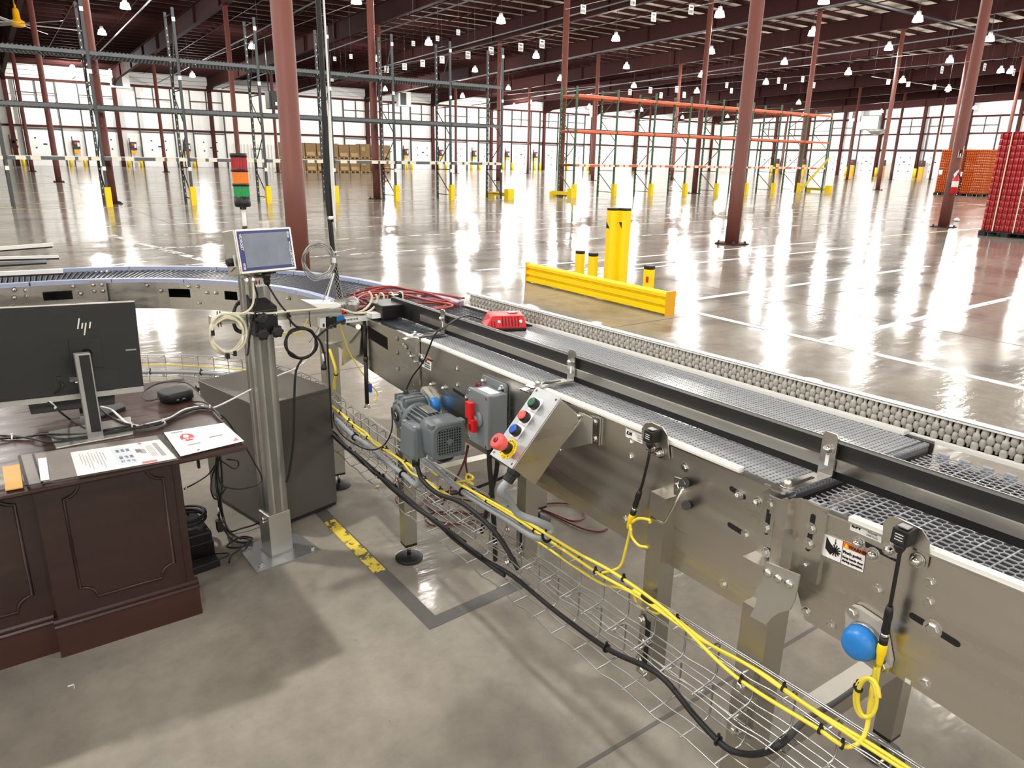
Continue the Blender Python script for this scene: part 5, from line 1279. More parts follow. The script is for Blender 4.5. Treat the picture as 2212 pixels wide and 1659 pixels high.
text('heading_text', 'ILM SALCO', M['print_grey'], t, f(.08, .13, .0017), f(1, .5)-f(0, .5), f(.5, 0)-f(.5, 1), .013, extrude=.0001) if False else None
fquad(t, f, .10, .28, .06, .11, 'print_grey', 'heading_print'); fquad(t, f, .2, .4, .66, .70, 'print_grey', 'text_line'); fquad(t, f, .58, .80, .52, .57, 'print_grey', 'text_line'); fquad(t, f, .27, .31, .92, .95, 'ink', 'text_line')
part('red_corner', MB().prism([f(.84, .93, .0017), f(.94, .78, .0017), f(.95, .92, .0017)], UZ*.0002), M['pink_red'], t)
t, f, R, D = sheet('clear_sleeve', ((38, 985), (350, 939), (390, 992), (56, 1052)), DZ+.006, 'clear', 'clear plastic sleeve lying along the front edge of the desk', 'sleeve', .001)
part('sleeve_edge', MB().prism([f(0, 0), f(.02, 0), f(.02, 1), f(0, 1)], UZ*.001), M['dark'], t)
part('sleeve_edge', MB().prism([f(.09, .03), f(.105, .03), f(.105, 1), f(.09, 1)], UZ*.001), M['dark'], t)
part('sleeve_edge', MB().prism([f(.96, 0), f(1, 0), f(1, 1), f(.985, 1)], UZ*.001), M['dark'], t)
part('sleeve_edge', MB().prism([f(0, .97), f(1, .97), f(1, 1), f(0, 1)], UZ*.001), M['dark'], t)
t, f, R, D = sheet('white_strip', ((82, 991), (100, 989), (107, 1036), (88, 1039)), DZ+.009, 'paper', 'narrow white paper strip on the clear sleeve at left', 'paper')
t, f, R, D = sheet('wood_slip', ((5, 1010), (43, 1004), (50, 1054), (12, 1061)), DZ+.001, 'tan', 'tan wooden slip at the left front edge of the desk', 'slip', .003)
# ---- monitor seen from behind
my = 2.815
yaw = .09                                                     # the panel is turned a little
mx = Vector((math.cos(yaw), math.sin(yaw)*-.4, 0)).normalized()
tilt = .07
MA = Py(290, 652, my); MBm = Py(309, 833, my-.03)
mup = (MA-MBm).normalized(); mright = (MA-Py(0, 688, my-.02)).normalized(); mright = (mright-mup*mright.dot(mup)).normalized(); mn = mright.cross(mup)
if mn.y > 0: mn = -mn                                          # towards the viewer
mh = (MA-MBm).length; mw = .545
def mp(x, y, d=0.0): return MBm+mright*(x-mw)+mup*y+mn*d       # x from the left end, y up, d towards the viewer
mo = thing('monitor', 'black computer monitor seen from behind on the desk', 'monitor', (MBm-mright*.27)*1.0)
WL[mo.name] = Vector(mo.location)
def mbox(x0, x1, y0, y1, d0, d1): return MB().hexa([mp(x0, y0, d0), mp(x1, y0, d0), mp(x1, y0, d1), mp(x0, y0, d1), mp(x0, y1, d0), mp(x1, y1, d0), mp(x1, y1, d1), mp(x0, y1, d1)])
part('panel_back', mbox(0, mw, 0, mh, -.004, .012), M['hdr_black'], mo, bevel=.002)
part('screen', mbox(.004, mw-.004, .004, mh-.004, -.01, -.0045), M['black'], mo)
part('silver_edge', mbox(0, mw, mh, mh+.004, -.011, .006), M['bright'], mo); part('silver_edge', mbox(0, mw, -.02, -.002, -.011, .006), M['dull_alu'], mo)
lx, ly = mw-.165, mh*.77                                       # slanted bars of the round maker's mark
for k, (x, y0, y1) in enumerate(((-.018, -.012, .024), (-.006, -.012, .008), (.004, -.034, .008), (.017, -.012, .010))):
    sh = .22
    part('maker_mark', MB().prism([mp(lx+x+sh*y0, ly+y0, .0122), mp(lx+x+.0045+sh*y0, ly+y0, .0122), mp(lx+x+.0045+sh*y1, ly+y1, .0122), mp(lx+x+sh*y1, ly+y1, .0122)], mn*.0008), M['bright'], mo)
part('vesa_plate', mbox(mw-.215, mw-.118, mh*.28, mh*.62, .012, .0155), M['hdr_black'], mo, bevel=.001)
part('port_recess', mbox(mw-.27, mw-.08, mh*.05, mh*.24, .012, .0135), M['black'], mo)
for k in range(4): part('spec_print', mbox(mw-.225, mw-.16-.012*(k % 2), mh*(.145+.014*k), mh*(.150+.014*k), .0136, .014), M['print_grey'], mo)
part('bar_code', mbox(mw-.21, mw-.175, mh*.125, mh*.138, .0136, .014), M['white'], mo)
part('side_slot', mbox(mw-.045, mw-.012, mh*.44, mh*.455, .012, .0126), M['dull_alu'], mo)
part('power_plug', mbox(mw-.262, mw-.25, mh*.15, mh*.22, .013, .02), M['black'], mo)
c0 = Pz(192, 945, DZ+.006)
sx = mright; sy = Vector((-sx.y, sx.x, 0)).normalized()
H_ = .30
col0 = Vector((.187, 2.70, DZ+.005))
part('stand_column', MB().box(col0+UZ*H_/2, (.047, .028, H_), (sx, sy, UZ)), M['dull_alu'], mo, bevel=.002)
part('column_inlay', MB().box(col0+UZ*(H_/2+.01)-sy*.0145+sx*.004, (.03, .0015, H_-.03), (sx, sy, UZ)), M['black'], mo)
part('stand_arm', MB().cyl(col0+UZ*(H_-.045), mp(mw-.165, mh*.45, .01), .018, 14), M['black'], mo)
part('stand_base', MB().prism([Pz(u, v, DZ) for u, v in ((105, 936), (282, 903), (288, 940), (122, 971))], UZ*.007), M['alu'], mo, bevel=.002)
# ---- second monitor's foot and lower edge behind the first one
t = thing('second_monitor', 'second black monitor, its foot and lower corner showing behind the first', 'monitor', (.24, 3.02, DZ))
part('foot', MB().prism([Pz(u, v, DZ) for u, v in ((205, 893), (262, 874), (272, 884), (212, 908))], UZ*.012), M['dark'], t, bevel=.002)
part('panel', MB().hexa([Vector(p) for p in ((.02, 2.98, .80), (.285, 2.95, .80), (.285, 2.97, .80), (.02, 3.0, .80), (.0, 3.02, .99), (.31, 3.0, .95), (.31, 3.02, .95), (.0, 3.04, .99))]), M['black'], t, bevel=.003)
part('neck', MB().bx(.17, .23, 2.985, 3.02, DZ+.008, .86), M['black'], t)
part('port_block', MB().bx(.165, .2, 2.90, 2.93, DZ, DZ+.016), M['dull_alu'], t)
# ---- mini computer
t = thing('mini_computer', 'small rounded black computer box on the desk beside the cable bundle', 'computer', (.50, 3.0, DZ))
cbx = [Pz(388, 872, DZ)]
cen = Vector((.505, 3.0, DZ))
R_ = []
for z, a in ((.002, .052), (.008, .058), (.034, .058), (.041, .054), (.042, .045)): R_.append(rsq(cen+UZ*z, Vector((.98, .2, 0)), Vector((-.2, .98, 0)), a, a*.55))
pc = part('casing', MB().rings(R_), M['hdr_black'], t)
for k, (a, b) in enumerate(((-.02, .008), (.002, .012))): part('front_port', MB().box(cen-Vector((-.2, .98, 0))*.0585+Vector((.98, .2, 0))*(a+b/2)+UZ*.016, (b, .002, .005), (Vector((.98, .2, 0)), Vector((-.2, .98, 0)), UZ)), M['dull_alu'], t)
part('power_cord', MB().tube([cen+Vector((-.055, -.01, .02)), cen+Vector((-.10, .0, .012)), cen+Vector((-.11, .08, .02)), cen+Vector((-.03, .16, .03)), cen+Vector((.06, .12, .03)), cen+Vector((.09, .02, .012))], .0028, 6), M['black'], t)
# ---- gunmetal cabinet behind the post
ca = Vector((.855, 3.117, 0)); cu = Vector((.973, .23, 0)); cvv = Vector((-.23, .973, 0)); cw, cl, ch = .382, .555, .636
def cp_(a, b, z): return ca+cu*a+cvv*b+UZ*z
kb = thing('machine_cabinet', 'gunmetal grey metal cabinet standing on the floor behind the post', 'cabinet', cp_(cw/2, cl/2, 0))
def kbox(a0, a1, b0, b1, z0, z1): return MB().hexa([cp_(a0, b0, z0), cp_(a1, b0, z0), cp_(a1, b1, z0), cp_(a0, b1, z0), cp_(a0, b0, z1), cp_(a1, b0, z1), cp_(a1, b1, z1), cp_(a0, b1, z1)])
part('body', kbox(0, cw, 0, cl, .028, ch-.016), M['cabinet'], kb, bevel=.002)
part('lid', kbox(-.003, cw+.003, -.003, cl+.003, ch-.016, ch), M['cabinet'], kb, bevel=.003)
part('skirt', kbox(.004, cw-.004, .004, cl-.004, .012, .028), M['black'], kb)
for a in (.02, cw-.06):
    for b in (.02, cl-.06): part('caster_block', kbox(a, a+.04, b, b+.04, 0, .012), M['black_soft'], kb)
# ---- aluminium post with touch screen
BX = Vector((.995, -.03, 0)).normalized()
bp = [Pz(u, v, .0) for u, v in ((518, 1191), (556, 1241), (693, 1191), (623, 1141))]
po = thing('post_stand', 'square aluminium extrusion post on a plate, holding the touch screen', 'post', (.835, 2.93, 0))
part('base_plate', MB().prism(bp, UZ*.01), M['alu_plate'], po)
pcen = Vector((.832, 2.935, 0)); PX = Vector((.985, .17, 0)).normalized(); PY = Vector((-.17, .985, 0)).normalized(); PA = .088
for q in (bp[0]*.88+bp[2]*.12, bp[1]*.88+bp[3]*.12, bp[2]*.9+bp[0]*.1, bp[3]*.9+bp[1]*.1): part('floor_bolt', MB().hexbolt((q.x, q.y, .01), UZ, .009, .012), M['bright'], po)
part('socket', MB().box(pcen+UZ*.11, (PA+.014, PA+.004, .2), (PX, PY, UZ)), M['alu'], po, bevel=.002)
part('weld', MB().box(pcen+UZ*.012, (PA+.022, PA+.012, .006), (PX, PY, UZ)), M['dull_alu'], po)
pst = part('extrusion', MB().box(pcen+UZ*(.2+1.05/2), (PA-.012, PA-.012, 1.05), (PX, PY, UZ)), M['dull_alu'], po)
for a in (-1, 0, 1):
    part('rib', MB().box(pcen+PX*a*(PA/2-.011)+UZ*(.2+1.05/2), (.022 if a else .03, PA, 1.05), (PX, PY, UZ)), M['alu'], po)
    part('rib', MB().box(pcen+PY*a*(PA/2-.011)+UZ*(.2+1.05/2), (PA, .022 if a else .03, 1.05), (PX, PY, UZ)), M['alu'], po)
for a in (-1, 1):
    for z in (.175, .19): part('clamp_bolt', MB().acorn(pcen+PX*a*(PA/2+.008)+UZ*z-PY*.01, PX*a, .007), M['bright'], po)
part('id_label', MB().box(pcen-PY*(PA/2+.0015)+UZ*1.225+PX*.012, (.062, .001, .035), (PX, PY, UZ)), M['paper'], po)
text('label_text', '4-1', M['ink'], po, pcen-PY*(PA/2+.0025)+UZ*1.215-PX*.008, PX, UZ, .028, extrude=.0001)
part('label_mark', MB().box(pcen-PY*(PA/2+.0025)+UZ*1.225-PX*.012, (.008, .0008, .016), (PX, PY, UZ)), M['red'], po)
# clamp with star knobs and cross bar
KB = pcen+UZ*1.068-PY*.058
part('clamp_block', MB().box(KB, (.098, .05, .105), (PX, PY, UZ)), M['black'], po, bevel=.004)
part('clamp_block', MB().hexa([KB+PX*a-PY*.0+UZ*z+PY*y_ for a, y_, z in ((-.05, -.02, .05), (.05, -.02, .05), (.05, .03, .05), (-.05, .03, .05), (-.05, -.02, .06), (.05, -.02, .06), (.01, .03, .11), (-.05, .03, .11))]), M['black'], po)
for a, z in ((-.028, .022), (-.03, -.04), (.032, -.038)):
    kn = part('star_knob', MB().lathe(KB+PX*a+UZ*z-PY*.025, -PY, [(0, .01), (.012, .01), (.014, .021), (.024, .022), (.028, .014)], 14), M['black_soft'], po)
    for j in range(6):
        an = math.pi*j/3; part('knob_lobe', MB().lathe(KB+PX*(a+.019*math.cos(an))+UZ*(z+.019*math.sin(an))-PY*.039, -PY, [(0, .0075), (.01, .0075)], 8), M['black_soft'], kn)
part('clamp_screw', MB().acorn(KB+PX*.038+UZ*.032-PY*.025, -PY, .006), M['bright'], po)
ba = Py(455, 692, 2.89); bb = Py(735, 672, 2.90); bd = (bb-ba).normalized(); bn = Vector((-bd.y, bd.x, 0)).normalized(); bu = bd.cross(bn); bu = bu if bu.z > 0 else -bu
L_ = (bb-ba).length
cbm = thing('cross_bar', 'slim aluminium cross bar clamped level across the post', 'bar', (ba+bb)/2)
part('bar', MB().box((ba+bb)/2, (L_, .026, .03), (bd, bn, bu)), M['dull_alu'], cbm)
for z in (-.011, .011):
    part('bar_rib', MB().box((ba+bb)/2-bn*.013+bu*z, (L_, .008, .009), (bd, bn, bu)), M['alu'], cbm)
    part('bar_rib', MB().box((ba+bb)/2+bu*.0145+bn*z, (L_, .009, .004), (bd, bn, bu)), M['alu'], cbm)
part('bar_end', MB().box(ba-bd*.002, (.004, .03, .034), (bd, bn, bu)), M['alu'], cbm)
# ---- touch screen
Y0h = 2.84
hA, hB, hC, hD = Py(509, 499, Y0h-.012), Py(625, 493, Y0h+.04), Py(640, 581, Y0h+.016), Py(526, 589, Y0h-.036)
hr = (hB-hA).normalized(); hd_ = (hD-hA).normalized(); hn = hd_.cross(hr).normalized()
if hn.y > 0: hn = -hn
hw, hh = (hB-hA).length, (hD-hA).length
hd_ = (hd_-hr*hd_.dot(hr)).normalized()
def hp(x, y, d=0.0): return hA+hr*x+hd_*y+hn*d
def hbox(x0, x1, y0, y1, d0, d1): return MB().hexa([hp(x0, y1, d0), hp(x1, y1, d0), hp(x1, y0, d0), hp(x0, y0, d0), hp(x0, y1, d1), hp(x1, y1, d1), hp(x1, y0, d1), hp(x0, y0, d1)])
ts = thing('touch_screen', 'steel cased touch screen terminal with navy bezel on top of the post', 'touch screen', hp(hw/2, hh, -.04))
part('casing', hbox(-.008, hw+.008, -.006, hh+.008, -.095, -.004), M['steel'], ts, bevel=.004)
part('front_frame', hbox(-.004, hw+.004, -.003, hh+.004, -.005, .001), M['steel'], ts)
part('bezel', hbox(.002, hw-.004, .002, hh-.004, .001, .0035), M['hmi_blue'], ts)
sc = part('screen', hbox(.019, hw-.019, .012, hh-.016, .0035, .005), M['screen'], ts, 'hazy grey touch screen')
def ht(s_, x, y, r, u_, sz): text('bezel_text', s_, M['white'], ts, hp(x, y, .004), r, u_, sz, extrude=.0001, wgt=.0003)
ht('VIDEOJET', .008, .012, hd_, hr, .0145); ht('8520', .0075, hh-.012, -hd_, -hr, .0145) if False else ht('8520', .015, hh-.010, -hd_, -hr, .012)
ht('8520', hw-.017, .012, hd_, hr, .012); ht('WOLKE', hw-.016, .05, hd_, hr, .010); ht('VIDEOJET', hw-.006, hh-.010, -hd_, -hr, .0145)
for s_ in (-1, 1):
    x = -.008 if s_ < 0 else hw+.008
    yk = part('yoke', MB().prism([hp(x, hh*.42, -.07), hp(x, hh*.55, -.03), hp(x, hh*.85, -.03), hp(x, hh*.95, -.07)], hr*s_*.004), M['bright'], ts)
    part('yoke_knob', MB().lathe(hp(x+s_*.004, hh*.72, -.05), hr*s_, [(0, .016), (.014, .016), (.018, .01)], 12), M['black'], yk)
nk = part('neck', MB().hexa([pcen+PX*a+PY*b+UZ*z for z, k in ((1.245, 1), (1.30, 1)) for a, b in ((-.03*k, -.03*k), (.03*k, -.03*k), (.03*k, .02*k), (-.03*k, .02*k))]), M['steel'], ts)
for a, ln in ((.035, .03), (.062, .03)):
    g_ = part('connector', MB().lathe(hp(a, hh+.008, -.045), hd_, [(0, .008), (.01, .008), (.012, .0095), (ln, .0085), (ln+.008, .006)], 12), M['bright'], ts)
part('connector', MB().lathe(hp(.022, hh+.006, -.045), hd_, [(0, .007), (.012, .007)], 12), M['bright'], ts)
part('cable_gland', MB().lathe(hp(.118, hh+.006, -.04), hd_, [(0, .017), (.022, .017), (.024, .013), (.036, .014), (.05, .009)], 12), M['black'], ts)
for a in (.135, .15): part('port_cap', MB().lathe(hp(a, hh+.006, -.03), hd_, [(0, .007), (.008, .006)], 10), M['black'], ts)
# ---- stack light
sb0 = Py(530, 495, 2.93); stp = Py(518, 334, 2.93)
sl = thing('stack_light', 'signal tower with red, amber and green lenses on a white pole', 'signal light', sb0)
ax = (Py(524, 440, 2.93)-sb0); ax = UZ.copy()
zt = stp.z; H0 = zt-sb0.z; c = Vector((Py(527, 470, 2.93).x, 2.93, sb0.z))
def lv(v): return Py(524, v, 2.93).z-sb0.z
part('pole', MB().cyl(c-UZ*.02, c+UZ*lv(448), .0085, 12), M['white'], sl)
part('pole_base', MB().cyl(c-UZ*.01, c+UZ*.012, .0105, 12), M['black'], sl)
part('foot_cup', MB().lathe(c+UZ*lv(452), UZ, [(0, .012), (.008, .012), (.009, .026), (.014, .03), (lv(424)-lv(452), .031)], 20), M['black'], sl)
for n_, v0, v1, m in (('green_lens', 424, 402, 'green_glass'), ('amber_lens', 396, 371, 'amber_glass'), ('red_lens', 365, 340, 'red_glass')):
    a, b = lv(v0), lv(v1)
    R_ = []
    for h in (a, b): R_.append([c+UZ*h+(Vector((math.cos(2*math.pi*k/48), math.sin(2*math.pi*k/48), 0)))*(.029 if k % 2 else .0275) for k in range(48)])
    part(n_, MB().rings(R_, smooth=False), M[m], sl)
for v0, v1 in ((402, 396), (371, 365), (340, 331)): part('black_ring', MB().lathe(c+UZ*lv(v0), UZ, [(0, .031), (lv(v1)-lv(v0), .031)], 20), M['black'], sl)
# ================================================================== CABLE TRAY
def ztray(s):
    pts = [(-.6, .80), (.3, .738), (.6, .72), (1.46, .655), (1.8, .632), (2.37, .588), (3.0, .568), (4.0, .562)]
    for (a, za), (b, zb_) in zip(pts, pts[1:]):
        if s <= b: return za+(zb_-za)*(s-a)/(b-a)
    return .562
SC1 = 3.445
def tr(s, o=0.0, dz=0.0):
    """point of the tray: s along it (bending with the curved conveyor after SC1), o outwards, dz below its top wire"""
    if s <= SC1: return cz(s, -.04-o, ztray(s)+dz)
    r = RI-.06-o; th = (s-SC1)/1.225
    if th <= T90: return CC+(NW*math.cos(th)+DH*math.sin(th))*r+UZ*(ztray(s)+dz)
    d = (th-T90)*1.225
    return CC+DH*r-NW*d+UZ*(ztray(s)+dz)
SEND = SC1+1.225*T90+.5
tray = thing('cable_tray', 'two tier wire basket cable tray hung along the near side of the conveyors', 'cable tray', tr(1.5, .05, -.22))
def tline(o, dz, name, r=.0019, s0=-.35, s1=SEND, wave=0.0, step=.05):
    P = []; s = s0; k = 0
    while s <= s1: P.append(tr(s, o+(wave if k % 4 in (1, 2) else 0)*.6, dz-(wave if k % 4 == 1 else 0))); s += step; k += 1
    return part(name, MB().tube(P, r, 5, raw=True), M['wire'], tray)
for o, dz, wv in ((-.003, .002, 0), (.004, .003, 0), (.042, -.001, .004), (.0, -.045, 0), (.002, -.088, .003), (.036, -.1, 0), (.07, -.104, .005), (-.002, -.115, 0), (.045, -.116, .004), (0, -.16, 0), (.002, -.2, 0), (.045, -.21, .003), (.088, -.214, .006)):
    tline(o, dz, 'long_wire', wave=wv)
s = -.26
while s < SEND:
    part('cross_wire', MB().tube([tr(s, .046, -.004), tr(s, .008, 0), tr(s, 0, -.006), tr(s, 0, -.082), tr(s, .01, -.094), tr(s, .075, -.108)], .0024, 6, raw=True), M['wire'], tray)
    part('cross_wire', MB().tube([tr(s+.004, .05, -.118), tr(s+.004, .008, -.112), tr(s+.004, 0, -.118), tr(s+.004, 0, -.192), tr(s+.004, .012, -.206), tr(s+.004, .092, -.218)], .0024, 6, raw=True), M['wire'], tray)
    s += .098
for s in (1.06, 1.69, 2.56, .75):
    part('tray_bolt', MB().hexbolt(tr(s, .0, -.19), -NW, .008, .01), M['bright'], tray)
    part('tray_bolt', MB().hexbolt(tr(s, .0, -.07), -NW, .008, .01), M['bright'], tray)
    part('tray_arm', MB().cbox(s-.012, s+.012, -.04, .01, ztray(s)-.196, ztray(s)-.19, cz), M['bright'], tray)
# ================================================================== CABLES
def cable(name, pts, r, m, label, group=None, cat='cable', n=8, ties=(), tie_m='black', sub=6):
    P = spline([Vector(p) for p in pts], sub)
    lo = min(p.z for p in P)
    t = thing(name, label, cat, P[len(P)//2], group)
    part('jacket', MB().tube(P, r, n, raw=True), M[m], t)
    for f in ties:
        k = min(len(P)-2, max(1, int(f*len(P)))); d = (P[k+1]-P[k-1]).normalized()
        part('cable_tie', MB().lathe(P[k]-d*.002, d, [(0, r*1.6+.001), (.004, r*1.6+.001)], 10).box(P[k]+UZ*(r*1.6+.004), (.005, .005, .008)), M[tie_m], t)
    return t
fr = [.08, .2, .33, .45, .58, .7, .82, .93]
def trp(s0, s1, o, dz, step=.12, jit=.004, sd=0):
    rnd = random.Random(sd); P = []; n = max(2, int(abs(s1-s0)/step))
    for k in range(n+1): P.append(tr(s0+(s1-s0)*k/n, o+rnd.uniform(-jit, jit), dz+rnd.uniform(-jit, jit)))
    return P
cable('yellow_cable', trp(1.95, -.3, .022, .003, sd=1), .0042, 'yellow_cable', 'yellow cable lying on the top wires of the tray, upper right one', None, ties=fr)
cable('yellow_cable', trp(1.98, 1.2, .016, -.03, sd=2)+trp(1.1, -.0, .026, .002, sd=3), .0036, 'yellow_cable', 'yellow cable running close beside the topmost one in the tray', None)
cable('yellow_cable', [Pw(u, v, -.1) for u, v in ((985, 1042), (1100, 1105), (1240, 1190), (1330, 1240), (1440, 1320), (1560, 1437), (1640, 1497), (1760, 1570), (1800, 1598))]+[Pw(1828, 1613, -.09), Pw(1856, 1604, -.07), Pw(1873, 1570, -.05), Pw(1882, 1500, -.035), Pw(1892, 1440, -.03)], .0042, 'yellow_cable', 'yellow cable from the tray up to the right photo eye', ties=(.25, .42, .55, .66))
cable('yellow_bundle', trp(3.42, 1.98, .04, -.05, jit=.008, sd=5), .006, 'yellow_cable', 'bundled yellow cables in the tray between cabinet and motor', ties=fr)
cable('yellow_bundle', trp(3.40, 2.05, .052, -.045, jit=.012, sd=6), .0045, 'yellow_cable', 'loose yellow strands beside the yellow bundle in the tray', ties=(.3, .6, .9))
cable('yellow_bundle', trp(SEND-.1, 3.44, .03, -.052, jit=.003, sd=7), .003, 'yellow_cable', 'thin yellow cable in the tray under the curve', None)
cable('yellow_cable', [Pw(u, v, -.06) for u, v in ((1022, 1046), (1008, 1036), (1010, 1024), (1022, 1034), (985, 1042))], .004, 'yellow_cable', 'small yellow loop in the tray below the motor')
c_ = thing('cable_connector', 'black and yellow cable connector in the tray below the motor', 'connector', Pw(960, 1028, -.07))
a, b = Pw(938, 1018, -.08), Pw(978, 1040, -.08); d = (b-a).normalized()
part('yellow_half', MB().lathe(a, d, [(0, .006), (.01, .011), (.035, .011), (.045, .008)], 10), M['yellow_cable'], c_)
part('black_half', MB().lathe(a+d*.045, d, [(0, .008), (.02, .01), (.04, .008), (.055, .004)], 10), M['black'], c_)
c_ = thing('cable_connector', 'black and yellow connector tied to the tray by the hanging bracket', 'connector', Pw(1400, 1290, -.06))
a, b = Pw(1368, 1275, -.06), Pw(1412, 1300, -.06); d = (b-a).normalized()
part('yellow_half', MB().lathe(a, d, [(0, .004), (.006, .008), (.03, .008), (.034, .006)], 10), M['yellow_cable'], c_)
part('black_half', MB().lathe(a+d*.034, d, [(0, .007), (.012, .009), (.03, .009), (.04, .005)], 10), M['black'], c_)
cable('yellow_cable', [Pw(u, v, -.06) for u, v in ((1368, 1280), (1378, 1305), (1400, 1318), (1422, 1325), (1425, 1312))], .0035, 'yellow_cable', 'short yellow loop below the hanging bracket connector')
cable('yellow_cable', [Y1-(Y1-Pw(1368, 1118, -.03))*.1]+[Pw(u, v, -.035) for u, v in ((1362, 1140), (1352, 1185), (1338, 1225))]+[tr(1.20, .02, .004)], .0036, 'yellow_cable', 'yellow cable hanging from the left photo eye to the tray')
cable('yellow_cable', [Pw(u, v, -.04) for u, v in ((1366, 1128), (1380, 1120), (1402, 1123), (1404, 1130))], .0036, 'yellow_cable', 'upper half of the open yellow loop under the left photo eye')
cable('yellow_cable', [Pw(u, v, -.04) for u, v in ((1363, 1142), (1365, 1160), (1380, 1178), (1398, 1182))], .0036, 'yellow_cable', 'lower half of the open yellow loop under the left photo eye')
P = [Pw(1866+22*math.cos(a)+.9*a, 1507+42*math.sin(a), -.032-.002*k) for k, a in enumerate([2*math.pi*i/12 for i in range(25)])]
cable('yellow_cable', P, .0038, 'yellow_cable', 'oval coil of yellow cable tied below the blue bearing', ties=(.3, .78))
cable('yellow_cable', [Pw(1912, 1372, -.031), Pw(1900, 1430, -.03), Pw(1890, 1490, -.03)], .0042, 'yellow_cable', 'yellow cable dropping from the right photo eye plug')
# black cables in the lower tier
cable('black_cable', trp(3.3, 1.75, .05, -.194, sd=11)+[Pw(u, v, -.085) for u, v in ((1110, 1246), (1200, 1320), (1310, 1400), (1395, 1440), (1440, 1472), (1500, 1545), (1560, 1608), (1595, 1626), (1640, 1628), (1690, 1605))]+[Pw(1740, 1555, .1), Pw(1800, 1520, .3), Pw(1845, 1488, .45)], .0072, 'black_soft', 'thick black cable sagging along the lower tray past the near leg', ties=(.2, .4, .6, .75))
for k, (o, dz, e) in enumerate(((.052, -.196, 1.62), (.06, -.182, 1.75), (.036, -.197, 1.9), (.048, -.185, 2.1))):
    cable('black_cable', trp(SEND-.15 if k < 2 else 3.4, e, o, dz, jit=.005, sd=20+k), .0058, 'black_soft', ['outer', 'upper', 'inner', 'middle'][k]+' black cable of the bundle in the lower tray behind the motor', 'black cables in the lower tray', ties=(.3, .6))
cable('motor_cable', [cv(2.065, -.185, gz-.112), Pw(903, 1012, -.19), Pw(912, 1036, -.19), Pw(945, 1066, -.18), Pw(1000, 1088, -.15), Pw(1070, 1150, -.12), Pw(1120, 1230, -.1)], .008, 'black_soft', 'thick black power cable leaving the motor terminal box')
cable('black_cable', [Pw(1040, 690, .25), Pw(1010, 682, .18), Pw(985, 690, .1), Pw(962, 706, .03), Pw(940, 722, -.02), Pw(915, 780, -.03), Pw(890, 815, -.04), Pw(875, 848, -.06)], .0032, 'black', 'thin black charger cord draped over the guide and side plate')
cable('black_cable', [Pw(846, 880, -.16), Pw(846, 930, -.18), Pw(825, 965, -.18), Pw(790, 970, -.16), Pw(745, 945, -.13), Pw(723, 915, -.12), Pw(720, 890, -.12)], .003, 'black', 'thin black cord looping from the motor to the lower tray')
# conduit
gl = fa(.06, LL+.036, -.05)
cable('grey_conduit', [gl, gl+SL*.03, Pw(1101, 1082, -.2), Pw(1120, 1110, -.17), Pw(1165, 1128, -.12), Pw(1188, 1140, -.08), Pw(1180, 1160, -.09), Pw(1150, 1158, -.09), Pw(1100, 1125, -.085), Pw(1000, 1062, -.085), Pw(900, 985, -.08)]+trp(2.25, 3.42, .058, -.085, sd=31), .0105, 'grey_conduit', 'grey flexible conduit from the push button station back along the tray', ties=(.3, .45, .6, .8), n=10)
cable('grey_conduit', trp(3.42, SEND-.05, .06, -.085, jit=.002, sd=32), .010, 'grey_conduit', 'grey conduit in the tray under the curve', ties=fr, n=10)
cable('black_conduit', [cv(1.80, -.045, -.24), cv(1.80, -.045, -.30), cv(1.80, -.03, -.45), cv(1.80, -.02, -.6), cv(1.83, .0, -.68)], .0085, 'black_soft', 'left black conduit hanging from the disconnect switch')
cable('black_conduit', [Pw(1075, 985, .05), Pw(1072, 1020, .05), Pw(1062, 1060, .05), Pw(1050, 1110, .05), Pw(1040, 1150, .05)], .0085, 'black_soft', 'right black conduit behind the disconnect switch')
cable('black_cable', [Pw(1160, 1010, .3), Pw(1110, 1022, .25), Pw(1060, 1042, .2), Pw(1000, 1063, .12), Pw(950, 1068, .05)], .006, 'black_soft', 'black cable strapped along the cross beam under the motor')
# maroon cords on the floor and hanging
def floor_cord(pts, r, m, label, group=None, z=.006): cable('maroon_cable', [Pz(u, v, z+.003*(k % 3)) for k, (u, v) in enumerate(pts)], r, m, label, group, cat='cable', n=6)
floor_cord([(905, 1095), (930, 1070), (990, 1060), (1050, 1070), (1080, 1092), (1040, 1110), (970, 1105), (920, 1112), (935, 1135), (1000, 1128), (1060, 1110), (1090, 1095), (1150, 1085)], .005, 'maroon_cord', 'tangled maroon cord on the floor under the motor')
floor_cord([(915, 1105), (955, 1128), (1010, 1132), (1040, 1120), (1000, 1105), (950, 1110), (925, 1090), (960, 1075), (1030, 1085), (1075, 1105)], .005, 'maroon_cord', 'second loop of maroon cord on the floor under the motor')
floor_cord([(1150, 1090), (1220, 1087), (1255, 1100), (1262, 1118), (1235, 1125), (1190, 1108), (1165, 1098), (1210, 1120), (1260, 1142), (1295, 1148), (1312, 1142)], .005, 'maroon_cord', 'maroon cord looping out on the floor right of the far foot')
floor_cord([(900, 1090), (868, 1092), (855, 1080), (862, 1070), (890, 1066)], .005, 'maroon_cord', 'small maroon loop on the floor left of the motor leg')
cable('maroon_cable', [Pw(1012, 962, .1), Pw(1005, 990, .08), Pw(990, 1025, .05), Pw(970, 1060, .0), Pw(955, 1090, -.02)], .0042, 'maroon_cord', 'left maroon cord hanging below the conveyor beside the motor', cat='cable')
cable('maroon_cable', [Pw(1010, 962, .12), Pw(1006, 1000, .12), Pw(1012, 1030, .1)], .0042, 'maroon_cord', 'right maroon cord hanging below the conveyor beside the motor', cat='cable')
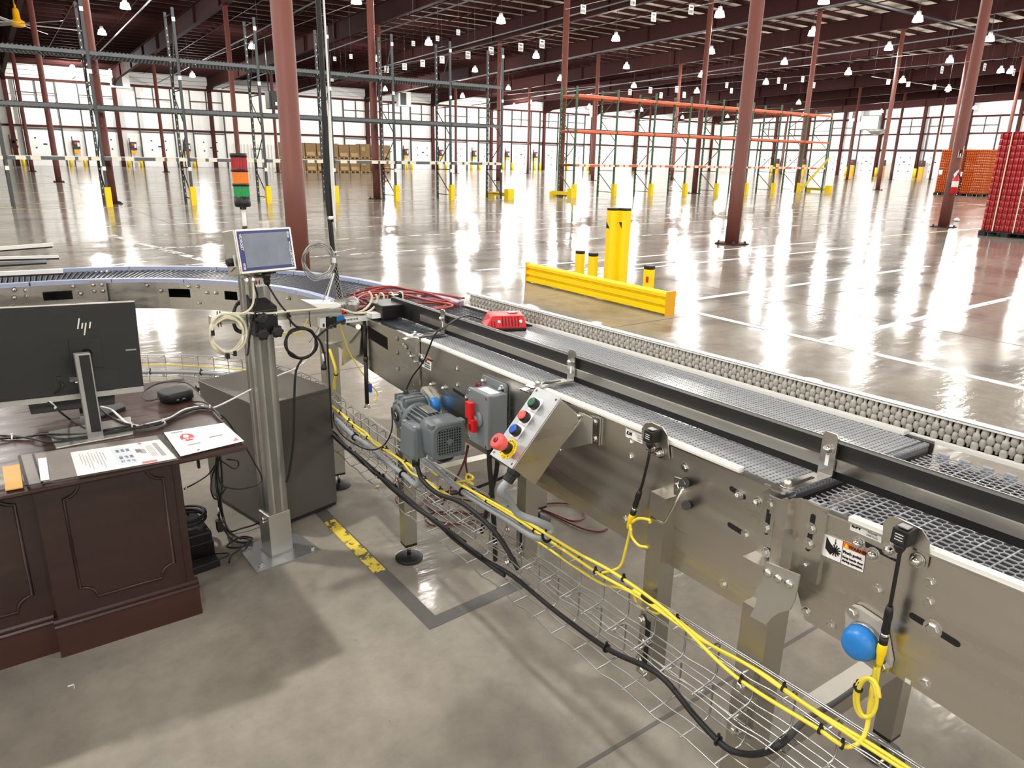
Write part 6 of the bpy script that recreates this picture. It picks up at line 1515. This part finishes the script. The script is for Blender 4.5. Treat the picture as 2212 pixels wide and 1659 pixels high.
# red extension cord heap on the belt
rnd = random.Random(5)
def belt_z(u, v, h=.012):
    P = Pz(u, v, 1.02); 
    for _ in range(4): P = Pz(u, v, ctop((P-OC).dot(DH))+h)
    return P
hp_ = thing('extension_cord', 'heap of red-brown extension cord lying on the belt at the curve', 'cord', belt_z(880, 650))
strands = [[(750, 636), (790, 625), (850, 622), (920, 635), (985, 646), (992, 655), (950, 662), (890, 664), (830, 655), (780, 648)],
           [(755, 645), (800, 630), (870, 628), (940, 640), (978, 654), (940, 668), (880, 668)], [(765, 640), (830, 622), (900, 626), (960, 636), (1000, 645)],
           [(780, 660), (770, 645), (800, 632), (860, 634), (930, 648), (975, 662), (930, 670), (870, 662)], [(775, 628), (768, 640), (790, 655), (850, 660), (910, 655), (990, 660)],
           [(800, 650), (840, 632), (900, 632), (950, 646), (965, 660), (900, 672), (850, 670)], [(760, 650), (800, 640), (860, 640), (920, 646), (970, 650)], [(790, 622), (840, 618), (880, 624), (930, 634), (985, 655)]]
for k, sp in enumerate(strands):
    part('cord_loop', MB().tube([belt_z(u+rnd.uniform(-4, 4), v+rnd.uniform(-2, 2), .01+.006*(k % 4)+rnd.uniform(0, .01)) for u, v in sp], .0055, 6, sub=6), M['red_cord'], hp_)
cable('red_cord', [belt_z(860, 645, .05), Py(815, 655, 2.98), Py(780, 665, 2.96), Py(755, 674, 2.95), Py(735, 678, 2.94)], .0052, 'red_cord', 'red cord running from the heap down to the printing head', cat='cable')
t = thing('cord_connector', 'black connector with white paper tag on the red cord heap', 'connector', belt_z(850, 640, .03))
c = belt_z(848, 640, .045)
part('socket', MB().box(c+NW*.02, (.075, .03, .03), (NW, DH, UZ)), M['black'], t, bevel=.004)
part('paper_tag', MB().box(c-DH*.02+UZ*.012, (.035, .002, .036), (NW, UZ, DH)), M['paper'], t)
part('small_block', MB().box(c-NW*.075-UZ*.02, (.03, .025, .02), (NW, DH, UZ)), M['dark'], t)
for k in range(3): part('cream_strap', MB().tube([c+NW*(-.055+.05*k)+p for p in (UZ*-.03-DH*.02, UZ*.012-DH*.02, UZ*.016+DH*.02, UZ*-.02+DH*.05)], .004, 6), M['cream_cable'], t)
# charger on the belt
c = belt_z(1088, 712, .0); cc0 = Vector(c)
t = thing('battery_charger', 'red tool battery charger with ribbed front lying on the belt', 'charger', c)
CX_ = (NW*.93-DH*.36).normalized(); CY_ = Vector((-CX_.y, CX_.x, 0))
def cq(x, y, z): return c+CX_*x+CY_*y+UZ*(z+.003)
part('foot', MB().hexa([cq(-.078, -.05, 0), cq(.085, -.05, 0), cq(.085, .06, 0), cq(-.078, .06, 0), cq(-.078, -.052, .014), cq(.087, -.052, .014), cq(.087, .062, .014), cq(-.078, .062, .014)]), M['black'], t, bevel=.003)
sh = part('shell', MB().hexa([cq(-.085, -.053, .013), cq(.088, -.053, .013), cq(.088, .063, .013), cq(-.085, .063, .013), cq(-.055, -.03, .06), cq(.078, -.03, .06), cq(.078, .055, .066), cq(-.06, .055, .066)]), M['red'], t, bevel=.006)
for k in range(6): part('vent_slot', MB().hexa([cq(-.015+.013*k, -.0535, .022), cq(-.0105+.013*k, -.0535, .022), cq(-.0105+.013*k, -.032, .058), cq(-.015+.013*k, -.032, .058), cq(-.015+.013*k, -.0505, .022), cq(-.0105+.013*k, -.0505, .022), cq(-.0105+.013*k, -.029, .058), cq(-.015+.013*k, -.029, .058)]), M['red_dark'], sh)
for k in range(2): part('vent_slot', MB().hexa([cq(-.06+.012*k, -.0535, .02), cq(-.056+.012*k, -.0535, .02), cq(-.056+.012*k, -.04, .042), cq(-.06+.012*k, -.04, .042), cq(-.06+.012*k, -.05, .02), cq(-.056+.012*k, -.05, .02), cq(-.056+.012*k, -.036, .042), cq(-.06+.012*k, -.036, .042)]), M['red_dark'], sh)
part('battery_bay', MB().prism([cq(.04+.022*math.cos(a), .025+.018*math.sin(a), .0635) for a in [2*math.pi*k/14 for k in range(14)]], UZ*.0025), M['red_dark'], sh)
for x in (-.028, .062): part('status_light', MB().lathe(cq(x, -.043, .04), (cq(0, -.1, .04)-cq(0, 0, 0)), [(0, .007), (.004, .006)], 10), M['paper'], sh)
# ================================================================== PRINTING HEAD ON THE CROSS BAR
ph = thing('printing_head', 'white and blue printing head with cast bracket at the end of the cross bar', 'printer', Py(760, 700, 2.95))
def pbox(quad, y, d, m, name, bev=0, parent=None): return part(name, MB().prism([Py(u, v, y) for u, v in quad], (0, d, 0)), M[m], parent or ph, bevel=bev)
pbox(((742, 688), (836, 676), (838, 688), (742, 699)), 2.93, .035, 'white', 'ruler_arm', .002)
for k in range(9): pbox(((746+3.2*k, 689.5-.35*k), (747.5+3.2*k, 689.3-.35*k), (747.5+3.2*k, 693-.35*k), (746+3.2*k, 693.2-.35*k)), 2.9295, -.0004, 'ink', 'scale_mark')
pbox(((800, 680), (806, 673), (826, 676), (836, 669), (838, 674), (826, 682), (806, 686)), 2.925, .02, 'blue_cap', 'blue_latch', .001)
pbox(((828, 676), (838, 674), (838, 688), (829, 689)), 2.92, .045, 'white', 'arm_end')
pbox(((726, 684), (744, 682), (745, 694), (728, 697)), 2.915, .03, 'blue_cap', 'blue_block', .001)
part('lock_knob', MB().cyl(Py(741, 696, 2.915), Py(741, 696, 2.885), .012, 12), M['black'], ph)
pbox(((703, 684), (727, 684), (727, 708), (706, 709)), 2.905, .03, 'black', 'clamp_plate', .001)
for u, v in ((714, 682), (716, 706)): part('clamp_screw', MB().acorn(Py(u, v, 2.903), (0, -1, 0), .0065), M['bright'], ph)
pbox(((691, 682), (704, 682), (704, 709), (692, 709)), 2.90, .03, 'white', 'end_block', .002)
pbox(((697, 699), (701, 699), (701, 706), (697, 706)), 2.899, -.001, 'ink', 'block_hole')
pbox(((667, 655), (735, 656), (737, 662), (715, 668), (690, 667)), 2.90, .1, 'white', 'top_plate', .001)
a, b = Py(716, 660, 2.95), Py(763, 655, 2.97)
cast = part('cast_elbow', MB().lathe(a, b-a, [(0, .022), (.01, .026), (.09, .026), (.1, .03), (.118, .03), (.13, .02)], 14), M['dull_alu'], ph, bevel=.001)
part('cast_flange', MB().lathe(Py(757, 662, 2.94), (-.3, -1, -.2), [(0, .03), (.012, .03), (.02, .015)], 16), M['dull_alu'], ph)
part('cast_screw', MB().lathe(Py(749, 658, 2.915), (0, -1, 0), [(0, .006), (.004, .005)], 10), M['bright'], ph)
pbox(((727, 667), (744, 668), (744, 678), (728, 678)), 2.92, .03, 'red', 'red_release', .004)
part('cream_lead', MB().tube([Py(u, v, 2.925) for u, v in ((722, 664), (745, 670), (765, 676), (790, 675), (808, 664), (815, 648), (812, 636))], .005, 7), M['cream_cable'], ph)
part('cream_lead', MB().tube([Py(u, v, 2.94) for u, v in ((760, 678), (785, 670), (800, 655), (803, 640), (797, 630))], .005, 7), M['cream_cable'], ph)
part('head_block', MB().cbox(2.84, 3.02, .03, .15, .01, .07), M['black'], ph, bevel=.003)
part('head_lid', MB().cbox(2.86, 2.96, -.01, .05, .015, .035), M['white'], ph)
part('head_nozzle', MB().cbox(2.95, 3.05, -.03, .03, .01, .045), M['dark'], ph)
part('head_leg', MB().prism([Py(u, v, 2.95) for u, v in ((806, 668), (812, 664), (820, 668), (824, 674), (812, 676))], (0, .03, 0)), M['blue_cap'], ph)
# black rod from the arm down to the tray
ra_, rb_ = Py(787, 694, 2.945), Py(793, 872, 2.945)
rd = thing('support_rod', 'black telescopic support rod hanging from the ruler arm to the tray', 'rod', rb_)
part('upper_tube', MB().cyl(ra_, ra_+(rb_-ra_)*.5, .008, 10), M['black'], rd)
part('lower_tube', MB().cyl(ra_+(rb_-ra_)*.45, rb_, .0095, 10), M['black'], rd)
part('clip', MB().cyl(ra_+(rb_-ra_)*.42, ra_+(rb_-ra_)*.47, .0115, 10), M['dark'], rd)
part('foot_bolt', MB().hexbolt(rb_-UZ*.02, UZ, .012, .02), M['bright'], rd)
# ================================================================== CEILING DROP, COILS, LOOSE LEADS
yb = 2.97
db = Py(735, 645, yb); dtp = Vector((db.x-.045, yb, zg(yb)+GD+.2))
dc = thing('ceiling_drop', 'black conduit dropping from the roof to the printing head', 'conduit', db)
p1 = Py(712, 480, yb)
k1 = [db, Py(727, 600, yb), Py(719, 540, yb), Py(714, 490, yb), Py(706, 400, yb), Py(698, 200, yb), Py(687, 0, yb)]
part('hose', MB().tube(k1+[dtp], .0105, 10, sub=6), M['black_soft'], dc)
# braided sleeve over the lowest part
mb = MB(); P = spline(k1[:3], 10)
for h in range(6):
    for sg in (1, -1):
        pts = []
        for i, p in enumerate(P):
            a = 2*math.pi*h/6+sg*i*.55; pts.append(p+Vector((math.cos(a), math.sin(a), 0))*.0125)
        mb.tube(pts, .0011, 4, raw=True)
part('braid', mb, M['dull_alu'], dc, kind='stuff')
part('white_cord', MB().tube([Py(u+9, v, yb-.005) for u, v in ((716, 500), (707, 400), (699, 200), (690, 0))]+[dtp+Vector((.02, -.005, 0))], .0042, 7), M['white'], dc)
part('tie', MB().lathe(Py(714, 473, yb), UZ, [(0, .014), (.012, .014)], 10), M['white'], dc)
part('tie', MB().lathe(Py(721, 546, yb), UZ, [(0, .014), (.006, .014)], 10), M['white'], dc)
part('tie_tail', MB().tube([Py(721, 546, yb-.015), Py(745, 541, yb-.02), Py(768, 536, yb-.02)], .0013, 5), M['white'], dc)
part('tie_tail', MB().tube([Py(719, 473, yb-.015), Py(712, 474, yb-.03)], .0013, 5), M['white'], dc)
def coil(name, c, rx, ry, y, turns, r, m, label, tail=(), sd=0, tilt=0.0, ties=(), tie_m='black'):
    rnd = random.Random(sd); P = []
    n = 14*turns
    for k in range(n+1):
        a = 2*math.pi*k/14+rnd.uniform(-.03, .03); j = 1+rnd.uniform(-.05, .05)+.06*math.sin(k*.37)
        j *= 1+(.11*math.sin(k*.11+sd)+rnd.uniform(-.02, .02) if 'grey' in name or 'cream' in name else 0); P.append(Py(c[0]+rx*j*math.cos(a)+tilt*ry*math.sin(a), c[1]+ry*j*math.sin(a), y+rnd.uniform(-.012, .012)))
    t = thing(name, label, 'cable coil', P[0])
    part('turns', MB().tube(P, r, 7, sub=3), M[m], t)
    for tl in tail: part('tail', MB().tube([Py(u, v, y) for u, v in tl], r, 7), M[m], t)
    for u, v in ties: part('cable_tie', MB().box(Py(u, v, y-.004), (.012, .03, .02)), M[tie_m], t)
    return t
coil('grey_coil', (688, 563), 32, 36, yb-.025, 7, .0021, 'dull_alu', 'coil of thin grey cable tied to the ceiling drop', [[(719, 590), (716, 600), (705, 630), (698, 650), (690, 700), (668, 740)]], 1, ties=((720, 562),), tie_m='white')
coil('black_coil', (651, 741), 33, 32, 2.86, 3, .0048, 'black_soft', 'coil of black cable hanging right of the post', [[(620, 680), (626, 690), (640, 705), (662, 710), (690, 735), (700, 765), (702, 788)], [(683, 730), (700, 715), (725, 700), (745, 690)], [(655, 772), (640, 800), (636, 850), (634, 950), (625, 1020), (618, 1042)]], 2)
coil('cream_coil', (492, 722), 37, 40, 2.85, 5, .0042, 'cream_cable', 'coil of cream cable tied to the left end of the cross bar', [[(459, 700), (458, 690), (470, 682), (500, 677), (528, 676), (545, 660), (548, 635), (546, 610)], [(530, 676), (580, 677), (640, 671), (680, 668), (715, 664)]], 3, ties=((458, 718), (506, 762), (491, 768)))
coil('black_coil', (520, 685), 16, 32, 3.05, 3, .006, 'black_soft', 'black cable coil hanging behind the post', [], 4)
t = thing('bar_ties', 'black cable ties around the left end of the cross bar', 'cable tie', Py(470, 690, 2.87))
for u in (469, 475, 533, 625, 668): part('cable_tie', MB().tube([Py(u, 672, 2.868), Py(u+1, 690, 2.868), Py(u+3, 706, 2.87)], .0022, 5), M['black'], t)
cable('plug_lead', [Py(702, 760, 2.86), Py(700, 778, 2.86), Py(703, 792, 2.86)], .0034, 'black', 'black lead with plug hanging by the tray', cat='lead')
t = thing('power_plug', 'black power plug hanging above the tray', 'plug', Py(699, 800, 2.86))
part('plug_body', MB().lathe(Py(699, 784, 2.86), -UZ, [(0, .006), (.02, .013), (.03, .012)], 10), M['black'], t)
for s_ in (-.005, .005): part('prong', MB().box(Py(699, 802, 2.86)+Vector((s_, 0, 0)), (.002, .006, .014)), M['bright'], t)
part('white_sleeve', MB().cyl(Py(697, 764, 2.86), Py(699, 780, 2.86), .005, 8), M['white'], t)
cable('hmi_cable', [hp(.118, hh+.055, -.04), Py(600, 650, 2.85), Py(614, 668, 2.85), Py(628, 684, 2.86)], .0042, 'black', 'black cable leaving the big gland under the touch screen')
cable('hmi_cable', [hp(.062, hh+.045, -.045), Py(556, 640, 2.86), Py(546, 680, 2.86), Py(540, 720, 2.855), Py(536, 760, 2.855), Py(533, 768, 2.855)], .0042, 'black', 'black cable dropping from the second connector under the touch screen')
cable('black_cable', [Py(707, 710, 2.90), Py(708, 760, 2.90), Py(712, 830, 2.90), Py(716, 900, 2.90), Py(718, 925, 2.92)], .0042, 'black', 'black cable falling straight from the clamp plate beside the cabinet')
cable('white_cable', [Pz(458, 882, DZ+.012), Pz(478, 874, DZ), Py(510, 858, 2.9), Py(545, 840, 2.95), Py(600, 812, 2.99), Py(640, 795, 2.99), Py(668, 770, 2.98), Py(690, 715, 2.97), Py(702, 660, 2.97), Py(722, 590, 2.965)], .0034, 'white', 'white cable crossing from the desk bundle behind the post')
cable('yellow_cable', [Py(732, 697, 2.93), Py(742, 725, 2.94), Py(752, 755, 2.95), Py(775, 795, 2.95), Py(800, 830, 2.95), Py(815, 850, 2.95), Py(810, 870, 2.95)], .0028, 'yellow_cable', 'thin yellow cable curving from the printing head past the black rod')
cable('yellow_bundle', [Pw(u, v, -.05) for u, v in ((712, 755), (722, 785), (726, 805), (722, 825), (722, 842))], .007, 'yellow_cable', 'short thick yellow bundle dropping into the tray beside the cabinet', ties=(.55,))
cable('yellow_cable', [Py(664, 690, 2.97), Py(655, 712, 2.97), Py(640, 720, 2.97), Py(610, 720, 2.97), Py(595, 718, 2.97)], .0028, 'yellow_cable', 'thin yellow cable passing behind the post')
t = thing('blue_tag', 'small blue clip on the thin yellow cable beyond the rod', 'clip', Py(800, 838, 2.95))
part('clip', MB().box(Py(800, 838, 2.95), (.012, .012, .04)), M['blue_btn'], t)
part('cord_end', MB().tube([Py(799, 828, 2.949), Py(801, 835, 2.945), Py(800, 848, 2.95)], .002, 5), M['red'], t)
# desk bundle
def desk_line(pts, r, m, label, group=None, ties=(), tie_m='white', h=.008):
    return cable('desk_cable', [Pz(u, v, DZ+h+.004*(k % 2)) for k, (u, v) in enumerate(pts)], r, m, label, group, ties=ties, tie_m=tie_m)
desk_line([(-40, 958), (0, 947), (42, 945), (100, 938), (180, 937), (250, 925), (300, 919), (340, 917), (380, 900), (420, 882), (458, 883)], .0042, 'black', 'front black cable of the tied bundle across the desk', ties=(.17, .56, .73, .97))
desk_line([(-40, 945), (0, 941), (42, 943), (80, 950), (110, 956), (160, 948), (210, 942), (300, 922), (360, 908), (400, 888), (440, 880), (470, 890)], .0036, 'black', 'sagging black cable of the tied bundle across the desk')
desk_line([(0, 941), (60, 945), (85, 936), (130, 948), (170, 945), (215, 938), (270, 928), (320, 922), (372, 905), (410, 886), (455, 880)], .003, 'black', 'thin black cable woven through the desk bundle')
desk_line([(210, 872), (225, 890), (245, 905), (270, 915), (300, 919)], .004, 'black', 'black monitor cable curving down to the desk bundle')
desk_line([(215, 878), (240, 885), (258, 900), (275, 914), (300, 920)], .0042, 'white', 'white cable curving from the monitor to the desk bundle')
desk_line([(300, 921), (345, 909), (372, 900), (400, 884), (440, 877)], .0036, 'white', 'white cable inside the desk bundle right of the stand')
desk_line([(415, 868), (435, 868), (450, 874), (462, 884), (480, 905)], .0036, 'black', 'black lead from the mini computer to the bundle', h=.012)
desk_line([(418, 872), (440, 880), (458, 884)], .003, 'dark', 'thin dark lead from the mini computer to the bundle', h=.01)
cable('power_lead', [mp(mw-.256, mh*.17, .018), mp(mw-.25, mh*.10, .03), Py(102, 862, 2.78), Py(118, 880, 2.76), Pz(150, 905, DZ+.01), Pz(182, 925, DZ+.008), Pz(215, 938, DZ+.008)], .0036, 'black', 'black power lead falling from the monitor back to the desk')
a, b = Py(100, 860, 2.775), Py(121, 882, 2.755); solo('white_sleeve', MB().cyl(a, b, .0048, 8), M['white'], 'white sleeve on the monitor power lead', 'sleeve')
# leads over the desk edge and below it
def fall(pts, r, label, group='black leads hanging beside the desk', m='black', ys=2.78): return cable('hanging_lead', [Py(u, v, ys+.02*(k % 2)) for k, (u, v) in enumerate(pts)], r, m, label, group, cat='lead')
cable('hanging_lead', [Pz(460, 884, DZ+.012), Pz(482, 900, DZ+.006), Py(500, 922, 2.78), Py(530, 965, 2.74), Py(550, 1000, 2.74), Py(565, 1030, 2.74), Py(560, 1045, 2.74), Py(520, 1056, 2.74), Py(482, 1050, 2.74), Py(474, 1030, 2.74)], .003, 'black', 'black lead making a wide loop off the right desk end', cat='lead')
fall([(472, 985), (470, 1020), (473, 1060), (478, 1095), (484, 1130)], .0042, 'straight thick black lead hanging under the right desk end')
fall([(468, 985), (466, 1030), (472, 1080), (482, 1120), (498, 1150), (520, 1165)], .0036, 'black lead running from the desk end down to the post plate')
fall([(476, 985), (480, 1040), (478, 1090), (490, 1140), (510, 1160)], .0036, 'second black lead dropping from the desk end to the floor tangle')
fall([(470, 990), (485, 1000), (505, 1012), (515, 1005), (512, 995), (490, 992)], .003, 'black lead curled under the desk top at its right end', None)
fall([(466, 1010), (458, 1030), (456, 1060), (465, 1078), (478, 1070), (490, 1050)], .003, 'black lead bowing left under the desk top', None)
fall([(465, 1005), (450, 1025), (425, 1042), (402, 1054)], .0028, 'black lead with bare end pointing left under the desk', None)
a = Py(404, 1053, 2.79); solo('lead_tip', MB().cyl(a, a+Vector((-.012, 0, -.005)), .0035, 8), M['bright'], 'shiny tip of the black lead under the desk', 'plug')
solo('desk_leg_post', MB().bx(.555, .565, 3.0, 3.02, .45, .71), M['black'], 'thin black upright under the right end of the desk top', 'post')
# power supply unit, coil and brick on the floor
up = thing('power_supply', 'black power supply unit standing on the floor behind the desk end', 'power supply', Pz(440, 1180, 0))
u0 = Pz(418, 1225, 0); uq = Vector((.99, .05, 0)); ur = Vector((-.05, .99, 0))
def ub(x0, x1, y0, y1, z0, z1): return MB().hexa([u0+uq*x+ur*y+UZ*z for x, y, z in ((x0, y0, z0), (x1, y0, z0), (x1, y1, z0), (x0, y1, z0), (x0, y0, z1), (x1, y0, z1), (x1, y1, z1), (x0, y1, z1))])
part('case', ub(-.03, .105, .05, .34, .0, .12), M['hdr_black'], up, bevel=.008)
part('front', ub(-.03, .107, .046, .06, .004, .075), M['black'], up, bevel=.003)
part('switch_rocker', ub(.02, .055, .10, .17, .12, .123), M['dark'], up)
part('screw', MB().lathe(u0+uq*.09+ur*.08+UZ*.12, UZ, [(0, .005), (.003, .004)], 10), M['bright'], up)
br_ = thing('power_brick', 'flat black power brick lying on the floor in front of the power supply', 'power supply', Pz(460, 1235, 0))
b0 = Pz(418, 1244, 0)
part('case', MB().hexa([b0+uq*x+ur*y+UZ*z for x, y, z in ((0, 0, 0), (.118, .01, 0), (.118, .075, 0), (0, .065, 0), (.002, .002, .032), (.116, .012, .032), (.116, .073, .032), (.002, .063, .032))]), M['hdr_black'], br_, bevel=.003)
part('lead', MB().tube([b0+uq*.118+ur*.04+UZ*.016, b0+uq*.16+ur*.045+UZ*.02, b0+uq*.17+ur*.08+UZ*.012, b0+uq*.12+ur*.12+UZ*.01, b0+uq*.1+ur*.16+UZ*.04], .003, 6), M['black'], br_)
P = []
for k in range(43):
    a = 2*math.pi*k/14; j = 1+.06*math.sin(k*.7); P.append(u0+uq*(.045+.075*j*math.cos(a))+ur*(.2+.085*j*math.sin(a))+UZ*(.128+.0009*k))
t = thing('black_coil', 'coil of black cable lying on top of the power supply', 'cable coil', P[0])
part('turns', MB().tube(P, .006, 8, sub=3), M['black_soft'], t)
part('tail', MB().tube([P[0], P[0]+UZ*.03-uq*.04, u0+uq*(-.02)+ur*.15+UZ*.2, u0+uq*(.02)+ur*.18+UZ*.21, u0+uq*.05+ur*.2+UZ*.15], .005, 8), M['black_soft'], t)
for k, pts in enumerate(([(478, 1130), (488, 1150), (505, 1168), (530, 1172), (545, 1163), (520, 1160), (490, 1180), (520, 1182), (545, 1170)], [(470, 1110), (485, 1140), (512, 1160), (538, 1166), (520, 1185), (500, 1200), (495, 1215)], [(480, 1140), (500, 1148), (520, 1142), (545, 1135), (566, 1126)])):
    cable('floor_lead', [Pz(u, v, .02 if i else .1) for i, (u, v) in enumerate(pts)], .0042, 'black', ['black lead curling on the floor beside the post plate', 'black lead running from the power supply towards the brick', 'black lead going behind the post to the cabinet'][k], cat='lead')
t = thing('plug_adapter', 'black plug adapter hanging among leads above the power supply', 'plug', Py(474, 1135, 2.84))
part('body', MB().box(Py(474, 1135, 2.84), (.022, .03, .05)), M['black'], t, bevel=.003)
part('lead', MB().tube([Py(474, 1125, 2.84), Py(473, 1100, 2.83), Py(470, 1060, 2.82)], .003, 6), M['black'], t)
a = Py(472, 1105, 2.83)
part('pin_sleeve', MB().cyl(a, a+UZ*.02, .004, 8), M['white'], t)
solo('floor_scrap', MB().prism([Pz(u, v, .001) for u, v in ((146, 1482), (160, 1478), (162, 1487), (160, 1487), (159, 1480), (147, 1484))], UZ*.002), M['paper'], 'tiny white bent strip on the floor below the desk', 'litter')
solo('floor_scrap', MB().prism([Pz(u, v, .001) for u, v in ((808, 1052), (818, 1047), (820, 1052), (810, 1054))], UZ*.002), M['tan'], 'tiny tan chip on the floor between cabinet and motor leg', 'litter')
# floor anchor plug and puck seen beyond the roller guide
P = Pz(1748, 832, .0)
t = thing('floor_puck', 'round white floor pad showing past the roller guide', 'pad', P)
part('pad', MB().lathe((P.x, P.y, 0), UZ, [(0, .11), (.02, .12), (.04, .1)], 20), M['wallband'], t)

fonts_to_mesh()
